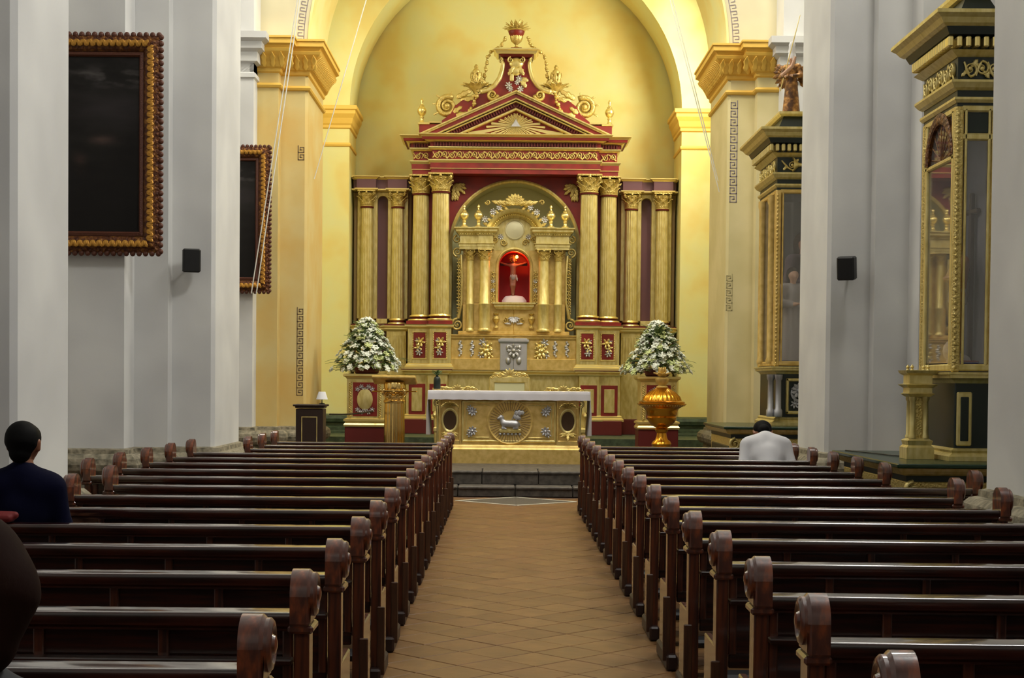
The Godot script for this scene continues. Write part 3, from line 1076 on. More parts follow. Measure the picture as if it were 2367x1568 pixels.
func pew(l: float) -> Node3D:
	# local: x from 0 to l, back of the pew towards +z, seat towards -z
	var t := thing("pew", "", "pew")
	var b := MB.new()
	var pg := PackedVector2Array([Vector2(0.034, 0.768), Vector2(0.034, 0.775), Vector2(0.044, 0.785)])
	pg.append(Vector2(0.046, 0.80))
	pg.append_array(arc(Vector2(0.034, 0.818), 0.012, 0.0, PI / 2, 4))
	pg.append_array(arc(Vector2(-0.058, 0.818), 0.012, PI / 2, PI, 4))
	pg.append(Vector2(-0.068, 0.775))
	pg.append(Vector2(-0.05, 0.768))
	b.t = Transform3D(Basis(Vector3(0, 0, 1), Vector3(0, 1, 0), Vector3(1, 0, 0)), Vector3.ZERO)
	b.prism(pg, 0.02, l - 0.02)
	put("top_rail", b, M.rail_wood, t)
	var n := int(round((l - 0.1) / 0.44))
	var w := (l - 0.1) / n
	for i in n:
		b = MB.new()
		b.box(Vector3(0.05 + w * (i + 0.5), 0.725, -0.045), Vector3(w - 0.012, 0.10, 0.018), 0.003)
		b.box(Vector3(0.05 + w * (i + 0.5), 0.535, -0.045), Vector3(w - 0.012, 0.235, 0.018), 0.003)
		put("back_panel", b, M.wood, t)
	for i in n + 1:
		b = MB.new()
		b.box(Vector3(0.05 + w * i, 0.60, -0.03), Vector3(0.035, 0.345, 0.035), 0.005)
		put("stile", b, M.wood_upright, t)
	b = MB.new()
	b.box(Vector3(l / 2, 0.663, 0.0), Vector3(l - 0.06, 0.022, 0.085), 0.005)
	put("book_ledge", b, M.wood, t)
	b = MB.new()
	b.box(Vector3(l / 2, 0.44, -0.25), Vector3(l - 0.07, 0.03, 0.42), 0.01)
	put("seat", b, M.wood, t)
	b = MB.new()
	b.box(Vector3(l / 2, 0.40, -0.035), Vector3(l - 0.07, 0.06, 0.03), 0.004)
	b.box(Vector3(l / 2, 0.385, -0.43), Vector3(l - 0.07, 0.08, 0.025), 0.004)
	put("seat_rail", b, M.wood, t)
	b = MB.new()
	b.box(Vector3(l / 2, 0.185, 0.20), Vector3(l - 0.12, 0.045, 0.15), 0.015)
	put("kneeler", b, M.cushion, t)
	for s in [0, 1]:
		var x: float = 0.0 if s == 0 else l
		var so := -1.0 if s == 0 else 1.0
		b = MB.new()
		b.box(Vector3(x, 0.425, -0.012), Vector3(0.052, 0.69, 0.062), 0.005)
		put("end_post", b, M.wood_upright, t)
		b = MB.new()
		b.box(Vector3(x, 0.27, -0.24), Vector3(0.034, 0.37, 0.40), 0.006)
		b.box(Vector3(x, 0.50, -0.10), Vector3(0.030, 0.5, 0.13), 0.005)
		put("end_panel", b, M.wood_upright, t)
		b = MB.new()
		b.box(Vector3(x + so * 0.028, 0.23, 0.028), Vector3(0.04, 0.36, 0.024), 0.004)
		put("end_batten", b, M.wood_edge, t)
		b = MB.new()
		b.box(Vector3(x, 0.045, -0.19), Vector3(0.062, 0.09, 0.56), 0.012)
		put("foot", b, M.dark_wood, t)
		b = MB.new()
		b.box(Vector3(x - so * 0.07, 0.10, 0.20), Vector3(0.035, 0.20, 0.10), 0.006)
		put("kneeler_bracket", b, M.dark_wood, t)
		pew_head(t, x, so)
	return t


func pews() -> void:
	var long_pew: Node3D = null
	var short_pew: Node3D = null
	for side in [-1, 1]:
		var count := 18 if side < 0 else 16
		for i in count:
			# i counts from the altar end
			var k := 15 - i
			var d := 4.04 + 0.98 * k if side < 0 else 3.57 + 0.975 * (k + 0)
			var short := false
			if side < 0:
				short = (d > 9.3 and d < 11.2) or d > 16.2
			else:
				short = not (d < 8.8 or (d > 10.9 and d < 11.9))
			var o: Node3D
			if short:
				if short_pew == null:
					short_pew = pew(2.17)
					o = short_pew
				else:
					o = copy(short_pew)
			else:
				if long_pew == null:
					long_pew = pew(2.6)
					o = long_pew
				else:
					o = copy(long_pew)
			var near := clampf((7.0 - d) / 4.0, 0.0, 1.0)
			if side < 0:
				o.position = Vector3(-0.835, 0, -d)
				o.rotation.y = PI
				# the back faces the entrance on both sides: mirror about the end by turning and sliding
				o.rotation.y = 0.0
				o.position.x -= 2.17 if short else 2.6
				o.rotation.y = 0.0
			else:
				o.position = Vector3(0.775, 0, -d)
				o.rotation.y = -0.035 * near + rng.randf_range(-0.004, 0.004)
			tag(o, "dark varnished pew, %s row from the altar, in the block with the %s" % [ORD[i], "navy-jacketed man" if side < 0 else "white-shirted man"], "pew", "dark wooden pews in two blocks")


func copy(o: Node3D) -> Node3D:
	var c: Node3D = o.duplicate()
	c.name = numbered(String(o.name).rstrip("0123456789").trim_suffix("_"))
	add_child(c)
	return c


# ---------------------------------------------------------------- the altarpiece; drawn on a grid of 119.5 units to the metre, v counted down from the crest
const UNIT := 119.5


func U(x: float) -> float:
	return x / UNIT


func V(y: float) -> float:
	return (1003.0 - y) / UNIT


func blk(b: MB, x0: float, x1: float, y0: float, y1: float, z0: float, z1: float, bev := 0.008, both := true) -> void:
	# block between grid lines x0..x1, y0 (top)..y1 (bottom), z in metres; on both sides of the axis
	for s in ([1.0, -1.0] if both else [1.0]):
		b.box(Vector3(s * U((x0 + x1) / 2), V((y0 + y1) / 2), (z0 + z1) / 2), Vector3(U(x1 - x0), U(y1 - y0), z1 - z0), bev)


func capital(b: MB, r: float, h: float, lush := true) -> void:
	# composite capital, foot at y = 0
	b.lathe([r * 1.0, 0, r * 1.12, h * 0.04, r * 1.12, h * 0.08, r * 0.98, h * 0.1, r * 1.0, h * 0.5, r * 1.2, h * 0.72, r * 1.35, h * 0.84], 20)
	for row in 2:
		for i in 8:
			var a := TAU * (i + 0.5 * row) / 8
			var o := Vector3(cos(a), 0, sin(a))
			b.leaf(o * r * 1.0 + Vector3(0, h * 0.1, 0), Vector3(0, 1, 0) + o * 0.1, o, h * (0.42 if row == 0 else 0.66), r * 0.30, 1.7, 5)
	for i in 4:
		var a := TAU * (i + 0.5) / 4
		var o := Vector3(cos(a), 0, sin(a))
		var side := Vector3(-sin(a), 0, cos(a))
		var keep := b.t
		b.t = keep * Transform3D(Basis(o, Vector3.UP, side), o * r * 1.42 + Vector3(0, h * 0.78, 0))
		b.volute(Vector3.ZERO, r * 0.40, PI / 2, -1.6, r * 0.09, r * 0.16)
		b.t = keep
	for i in 4:
		var a := TAU * i / 4
		b.ell(Vector3(cos(a) * r * 1.3, h * 0.86, sin(a) * r * 1.3), Vector3(r * 0.2, h * 0.1, r * 0.2), 6, 4)
	b.box(Vector3(0, h * 0.95, 0), Vector3(r * 2.9, h * 0.1, r * 2.9), h * 0.02)
	if lush:
		for i in 12:
			var a := TAU * i / 12
			b.ell(Vector3(cos(a) * r * 1.22, h * 0.72, sin(a) * r * 1.22), Vector3(r * 0.15, h * 0.05, r * 0.15), 6, 4)


func column(parent: Node3D, x: float, z: float, r: float, y_foot: float, y_base: float, y_cap: float, y_top: float, flutes: int, m: Material) -> void:
	var c := Node3D.new()
	c.name = "column"
	parent.add_child(c, true)
	c.position = Vector3(x, V(y_foot), z)
	var hb := U(y_foot - y_base)
	var hc := U(y_foot - y_cap)
	var ht := U(y_foot - y_top)
	var b := MB.new()
	b.lathe([r * 1.0, hb, r * 0.99, hb + (hc - hb) * 0.35, r * 0.88, hc], 24, Vector3.ZERO, 0, TAU, flutes, 0.13)
	put("shaft", b, m, c)
	b = MB.new()
	b.lathe([r * 1.32, 0, r * 1.34, hb * 0.1, r * 1.38, hb * 0.2, r * 1.32, hb * 0.34, r * 1.14, hb * 0.38], 24)
	put("base", b, M.bright_gold, c)
	b = MB.new()
	b.lathe([r * 1.16, hb * 0.68, r * 1.24, hb * 0.76, r * 1.2, hb * 0.88, r * 1.04, hb * 0.92, r * 1.02, hb], 24)
	put("base_ring", b, M.bright_gold, c)
	b = MB.new()
	b.lathe([r * 1.14, hb * 0.36, r * 1.05, hb * 0.52, r * 1.16, hb * 0.70], 24)
	put("base_hollow", b, M.dark_red, c)
	b = MB.new()
	b.lathe([r * 0.9, hc - 0.012, r * 0.98, hc - 0.006, r * 1.0, hc + 0.014, r * 0.92, hc + 0.02], 24)
	put("necking", b, M.dark_red, c)
	b = MB.new()
	b.t = Transform3D(Basis.IDENTITY, Vector3(0, hc + 0.015, 0))
	capital(b, r * 0.9, ht - hc - 0.015)
	put("capital", b, M.old_gold, c)


func urn(b: MB, x: float, y0: float, y1: float, z: float, k := 1.0) -> void:
	# ball finial between grid lines y0 (foot) and y1 (tip)
	var h := U(y0 - y1)
	var r := h * 0.18 * k
	b.lathe([r * 0.9, 0, r * 0.9, h * 0.05, r * 0.5, h * 0.1, r * 0.35, h * 0.2, r * 0.5, h * 0.27, r * 0.35, h * 0.31, r * 0.75, h * 0.37, r * 1.0, h * 0.47, r * 1.02, h * 0.53, r * 0.85, h * 0.61, r * 0.5, h * 0.67, r * 0.55, h * 0.70, r * 0.28, h * 0.74, r * 0.2, h * 0.82, r * 0.36, h * 0.87, r * 0.3, h * 0.92, r * 0.1, h * 0.97, 0, h], 16, Vector3(x, V(y0), z))


func sprig(b: MB, c: Vector3, r: float, n := 7, tilt := 0.6) -> void:
	# small spray of carved leaves facing +z
	for i in n:
		var a := TAU * i / n + c.x * 3.0
		var d := Vector3(cos(a), sin(a), tilt)
		b.leaf(c, d, Vector3(0, 0, 1), r, r * 0.22, -0.9, 4)
	b.ell(c + Vector3(0, 0, r * 0.25), Vector3.ONE * r * 0.28, 7, 5)


func scrollwork(b: MB, x0: float, x1: float, y: float, h: float, z: float, n: int) -> void:
	# running acanthus scroll
	var w := (x1 - x0) / n
	for i in n:
		var cx := x0 + w * (i + 0.5)
		var up := 1.0 if i % 2 == 0 else -1.0
		b.volute(Vector3(cx, y - up * h * 0.03, z), h * 0.36, -PI / 2 * up, 1.5 * up, h * 0.07, h * 0.12)
		b.tube([Vector3(cx - w * 0.5, y + up * h * 0.34, z), Vector3(cx - w * 0.2, y - up * h * 0.2, z + 0.008), Vector3(cx, y - up * h * 0.38, z)], [h * 0.05, h * 0.08, h * 0.05], [h * 0.08], 6)
		b.leaf(Vector3(cx + w * 0.1, y + up * h * 0.1, z), Vector3(0.7, up * 0.8, 0.3), Vector3(0, 0, 1), h * 0.5, h * 0.11, -1.0, 4)
		b.leaf(Vector3(cx - w * 0.25, y - up * h * 0.1, z), Vector3(-0.7, -up * 0.7, 0.3), Vector3(0, 0, 1), h * 0.42, h * 0.10, -1.0, 4)
		b.ell(Vector3(cx, y, z + h * 0.06), Vector3(h * 0.12, h * 0.12, h * 0.1), 8, 5)


func garland(b: MB, pts: Array, r: float) -> void:
	var c := Curve3D.new()
	for p in pts:
		c.add_point(p)
	var l := c.get_baked_length()
	var n := int(l / (r * 1.1))
	for i in n:
		var p := c.sample_baked(l * (i + 0.5) / n)
		var k := 0.75 + 0.35 * sin(i * 2.1)
		b.ell(p + Vector3(sin(i * 1.7) * r * 0.3, 0, cos(i * 2.3) * r * 0.3), Vector3.ONE * r * k, 6, 4)


func altarpiece() -> void:
	var t := thing("altarpiece", "towering gilded altarpiece in red and gold with fluted columns, pediment and crest", "altarpiece", Vector3(0, 0.59, -29.55))
	var b: MB
	# red plinth
	b = MB.new()
	blk(b, 0.0, 248, 970, 1003, -0.6, 0.72, 0.008, true)
	put("plinth", b, M.dark_red, t)
	b = MB.new()
	blk(b, 248, 376, 968, 1003, -0.6, 0.12)
	put_sides("wing_plinth", b, M.dark_red, t)
	# lower dado with its pedestals
	b = MB.new()
	blk(b, 0, 150, 862, 970, -0.6, 0.45)
	blk(b, 150, 196, 866, 970, -0.6, 0.66)
	blk(b, 196, 245, 866, 970, -0.6, 0.56)
	put("lower_dado", b, M.gold, t)
	for s: float in [-1.0, 1.0]:
		for q in [[172.0, 0.662], [220.0, 0.562]]:
			b = MB.new()
			b.box(Vector3(s * U(q[0]), V(925), q[1]), Vector3(U(38), U(72), 0.02), 0.006)
			var dp := put("dado_panel", b, M.red, t)
			b = MB.new()
			b.box(Vector3(s * U(q[0]), V(925), q[1] + 0.016), Vector3(U(24), U(54), 0.02), 0.006)
			put("tablet", b, M.gold, dp)
	var step_path := [Vector2(U(-246), -0.5), Vector2(U(-246), 0.56), Vector2(U(-197), 0.56), Vector2(U(-197), 0.66), Vector2(U(-150), 0.66), Vector2(U(-150), 0.5), Vector2(U(150), 0.5), Vector2(U(150), 0.66), Vector2(U(197), 0.66), Vector2(U(197), 0.56), Vector2(U(246), 0.56), Vector2(U(246), -0.5)]
	b = MB.new()
	b.mould(step_path, [-0.3, V(972), 0.06, V(972), 0.06, V(967), 0.03, V(964), 0.03, V(961), 0, V(958), -0.3, V(957)])
	b.mould(step_path, [-0.3, V(869), 0.02, V(868), 0.03, V(866), 0.03, V(864), 0.05, V(862), 0.08, V(860), 0.08, V(857.5), -0.3, V(857)])
	put("dado_moulding", b, M.bright_gold, t)
	b = MB.new()
	b.mould(step_path, [-0.3, V(857.2), 0.09, V(857), 0.09, V(855.5), -0.3, V(855)])
	put("shelf", b, M.dark_red, t)
	# upper pedestals under the great columns, and the ledge between
	b = MB.new()
	blk(b, 143, 192, 757, 856, -0.6, 0.62)
	blk(b, 192, 243, 757, 856, -0.6, 0.44)
	put_sides("pedestal", b, M.gold, t)
	for q in [[168.0, 0.622], [216.0, 0.442]]:
		for s: float in [-1.0, 1.0]:
			b = MB.new()
			b.box(Vector3(s * U(q[0]), V(801), q[1]), Vector3(U(27), U(58), 0.016), 0.004)
			var pn := put("pedestal_panel", b, M.red, t)
			b = MB.new()
			for e in [-1.0, 1.0]:
				for i in 15:
					b.ell(Vector3(s * U(q[0]) + e * U(15), V(773 + i * 4.0), q[1] + 0.006), Vector3(0.012, 0.015, 0.012), 6, 4)
				b.box(Vector3(s * U(q[0]), V(801 + e * 31), q[1]), Vector3(U(34), U(3), 0.03), 0.006)
			put("panel_border", b, M.bright_gold, pn)
			b = MB.new()
			sprig(b, Vector3(s * U(q[0] - 2), V(793), q[1] + 0.01), 0.11, 6)
			sprig(b, Vector3(s * U(q[0] + 3), V(806), q[1] + 0.01), 0.09, 5)
			put("panel_relief", b, M.bright_gold, pn)
			b = MB.new()
			sprig(b, Vector3(s * U(q[0] + 1), V(817), q[1] + 0.012), 0.08, 6)
			sprig(b, Vector3(s * U(q[0] + 5), V(790), q[1] + 0.012), 0.06, 5)
			for i in 8:
				b.ell(Vector3(s * U(q[0] + 2 + 3 * sin(i * 1.9)), V(800 + i * 2.8), q[1] + 0.03), Vector3.ONE * 0.016, 6, 4)
			put("silver_relief", b, M.silver, pn)
	var ped_path := [Vector2(U(-244), -0.4), Vector2(U(-244), 0.44), Vector2(U(-193), 0.44), Vector2(U(-193), 0.62), Vector2(U(-143), 0.62), Vector2(U(-143), 0.1)]
	b = MB.new()
	for s: float in [1.0, -1.0]:
		b.t = Transform3D(Basis.from_scale(Vector3(s, 1, 1)), Vector3.ZERO)
		b.mould(ped_path, [-0.3, V(856), 0.05, V(856), 0.05, V(850), 0.025, V(847), 0.02, V(844), 0, V(842), -0.3, V(841)])
		b.mould(ped_path, [-0.3, V(764), 0.0, V(763), 0.02, V(760), 0.05, V(758), 0.05, V(755), 0.06, V(753), -0.3, V(752)])
	put_sides("pedestal_moulding", b, M.bright_gold, t)
	b = MB.new()
	for s: float in [1.0, -1.0]:
		b.t = Transform3D(Basis.from_scale(Vector3(s, 1, 1)), Vector3.ZERO)
		b.mould(ped_path, [-0.3, V(752.5), 0.02, V(752.5), 0.02, V(745), -0.3, V(744.5)])
	put_sides("pedestal_cap", b, M.red, t)
	b = MB.new()
	blk(b, 0, 143, 783, 857, -0.5, 0.52)
	blk(b, 0, 143, 830, 857, 0.4, 0.60)
	put("predella", b, M.warm_gold, t)
	b = MB.new()
	b.mould([Vector2(U(-143), 0.2), Vector2(U(-143), 0.5), Vector2(U(143), 0.5), Vector2(U(143), 0.2)], [-0.3, V(788), 0.03, V(787), 0.05, V(783), 0.05, V(780), 0.08, V(778), 0.08, V(775.5), -0.3, V(775)])
	put("predella_moulding", b, M.warm_gold, t)
	b = MB.new()
	blk(b, 0, 31, 783, 857, 0.50, 0.63)
	b.mould([Vector2(U(-31), 0.5), Vector2(U(-31), 0.63), Vector2(U(31), 0.63), Vector2(U(31), 0.5)], [-0.05, V(796), 0.01, V(795), 0.03, V(791), 0.03, V(786), -0.05, V(785)])
	for q in [[0.0, 815.0, 15.0], [-12.0, 835.0, 9.0], [12.0, 835.0, 9.0], [-13.0, 805.0, 7.0], [13.0, 805.0, 7.0]]:
		b.ell(Vector3(U(q[0]), V(q[1]), 0.63), Vector3(U(q[2] * 0.7), U(q[2]), 0.04), 10, 6)
	sprig(b, Vector3(0, V(812), 0.64), 0.15, 8)
	put("silver_tabernacle_door", b, M.silver, t)
	for s: float in [-1.0, 1.0]:
		for x in [95.0, 122.0]:
			b = MB.new()
			for i in 8:
				b.ell(Vector3(s * U(x + 2 * sin(i * 2.0)), V(792 + i * 4.6), 0.53), Vector3(0.045 - absf(i - 3.0) * 0.005, 0.03, 0.025), 7, 5)
			put("silver_garland", b, M.silver, t)
		b = MB.new()
		sprig(b, Vector3(s * U(60), V(802), 0.53), 0.13, 6)
		sprig(b, Vector3(s * U(64), V(812), 0.53), 0.15, 7)
		sprig(b, Vector3(s * U(57), V(822), 0.53), 0.11, 6)
		b.tube([Vector3(s * U(62), V(790), 0.525), Vector3(s * U(60), V(806), 0.53), Vector3(s * U(65), V(828), 0.525)], [0.012], [], 6)
		put("flower_relief", b, M.bright_gold, t)
		b = MB.new()
		sprig(b, Vector3(s * U(70), V(794), 0.535), 0.1, 6)
		sprig(b, Vector3(s * U(74), V(822), 0.535), 0.08, 6)
		put("silver_flower", b, M.silver, t)
	# wall of the main storey with its arched niche
	b = MB.new()
	var pg := PackedVector2Array([Vector2(U(-236), V(408)), Vector2(U(-236), V(752)), Vector2(U(-147), V(752))])
	pg.append_array(arc(Vector2(0, V(567)), U(147), PI, 0, 32))
	pg.append_array([Vector2(U(147), V(752)), Vector2(U(236), V(752)), Vector2(U(236), V(408))])
	b.prism(pg, -0.65, 0.1)
	put("main_wall", b, M.red, t)
	b = MB.new()
	b.t = Transform3D(UPRIGHT, Vector3.ZERO)
	var ap := [Vector2(U(-147), V(752))]
	for p in arc(Vector2(0, V(567)), U(147), PI, 0, 32):
		ap.append(p)
	ap.append(Vector2(U(147), V(752)))
	b.mould(ap, [-0.02, 0.0, -0.02, 0.13, 0.012, 0.15, 0.04, 0.14, 0.05, 0.1, 0.05, 0.0])
	put("niche_moulding", b, M.gold, t)
	b = MB.new()
	var back := arc(Vector2(0, V(567)), U(146), 0, PI, 32)
	back.append_array([Vector2(U(-146), V(790)), Vector2(U(146), V(790))])
	b.prism(back, -0.7, -0.6)
	var lin := arc(Vector2(0, V(567)), U(147), 0, PI, 32)
	lin.append_array([Vector2(U(-147), V(760)), Vector2(U(-145.5), V(760))])
	lin.append_array(arc(Vector2(0, V(567)), U(145.5), PI, 0, 32))
	lin.append_array([Vector2(U(145.5), V(760)), Vector2(U(147), V(760))])
	b.prism(lin, -0.62, 0.098)
	put("niche_lining", b, M.niche_cream, t)
	# gold palm sprays in the spandrels
	b = MB.new()
	for s: float in [-1.0, 1.0]:
		for i in 5:
			var a := -2.75 + i * 0.32
			b.leaf(Vector3(s * U(140), V(428), 0.11), Vector3(s * cos(a), sin(a) * 0.9 + 0.35, 0.15), Vector3(0, 0, 1), U(34 - absf(i - 2) * 4), U(5), -0.6, 6)
		for i in 3:
			b.leaf(Vector3(s * U(140), V(432), 0.11), Vector3(s * (-0.25 + 0.2 * i), -1, 0.2), Vector3(0, 0, 1), U(34), U(5), -0.6, 6)
	put_sides("spandrel_palm", b, M.old_gold, t)
	# columns
	for s: float in [-1.0, 1.0]:
		column(t, s * U(170), 0.40, U(21.5), 745, 729, 452, 408, 22, M.gold)
		column(t, s * U(216.5), 0.20, U(20.5), 746, 730, 454, 409, 22, M.gold)
		column(t, s * U(272.5), -0.12, U(16), 753, 737, 480, 440, 18, M.gold)
		column(t, s * U(344.5), -0.12, U(16), 753, 737, 480, 440, 18, M.gold)
	# wings
	b = MB.new()
	blk(b, 240, 376, 441, 752, -0.6, -0.38)
	put_sides("wing_wall", b, M.purple, t)
	b = MB.new()
	for x in [[249, 297], [321, 368]]:
		blk(b, x[0], x[1], 441, 738, -0.4, -0.22)
	for s: float in [-1.0, 1.0]:
		var q := PackedVector2Array([Vector2(s * U(296), V(441)), Vector2(s * U(296), V(462))])
		for i in 13:
			var a := PI - PI * i / 12
			q.append(Vector2(s * U(309 + 12 * cos(a)), V(462 - 12 * sin(a))))
		q.append(Vector2(s * U(322), V(462)))
		q.append(Vector2(s * U(322), V(441)))
		b.prism(q, -0.39, -0.24, 0.006)
	blk(b, 296, 322, 738, 750, -0.4, -0.14)
	put_sides("wing_pilaster", b, M.gold, t)
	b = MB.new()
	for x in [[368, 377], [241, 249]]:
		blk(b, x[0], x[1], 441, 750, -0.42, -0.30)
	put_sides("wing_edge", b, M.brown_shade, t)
	b = MB.new()
	blk(b, 244, 376, 414, 437, -0.6, -0.08)
	blk(b, 322, 368, 414, 437, -0.2, 0.04)
	blk(b, 250, 296, 414, 437, -0.2, 0.04)
	put_sides("wing_frieze", b, M.purple, t)
	var wing := []
	for q in [[-377.0, -0.5], [-377.0, -0.08], [-369.0, -0.08], [-369.0, 0.04], [-321.0, 0.04], [-321.0, -0.08], [-297.0, -0.08], [-297.0, 0.04], [-249.0, 0.04], [-249.0, -0.08], [-243.0, -0.08]]:
		wing.append(Vector2(U(q[0]), q[1]))
	b = MB.new()
	for s: float in [1.0, -1.0]:
		b.t = Transform3D(Basis.from_scale(Vector3(s, 1, 1)), Vector3.ZERO)
		b.mould(wing, [-0.15, V(416), 0.0, V(415), 0.02, V(413), 0.04, V(411), 0.06, V(410), 0.06, V(408), -0.15, V(407)])
		b.mould(wing, [-0.15, V(441), 0.0, V(440.5), 0.025, V(439), 0.025, V(436), 0, V(435.5), -0.15, V(435)])
	put_sides("wing_cornice", b, M.bright_gold, t)
	b = MB.new()
	blk(b, 245, 376, 757, 860, -0.6, -0.20)
	put_sides("wing_dado", b, M.purple, t)
	b = MB.new()
	for x in [[250, 296], [320, 367]]:
		blk(b, x[0], x[1], 764, 968, -0.3, 0.02)
		for s: float in [-1.0, 1.0]:
			for i in 6:
				b.box(Vector3(s * U(lerpf(x[0] + 6, x[1] - 6, i / 5.0)), V(812), 0.022), Vector3(U(4.5), U(70), 0.02), 0.006)
	blk(b, 248, 372, 860, 968, -0.5, -0.06)
	put_sides("wing_pedestal", b, M.gold, t)
	b = MB.new()
	for s: float in [1.0, -1.0]:
		b.t = Transform3D(Basis.from_scale(Vector3(s, 1, 1)), Vector3.ZERO)
		b.mould(wing, [-0.15, V(768), 0.0, V(767), 0.03, V(763), 0.03, V(760), 0.06, V(757), 0.06, V(754.5), -0.15, V(754)])
	put_sides("wing_pedestal_moulding", b, M.bright_gold, t)
	b = MB.new()
	for s: float in [1.0, -1.0]:
		b.t = Transform3D(Basis.from_scale(Vector3(s, 1, 1)), Vector3.ZERO)
		b.mould(wing, [-0.15, V(754.5), 0.02, V(754.5), 0.02, V(751), -0.15, V(750.5)])
	put_sides("wing_pedestal_cap", b, M.dark_red, t)

	# great entablature
	var ent := []
	for q in [[-236.0, -0.6], [-236.0, 0.36], [-192.0, 0.36], [-192.0, 0.56], [192.0, 0.56], [192.0, 0.36], [236.0, 0.36], [236.0, -0.6]]:
		ent.append(Vector2(U(q[0]), q[1]))
	b = MB.new()
	blk(b, 0, 150, 384, 409, -0.6, 0.3)
	b.mould(ent, [-0.5, V(409), 0, V(409), 0, V(398), 0.015, V(397.5), 0.015, V(384), -0.02, V(383.5), -0.02, V(350), -0.5, V(350)])
	b.mould(ent, [-0.5, V(351), 0.02, V(350), 0.02, V(337), -0.5, V(337)])
	b.mould(ent, [-0.5, V(335), 0.16, V(334.5), 0.17, V(328), -0.5, V(328)])
	put("entablature", b, M.red, t)
	b = MB.new()
	b.mould(ent, [-0.1, V(398.6), 0.012, V(398.6), 0.02, V(398), 0.02, V(396.8), -0.1, V(396.5)])
	b.mould(ent, [-0.1, V(385), 0.015, V(385), 0.03, V(382.5), 0.05, V(380), 0.05, V(377.5), -0.1, V(377)])
	b.mould(ent, [-0.1, V(356), 0.0, V(355.5), 0.03, V(353), 0.05, V(350.5), 0.05, V(348.5), -0.1, V(348)])
	b.mould(ent, [-0.1, V(339), 0.06, V(338.5), 0.10, V(336), 0.12, V(334.5), -0.1, V(334)])
	b.mould(ent, [-0.3, V(329.5), 0.17, V(329), 0.185, V(328), 0.19, V(326.5), 0.21, V(325.5), 0.235, V(323.5), 0.235, V(321.8), -0.5, V(321.5)])
	put("entablature_fillet", b, M.bright_gold, t)
	b = MB.new()
	for i in 56:
		b.box(Vector3(U(-187 + 374.0 * (i + 0.5) / 56), V(343.5), 0.595), Vector3(U(4.0), U(8.5), 0.05))
	for s: float in [-1.0, 1.0]:
		for i in 7:
			b.box(Vector3(s * U(195 + 6.2 * i), V(343.5), 0.395), Vector3(U(4.0), U(8.5), 0.05))
		for i in 10:
			b.box(Vector3(s * (U(236) + 0.035), V(343.5), 0.33 - i * 0.06), Vector3(0.05, U(8.5), 0.034))
	put("dentil_course", b, M.dark_red, t)
	b = MB.new()
	scrollwork(b, U(-188), U(188), V(366.5), U(19), 0.55, 22)
	for s: float in [-1.0, 1.0]:
		scrollwork(b, s * U(215) - U(18), s * U(215) + U(18), V(366.5), U(18), 0.35, 2)
	put("scroll_frieze", b, M.old_gold, t)
	# attic blocks and ball finials
	b = MB.new()
	blk(b, 168, 222, 291, 323, -0.3, 0.24)
	put_sides("attic_block", b, M.red, t)
	b = MB.new()
	blk(b, 198, 225, 287.5, 292, -0.32, 0.27)
	blk(b, 150, 200, 284, 288, -0.3, 0.22)
	put_sides("attic_fillet", b, M.bright_gold, t)
	for s: float in [-1.0, 1.0]:
		b = MB.new()
		urn(b, s * U(217), 289, 228, 0.1, 0.95)
		put("ball_finial", b, M.bright_gold, t)
	# pediment
	var sl := 0.455
	var chev := func(m: MB, ya: float, yb: float, z0: float, z1: float, bev: float) -> void:
		var xa := (321.5 - ya) / sl
		var xb := (321.5 - yb) / sl
		m.prism(PackedVector2Array([Vector2(U(-xa), V(321.5)), Vector2(0, V(ya)), Vector2(U(xa), V(321.5)), Vector2(U(xb), V(321.5)), Vector2(0, V(yb)), Vector2(U(-xb), V(321.5))]), z0, z1, bev)
	b = MB.new()
	chev.call(b, 222, 226.5, 0.0, 0.74, 0.012)
	chev.call(b, 226.5, 229.5, 0.0, 0.71, 0.008)
	chev.call(b, 238, 241.5, 0.0, 0.68, 0.01)
	chev.call(b, 243.5, 246.5, 0.0, 0.63, 0.01)
	chev.call(b, 258, 263.5, 0.0, 0.56, 0.014)
	put("raking_fillet", b, M.gold, t)
	b = MB.new()
	chev.call(b, 229, 239, 0.0, 0.67, 0.0)
	chev.call(b, 241, 258.5, 0.0, 0.52, 0.0)
	put("raking_cornice", b, M.red, t)
	b = MB.new()
	for s: float in [-1.0, 1.0]:
		for i in 30:
			var x := 5.0 + i * 5.6
			var y := 249.0 + x * sl
			b.t = Transform3D(Basis(Vector3.BACK, -s * atan(sl)), Vector3(s * U(x), V(y + 2), 0.54))
			b.box(Vector3.ZERO, Vector3(U(3.6), U(9), 0.06))
	put_sides("raking_dentils", b, M.dark_red, t)
	b = MB.new()
	b.prism(PackedVector2Array([Vector2(U(-132), V(321.5)), Vector2(0, V(260)), Vector2(U(132), V(321.5))]), 0.0, 0.43)
	put("tympanum", b, M.red, t)
	b = MB.new()
	var eye := Vector2(0, 296)
	for i in 46:
		var a := TAU * (i + 0.5) / 46
		var dx := cos(a)
		var dy := -sin(a)
		var l := 1000.0
		# stop at the raking sides or the cornice
		if dy > 0.02:
			l = minf(l, (319.0 - eye.y) / dy)
		for s: float in [-1.0, 1.0]:
			var den: float = s * dx * sl - dy
			if den > 0.001:
				l = minf(l, (eye.y - 266.0) / den)
		l = minf(l, 118.0) * (0.97 if i % 2 == 0 else 0.86)
		var w := 0.055 * (1.0 if i % 2 == 0 else 0.7)
		b.prism(PackedVector2Array([Vector2(0, V(eye.y)), Vector2(U(l * cos(a - w)), V(eye.y + l * -sin(a - w))), Vector2(U(l * 1.02 * cos(a)), V(eye.y - l * 1.02 * sin(a))), Vector2(U(l * cos(a + w)), V(eye.y - l * sin(a + w)))]), 0.42, 0.455 + 0.012 * (i % 2), 0.004)
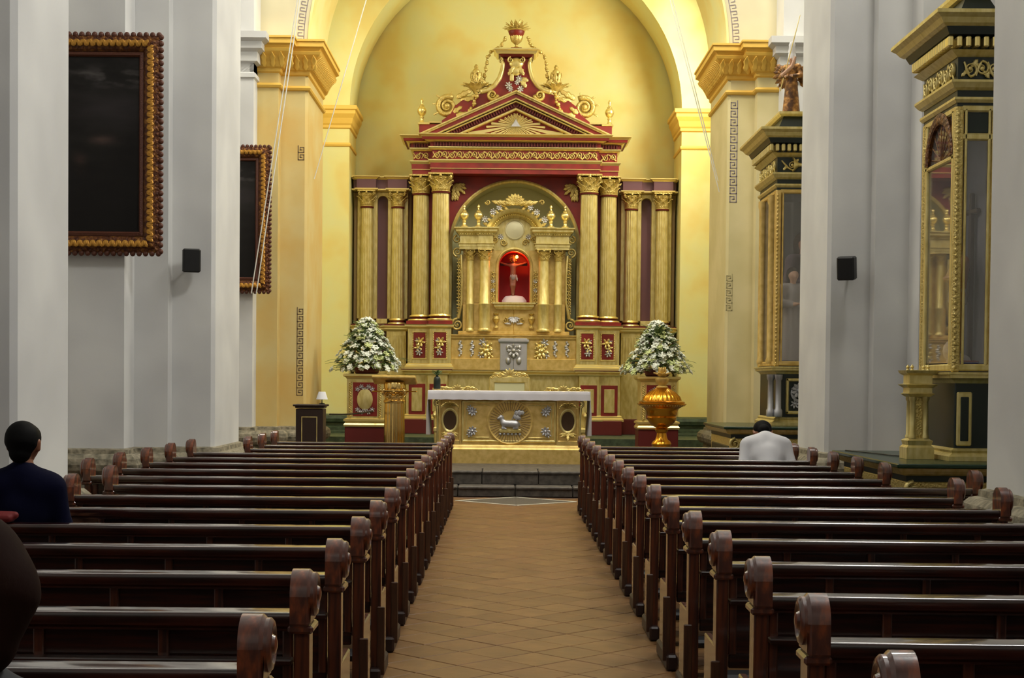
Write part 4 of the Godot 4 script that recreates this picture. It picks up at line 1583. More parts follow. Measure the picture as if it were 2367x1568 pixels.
	put("sunburst", b, M.bright_gold, t)
	b = MB.new()
	b.prism(PackedVector2Array([Vector2(U(-12), V(301)), Vector2(0, V(282)), Vector2(U(12), V(301))]), 0.43, 0.50, 0.012)
	put("silver_triangle", b, M.silver, t)
	crest(t)


func crest(t: Node3D) -> void:
	var b := MB.new()
	var half := [[27, 140], [29, 152], [33, 168], [40, 186], [52, 202], [68, 214], [84, 222], [104, 228], [122, 236], [140, 250], [150, 268], [170, 284], [170, 290]]
	var pg := PackedVector2Array()
	for q in half:
		pg.append(Vector2(U(q[0]), V(q[1])))
	for i in range(half.size() - 1, -1, -1):
		pg.append(Vector2(-U(half[i][0]), V(half[i][1])))
	b.prism(pg, -0.05, 0.3, 0.01)
	put("crest_body", b, M.red, t)
	b = MB.new()
	b.mould([Vector2(U(-36), -0.1), Vector2(U(-36), 0.34), Vector2(U(36), 0.34), Vector2(U(36), -0.1)], [-0.25, V(141), -0.08, V(141), -0.02, V(138), 0.03, V(133), 0.05, V(132), -0.25, V(131.5)])
	put("crest_neck", b, M.dark_red, t)
	b = MB.new()
	b.mould([Vector2(U(-42), -0.15), Vector2(U(-42), 0.4), Vector2(U(42), 0.4), Vector2(U(42), -0.15)], [-0.3, V(133), 0.02, V(132.5), 0.04, V(129), 0.05, V(126), 0.08, V(124), 0.08, V(121), -0.3, V(120)])
	put("crest_shelf", b, M.bright_gold, t)
	for s: float in [-1.0, 1.0]:
		# concave scroll edge, volutes, leaf basket, garlands
		b = MB.new()
		var pts := []
		var c := Curve3D.new()
		for q in [[35, 141], [30, 152], [32, 168], [38, 186], [50, 203], [66, 214], [82, 217]]:
			c.add_point(Vector3(s * U(q[0]), V(q[1]), 0.3))
		for i in 19:
			pts.append(c.sample_baked(c.get_baked_length() * i / 18.0))
		b.tube(pts, [U(4), U(5.5), U(5.5), U(6.5)], [0.05], 8)
		b.volute(Vector3(s * U(36), V(145), 0.3), U(6), PI / 2, s * 1.5, U(1.6), 0.06)
		put("scroll_edge", b, M.gold, t)
		b = MB.new()
		b.volute(Vector3(s * U(54), V(226), 0.36), U(12), (0.0 if s < 0 else PI), s * 1.7, U(4.6), 0.08)
		b.ell(Vector3(s * U(54), V(226), 0.33), Vector3(U(9), U(9), 0.05), 12, 6)
		b.volute(Vector3(s * U(158), V(250), 0.2), U(24), PI / 2 + s * 0.6, -s * 2.0, U(7.5), 0.1)
		b.ell(Vector3(s * U(158), V(250), 0.17), Vector3(U(20), U(20), 0.06), 14, 6)
		b.ell(Vector3(s * U(158), V(250), 0.22), Vector3(U(8), U(8), 0.12), 10, 6)
		put("volute", b, M.old_gold, t)
		b = MB.new()
		for q in [[136, 231, -0.9, 0.45, 40], [128, 236, -1.0, 0.1, 36], [150, 270, -0.7, 0.5, 34], [146, 274, -1.0, 0.2, 40], [140, 276, -1.0, -0.05, 34], [172, 232, 0.8, 0.5, 14], [181, 246, 1.0, 0.1, 12], [178, 264, 0.8, -0.5, 14], [110, 232, -0.8, 0.3, 26], [150, 226, -0.3, 0.9, 10]]:
			b.leaf(Vector3(s * U(q[0]), V(q[1]), 0.27), Vector3(s * q[2], q[3], 0.25), Vector3(0, 0, 1), U(q[4]), U(q[4] * 0.17), -0.8, 6)
		put("acanthus", b, M.old_gold, t)
		b = MB.new()
		# leaf basket with a flame finial
		var o := Vector3(s * U(92), V(212), 0.22)
		b.lathe([0.05, -0.06, 0.06, -0.03, 0.10, 0.0, 0.17, 0.07, 0.20, 0.10, 0.10, 0.12], 14, o)
		for i in 10:
			var a := TAU * i / 10
			b.leaf(o + Vector3(cos(a) * 0.06, 0.0, sin(a) * 0.06), Vector3(cos(a), 0.75, sin(a)), Vector3(0, -1, 0), 0.27, 0.055, 0.9, 5)
		for i in 7:
			var a := TAU * i / 7
			b.leaf(o + Vector3(cos(a) * 0.05, 0.1, sin(a) * 0.05), Vector3(cos(a) * 0.45, 1, sin(a) * 0.45), Vector3(-cos(a), 0, -sin(a)), 0.26, 0.045, 1.0, 5)
		b.lathe([0.04, 0.26, 0.075, 0.32, 0.07, 0.38, 0.03, 0.42, 0.045, 0.45, 0.02, 0.49, 0, 0.5], 10, o)
		put("flame_urn", b, M.old_gold, t)
		b = MB.new()
		for q in [[58, 206, 0.6, -0.5], [64, 200, 0.9, -0.1], [70, 197, 0.7, 0.5], [74, 212, 0.9, -0.2]]:
			b.leaf(Vector3(s * U(q[0]), V(q[1]), 0.28), Vector3(s * q[2], q[3], 0.2), Vector3(0, 0, 1), U(20), U(4), -1.0, 5)
		put("leaf_spray", b, M.old_gold, t)
		b = MB.new()
		garland(b, [Vector3(s * U(25), V(88), 0.2), Vector3(s * U(33), V(106), 0.2), Vector3(s * U(44), V(117), 0.25), Vector3(s * U(57), V(124), 0.25), Vector3(s * U(66), V(136), 0.25), Vector3(s * U(70), V(160), 0.22), Vector3(s * U(74), V(192), 0.2)], U(4.4))
		garland(b, [Vector3(s * U(90), V(220), 0.36), Vector3(s * U(92), V(236), 0.36), Vector3(s * U(98), V(250), 0.36), Vector3(s * U(106), V(264), 0.34)], U(5.2))
		put("garland", b, M.old_gold, t)
	b = MB.new()
	# carved cartouche on the crest
	b.ell(Vector3(0, V(152), 0.32), Vector3(U(17), U(13), 0.07), 12, 7)
	b.ell(Vector3(0, V(170), 0.32), Vector3(U(13), U(11), 0.06), 12, 7)
	for s: float in [-1.0, 1.0]:
		b.volute(Vector3(s * U(13), V(146), 0.36), U(7), PI / 2, -s * 1.5, U(2), 0.05)
		b.leaf(Vector3(s * U(6), V(160), 0.36), Vector3(s * 0.6, -1, 0.2), Vector3(0, 0, 1), U(24), U(5), -0.8, 6)
	b.leaf(Vector3(U(10), V(188), 0.31), Vector3(0.7, -1, 0.3), Vector3(0, 0, 1), U(24), U(6), -0.8, 6)
	b.leaf(Vector3(U(14), V(186), 0.31), Vector3(0.9, -0.4, 0.3), Vector3(0, 0, 1), U(16), U(5), -0.8, 6)
	b.box(Vector3(U(-10), V(184), 0.32), Vector3(U(9), U(18), 0.06), 0.015)
	put("cartouche", b, M.gold, t)
	b = MB.new()
	for q in [[-17, 203, 10], [7, 187, 9], [10, 211, 9], [-13, 211, 8], [2, 196, 7]]:
		sprig(b, Vector3(U(q[0]), V(q[1]), 0.31), U(q[2]), 7)
	put("silver_spray", b, M.silver, t)
	# urn at the top
	b = MB.new()
	b.box(Vector3(0, V(117), 0.15), Vector3(U(26), U(7), 0.22), 0.01)
	b.lathe([U(13), V(87), U(17), V(82), U(19), V(76), U(18), V(72), 0, V(71)], 18, Vector3(0, 0, 0.15))
	put("urn_bowl", b, M.red, t)
	b = MB.new()
	b.lathe([U(9), V(114), U(8), V(112), U(3), V(109), U(2.6), V(106), U(6), V(103), U(12), V(98), U(14.5), V(90), U(15), V(86), U(13), V(85)], 20, Vector3(0, 0, 0.15), 0, TAU, 12, 0.12)
	b.lathe([U(19), V(74.5), U(21), V(73), U(20), V(71), U(12), V(70)], 18, Vector3(0, 0, 0.15))
	for row in 3:
		var n: int = [12, 10, 7][row]
		for i in n:
			var a := TAU * (i + 0.5 * row) / n
			var o := Vector3(cos(a), 0, sin(a))
			b.leaf(Vector3(0, V(72), 0.15) + o * U(10 - row * 2), o * [1.0, 0.75, 0.35][row] + Vector3(0, [0.35, 0.8, 1.2][row], 0), Vector3(0, -1, 0), U([23, 24, 24][row]), U(4), [0.5, 0.4, 0.2][row], 5)
	put("crown_urn", b, M.old_gold, t)


# ---------------------------------------------------------------- the shrine in the niche
func shrine() -> void:
	var t := thing("shrine", "small gilded columned shrine with a lit red niche, inside the altarpiece arch", "shrine", Vector3(0, 0.592 + V(775), -29.55))
	var y0 := V(775)
	var b: MB
	var sh := Transform3D(Basis.IDENTITY, Vector3(0, -y0, 0))
	var nb := func() -> MB:
		var m := MB.new()
		m.t = sh
		return m
	# body with the arched opening
	b = nb.call()
	var pg := PackedVector2Array([Vector2(U(-118), V(530)), Vector2(U(-118), V(700)), Vector2(U(-36), V(700))])
	pg.append_array(arc(Vector2(0, V(616)), U(36), PI, 0, 20))
	pg.append_array([Vector2(U(36), V(700)), Vector2(U(118), V(700)), Vector2(U(118), V(530))])
	b.prism(pg, -0.1, 0.26)
	blk(b, 0, 118, 700, 775, -0.1, 0.26)
	blk(b, 56, 118, 705, 768, 0.2, 0.32)
	put("body", b, M.warm_gold, t)
	b = nb.call()
	blk(b, 0, 128, 767, 775, -0.1, 0.42)
	put("foot_slab", b, M.warm_gold, t)
	# red recess
	b = nb.call()
	var lin := arc(Vector2(0, V(616)), U(36.2), 0, PI, 20)
	lin.append_array([Vector2(U(-36.2), V(700)), Vector2(U(-34.6), V(700))])
	lin.append_array(arc(Vector2(0, V(616)), U(34.6), PI, 0, 20))
	lin.append_array([Vector2(U(34.6), V(700)), Vector2(U(36.2), V(700))])
	b.prism(lin, -0.42, 0.255)
	var bk := arc(Vector2(0, V(616)), U(36.2), 0, PI, 20)
	bk.append_array([Vector2(U(-36.2), V(700)), Vector2(U(36.2), V(700))])
	b.prism(bk, -0.46, -0.41)
	blk(b, 0, 36.2, 700, 703, -0.45, 0.25, 0)
	put("red_recess", b, M.niche_red, t)
	# carved border round the opening
	b = nb.call()
	b.t = sh * Transform3D(UPRIGHT, Vector3.ZERO)
	var ap := [Vector2(U(-37), V(700))]
	for p in arc(Vector2(0, V(616)), U(37), PI, 0, 20):
		ap.append(p)
	ap.append(Vector2(U(37), V(700)))
	b.mould(ap, [0, 0.24, 0, 0.29, 0.02, 0.31, 0.04, 0.30, 0.05, 0.27, 0.05, 0.24])
	put("niche_border", b, M.gold, t)
	for s: float in [-1.0, 1.0]:
		b = nb.call()
		for i in 9:
			sprig(b, Vector3(s * U(49), V(632 + i * 8.4), 0.27), U(6.5), 5)
		put("carved_strip", b, M.old_gold, t)
		b = nb.call()
		for y in [651, 672]:
			sprig(b, Vector3(s * U(49), V(y), 0.28), U(6), 6)
		put("silver_rosette", b, M.silver, t)
		# columns
		for q in [[101.0, 0.36, 9.5], [67.5, 0.42, 13.0]]:
			var r := U(q[2])
			b = nb.call()
			b.lathe([r * 1.2, V(768), r * 1.25, V(765), r * 1.05, V(762), r, V(760), r, V(708), r * 1.08, V(706.5), r * 1.08, V(704), r * 0.98, V(702), r * 0.88, V(606)], 20, Vector3(s * U(q[0]), 0, q[1]))
			var cl := put("column", b, M.gold, t)
			b = MB.new()
			b.t = sh * Transform3D(Basis.IDENTITY, Vector3(s * U(q[0]), V(606), q[1]))
			capital(b, r * 0.86, U(26), false)
			put("capital", b, M.old_gold, cl)
		# entablature over the columns
		b = nb.call()
		var path := [Vector2(-U(126), 0.0), Vector2(-U(126), 0.48), Vector2(-U(84), 0.48), Vector2(-U(84), 0.53), Vector2(-U(48), 0.53), Vector2(-U(48), 0.2)]
		b.t = sh * Transform3D(Basis.from_scale(Vector3(-s, 1, 1)), Vector3.ZERO)
		b.mould(path, [-0.15, V(580), 0, V(580), 0, V(575), 0.01, V(574.5), 0.01, V(569), 0.03, V(567.5), 0.03, V(566), -0.01, V(565.5), -0.01, V(549), -0.15, V(548.5)])
		b.mould(path, [-0.15, V(549.5), 0.01, V(549), 0.02, V(546), 0.04, V(543), 0.07, V(540), 0.07, V(536), 0.10, V(533), 0.10, V(530.5), -0.15, V(529.5)])
		for i in 14:
			b.ell(Vector3(U(-124 + i * 5.6), V(546), 0.55 if i > 7 else 0.50), Vector3(0.016, 0.016, 0.016), 6, 4)
		put("entablature", b, M.gold, t)
		# scroll brackets at the sides
		b = nb.call()
		b.volute(Vector3(s * U(131), V(585), 0.3), U(11), -PI / 2, s * 1.6, U(3), 0.06)
		b.volute(Vector3(s * U(130), V(752), 0.3), U(14), PI / 2, -s * 1.8, U(3.4), 0.07)
		b.volute(Vector3(s * U(132), V(556), 0.3), U(9), PI / 2, -s * 1.4, U(2.6), 0.05)
		b.tube([Vector3(s * U(122), V(592), 0.3), Vector3(s * U(120), V(640), 0.3), Vector3(s * U(120), V(700), 0.3), Vector3(s * U(128), V(738), 0.3)], [U(3.5), U(3), U(3), U(4)], [0.06], 8)
		put("scroll_bracket", b, M.gold, t)
		b = nb.call()
		for i in 17:
			sprig(b, Vector3(s * U(127), V(602 + i * 8), 0.31), U(6), 5)
		put("leaf_string", b, M.old_gold, t)
		for x in [116.0, 83.0]:
			b = nb.call()
			urn(b, s * U(x), 529.5, 475, 0.35, 1.05)
			put("ball_finial", b, M.bright_gold, t)
		# small urns and leaves on the base panel
		b = nb.call()
		b.lathe([0.05, V(760), 0.05, V(757), 0.015, V(753), 0.015, V(750), 0.05, V(744), 0.07, V(738), 0.05, V(733), 0.02, V(730), 0.06, V(726), 0, V(722)], 12, Vector3(s * U(41), 0, 0.29))
		put("urn_relief", b, M.old_gold, t)
		b = nb.call()
		sprig(b, Vector3(s * U(32), V(549), 0.27), U(8), 7)
		put("silver_flower", b, M.silver, t)
		b = nb.call()
		for q in [[50, 494, 9], [68, 511, 9], [36, 484, 8]]:
			sprig(b, Vector3(s * U(q[0]), V(q[1]), 0.42), U(q[2]), 7)
		put("silver_spray", b, M.silver, t)
		b = nb.call()
		b.volute(Vector3(s * U(25), V(562), 0.28), U(8), 0, s * 1.5, U(2), 0.03)
		b.volute(Vector3(s * U(45), V(556), 0.28), U(8), PI, -s * 1.5, U(2), 0.03)
		b.volute(Vector3(s * U(20), V(742), 0.27), U(7), PI / 2, s * 1.5, U(1.8), 0.03)
		for i in 7:
			var a := PI / 2 + s * (0.25 + i * 0.17)
			b.leaf(Vector3(cos(a) * U(66), V(555) + sin(a) * U(66), 0.38), Vector3(-s * 0.5 + cos(a) * 0.5, sin(a) * 0.9, 0.3), Vector3(0, 0, 1), U(15), U(4), -0.8, 5)
		put("carved_leaves", b, M.old_gold, t)
	# arched pediment
	b = nb.call()
	b.t = sh * Transform3D(UPRIGHT, Vector3.ZERO)
	var arcp := []
	for p in arc(Vector2(0, V(556)), U(50), PI - 0.12, 0.12, 24):
		arcp.append(p)
	b.mould(arcp, [0, 0.2, 0, 0.34, U(4), 0.36, U(6), 0.40, U(9), 0.42, U(12), 0.50, U(15), 0.52, U(19), 0.54, U(19), 0.2])
	put("arched_pediment", b, M.gold, t)
	b = nb.call()
	for i in 34:
		var a := 0.15 + (PI - 0.3) * i / 33
		b.ell(Vector3(cos(a) * U(57), V(556) + sin(a) * U(57), 0.42), Vector3(0.018, 0.018, 0.018), 6, 4)
	put("bead_course", b, M.bright_gold, t)
	b = nb.call()
	var tp := arc(Vector2(0, V(556)), U(50), 0, PI, 24)
	tp.append_array([Vector2(U(-50), V(580)), Vector2(U(50), V(580))])
	b.prism(tp, 0.1, 0.265)
	put("tympanum", b, M.gold, t)
	b = nb.call()
	b.t = sh * Transform3D(Basis(Vector3.RIGHT, PI / 2), Vector3(0, V(533), 0.26))
	b.lathe([U(23), 0, U(23), 0.02, U(20.5), 0.03, U(20), 0.018, U(12), 0.03, 0, 0.036], 28)
	put("medallion", b, M.pale_silver, t)
	b = nb.call()
	for i in 9:
		var a := PI * (i + 0.5) / 9
		b.leaf(Vector3(0, V(476), 0.42), Vector3(cos(a), sin(a), 0.3), Vector3(0, 0, 1), U(25), U(4.6), -0.5, 6)
	for s: float in [-1.0, 1.0]:
		b.leaf(Vector3(s * U(8), V(476), 0.42), Vector3(s, 0.15, 0.2), Vector3(0, 0, 1), U(38), U(6), -0.6, 7)
		b.leaf(Vector3(s * U(22), V(480), 0.42), Vector3(s, 0.35, 0.2), Vector3(0, 0, 1), U(34), U(5), -0.8, 7)
		b.volute(Vector3(s * U(62), V(472), 0.42), U(6), PI, -s * 1.4, U(2), 0.04)
	put("shell_crest", b, M.old_gold, t)
	# sill and base panel
	b = nb.call()
	b.mould([Vector2(U(-41), 0.2), Vector2(U(-41), 0.34), Vector2(U(41), 0.34), Vector2(U(41), 0.2)], [-0.1, V(717), 0.0, V(716.5), 0.02, V(712), 0.04, V(710), 0.04, V(706), 0.07, V(704), 0.07, V(700.5), -0.1, V(700)])
	put("sill", b, M.gold, t)
	b = nb.call()
	for i in 7:
		var a := PI + PI * (i + 0.5) / 7
		b.leaf(Vector3(0, V(735), 0.27), Vector3(cos(a), sin(a), 0.3), Vector3(0, 0, 1), U(15), U(3.5), -0.5, 5)
	for s: float in [-1.0, 1.0]:
		b.leaf(Vector3(s * U(6), V(750), 0.27), Vector3(s, 0.1, 0.3), Vector3(0, 0, 1), U(16), U(3), -0.5, 5)
	put("silver_shell", b, M.silver, t)

	# crucifix standing in the red niche
	var y_floor := 0.594 + V(700)
	var c := thing("crucifix", "carved crucifix on a pale rock base inside the lit red niche", "crucifix", Vector3(0, y_floor, -29.62))
	b = MB.new()
	b.box(Vector3(-0.02, 0.50, 0), Vector3(0.07, 0.8, 0.04), 0.008)
	b.box(Vector3(-0.01, 0.76, 0), Vector3(0.53, 0.06, 0.035), 0.008)
	put("cross", b, M.dark_wood, c)
	b = MB.new()
	var x0 := -0.02
	skin(b, [
		[Vector3(x0, 0.85, 0.09), Vector3(x0 + 0.005, 0.815, 0.10), 0.038, 0.030],
		[Vector3(x0, 0.79, 0.075), Vector3(x0, 0.76, 0.07), 0.02, 0.026],
		[Vector3(x0 - 0.055, 0.735, 0.06), Vector3(x0 + 0.055, 0.735, 0.06), 0.034, 0.034],
		[Vector3(x0, 0.72, 0.065), Vector3(x0, 0.58, 0.07), 0.062, 0.048],
		[Vector3(x0, 0.58, 0.07), Vector3(x0, 0.50, 0.065), 0.05, 0.058],
		[Vector3(x0 - 0.07, 0.735, 0.055), Vector3(x0 - 0.15, 0.755, 0.045), 0.026, 0.02],
		[Vector3(x0 - 0.15, 0.755, 0.045), Vector3(x0 - 0.235, 0.785, 0.035), 0.02, 0.014],
		[Vector3(x0 - 0.235, 0.785, 0.035), Vector3(x0 - 0.265, 0.80, 0.035), 0.014, 0.010],
		[Vector3(x0 + 0.07, 0.735, 0.055), Vector3(x0 + 0.15, 0.755, 0.045), 0.026, 0.02],
		[Vector3(x0 + 0.15, 0.755, 0.045), Vector3(x0 + 0.235, 0.785, 0.035), 0.02, 0.014],
		[Vector3(x0 + 0.235, 0.785, 0.035), Vector3(x0 + 0.265, 0.80, 0.035), 0.014, 0.010],
		[Vector3(x0 - 0.03, 0.49, 0.065), Vector3(x0 - 0.03, 0.34, 0.085), 0.042, 0.03],
		[Vector3(x0 + 0.03, 0.49, 0.065), Vector3(x0 + 0.025, 0.34, 0.09), 0.042, 0.03],
		[Vector3(x0 - 0.03, 0.34, 0.085), Vector3(x0 - 0.012, 0.19, 0.055), 0.03, 0.018],
		[Vector3(x0 + 0.025, 0.34, 0.09), Vector3(x0 + 0.012, 0.19, 0.06), 0.03, 0.018],
		[Vector3(x0 - 0.012, 0.19, 0.055), Vector3(x0 - 0.006, 0.145, 0.085), 0.018, 0.014],
		[Vector3(x0 + 0.012, 0.19, 0.06), Vector3(x0 + 0.008, 0.145, 0.09), 0.018, 0.014]], 0.009, 120.0)
	put("figure", b, M.carved_figure, c)
	b = MB.new()
	b.lathe([0.050, 0.45, 0.066, 0.47, 0.068, 0.52, 0.058, 0.56, 0.05, 0.57], 14, Vector3(x0, 0, 0.067), 0, TAU, 7, 0.10)
	b.leaf(Vector3(x0 + 0.05, 0.55, 0.09), Vector3(0.3, -1, 0.1), Vector3(0, 0, 1), 0.13, 0.022, 0.3, 5)
	put("loincloth", b, M.grey_robe, c)
	b = MB.new()
	for i in 12:
		var a := TAU * i / 12
		b.leaf(Vector3(x0, 0.86, 0.08), Vector3(cos(a), sin(a), 0), Vector3(0, 0, 1), 0.085, 0.012, 0.2, 4)
	put("halo", b, M.orange_gold, c)
	b = MB.new()
	b.t = Transform3D(Basis.from_scale(Vector3(1, 1, 0.62)), Vector3.ZERO)
	b.lathe([0.25, 0.0, 0.245, 0.05, 0.20, 0.11, 0.17, 0.135, 0.06, 0.15, 0, 0.15], 9, Vector3(0.0, 0, 0.02))
	put("rock_base", b, M.shade_white, c)

	# the lamp that lights the niche
	var lp := thing("niche_lamp", "small warm lamp at the top of the red niche", "lamp", Vector3(0.05, 0.585 + V(592), -29.47))
	b = MB.new()
	b.lathe([0, -0.035, 0.02, -0.028, 0.03, -0.008, 0.024, 0.015, 0.012, 0.03, 0, 0.03], 14)
	put("bulb", b, M.lamp_bulb, lp)
	b = MB.new()
	b.lathe([0.014, 0.028, 0.016, 0.035, 0.016, 0.055, 0.01, 0.06, 0.01, 0.075, 0, 0.075], 12)
	put("socket", b, M.black, lp)
	var l := OmniLight3D.new()
	l.name = "niche_light"
	l.light_color = Color(1.0, 0.55, 0.25)
	l.light_energy = 0.05
	l.light_size = 0.02
	l.omni_range = 40
	l.omni_attenuation = 2.0
	l.shadow_enabled = true
	lp.add_child(l)
	l.position = Vector3(0, -0.005, 0)


# ---------------------------------------------------------------- things on and around the altar platform
const PLAT := 0.334


func fluted_panel(b: MB, c: Vector3, w: float, h: float, n: int) -> void:
	for i in n:
		b.box(c + Vector3(w * ((i + 0.5) / n - 0.5), 0, 0), Vector3(w / n * 0.55, h, 0.02), 0.006)


func sanctuary() -> void:
	altar()
	chairs()
	ambo()
	font()
	for s: float in [-1.0, 1.0]:
		pedestal(s)
		flowers(s)
	# dark lectern stand with a small lamp on it
	var t := thing("lectern", "dark wooden box lectern with a thin gilt outline beside the pilaster", "lectern", Vector3(-3.02, PLAT, -22.35))
	var b := MB.new()
	b.box(Vector3(0, 0.44, 0), Vector3(0.40, 0.80, 0.38), 0.01)
	b.box(Vector3(0, 0.03, 0), Vector3(0.46, 0.06, 0.44), 0.01)
	put("body", b, M.dark_wood, t)
	b = MB.new()
	b.box(Vector3(0, 0.865, 0), Vector3(0.42, 0.03, 0.40), 0.008)
	b.box(Vector3(0, 0.89, 0), Vector3(0.48, 0.03, 0.46), 0.01)
	put("top", b, M.dark_wood, t)
	b = MB.new()
	for x in [-0.11, 0.11]:
		b.box(Vector3(x, 0.42, 0.192), Vector3(0.012, 0.60, 0.008))
	b.box(Vector3(0, 0.72, 0.192), Vector3(0.232, 0.012, 0.008))
	put("gilt_line", b, M.gold, t)
	t = thing("table_lamp", "small lamp with a white shade on the dark lectern", "lamp", Vector3(-2.86, PLAT + 0.906, -22.35))
	b = MB.new()
	b.lathe([0.045, 0, 0.045, 0.01, 0.008, 0.02, 0.006, 0.07, 0, 0.07], 12)
	b.tube([Vector3(0, 0.06, 0), Vector3(0.02, 0.10, 0)], [0.005], [], 6)
	put("stand", b, M.black, t)
	b = MB.new()
	b.lathe([0.085, 0.07, 0.087, 0.072, 0.05, 0.185, 0.048, 0.185, 0.083, 0.07], 20)
	put("lamp_shade", b, M.shade_white, t)
	# rope barrier
	b = MB.new()
	var pts := []
	for i in 13:
		var f := i / 12.0
		pts.append(Vector3(lerpf(-2.76, -2.68 + 0.35, f), 1.09 - 0.02 * sin(PI * f), lerpf(-22.5, -24.9, f)))
	b.tube(pts, [0.012], [], 8)
	tag(put("rope", b, M.black), "thin dark barrier rope between the lectern and the flower pedestal", "rope")
	# green bottle on the altar
	t = thing("bottle", "dark green bottle with a leafy stopper on the altar's cloth", "bottle", Vector3(-1.225, 1.475, -23.75))
	b = MB.new()
	b.lathe([0, 0, 0.05, 0.0, 0.055, 0.01, 0.055, 0.14, 0.045, 0.18, 0.02, 0.20, 0.02, 0.23, 0, 0.23], 16)
	put("body", b, M.green_paint, t)
	b = MB.new()
	for i in 12:
		var a := i * 2.4
		b.leaf(Vector3(0, 0.2 + 0.004 * i, 0), Vector3(cos(a), 0.9, sin(a)), Vector3(0, -1, 0), 0.10, 0.022, 0.9, 5)
	put("sprig", b, M.leaf_green, t)


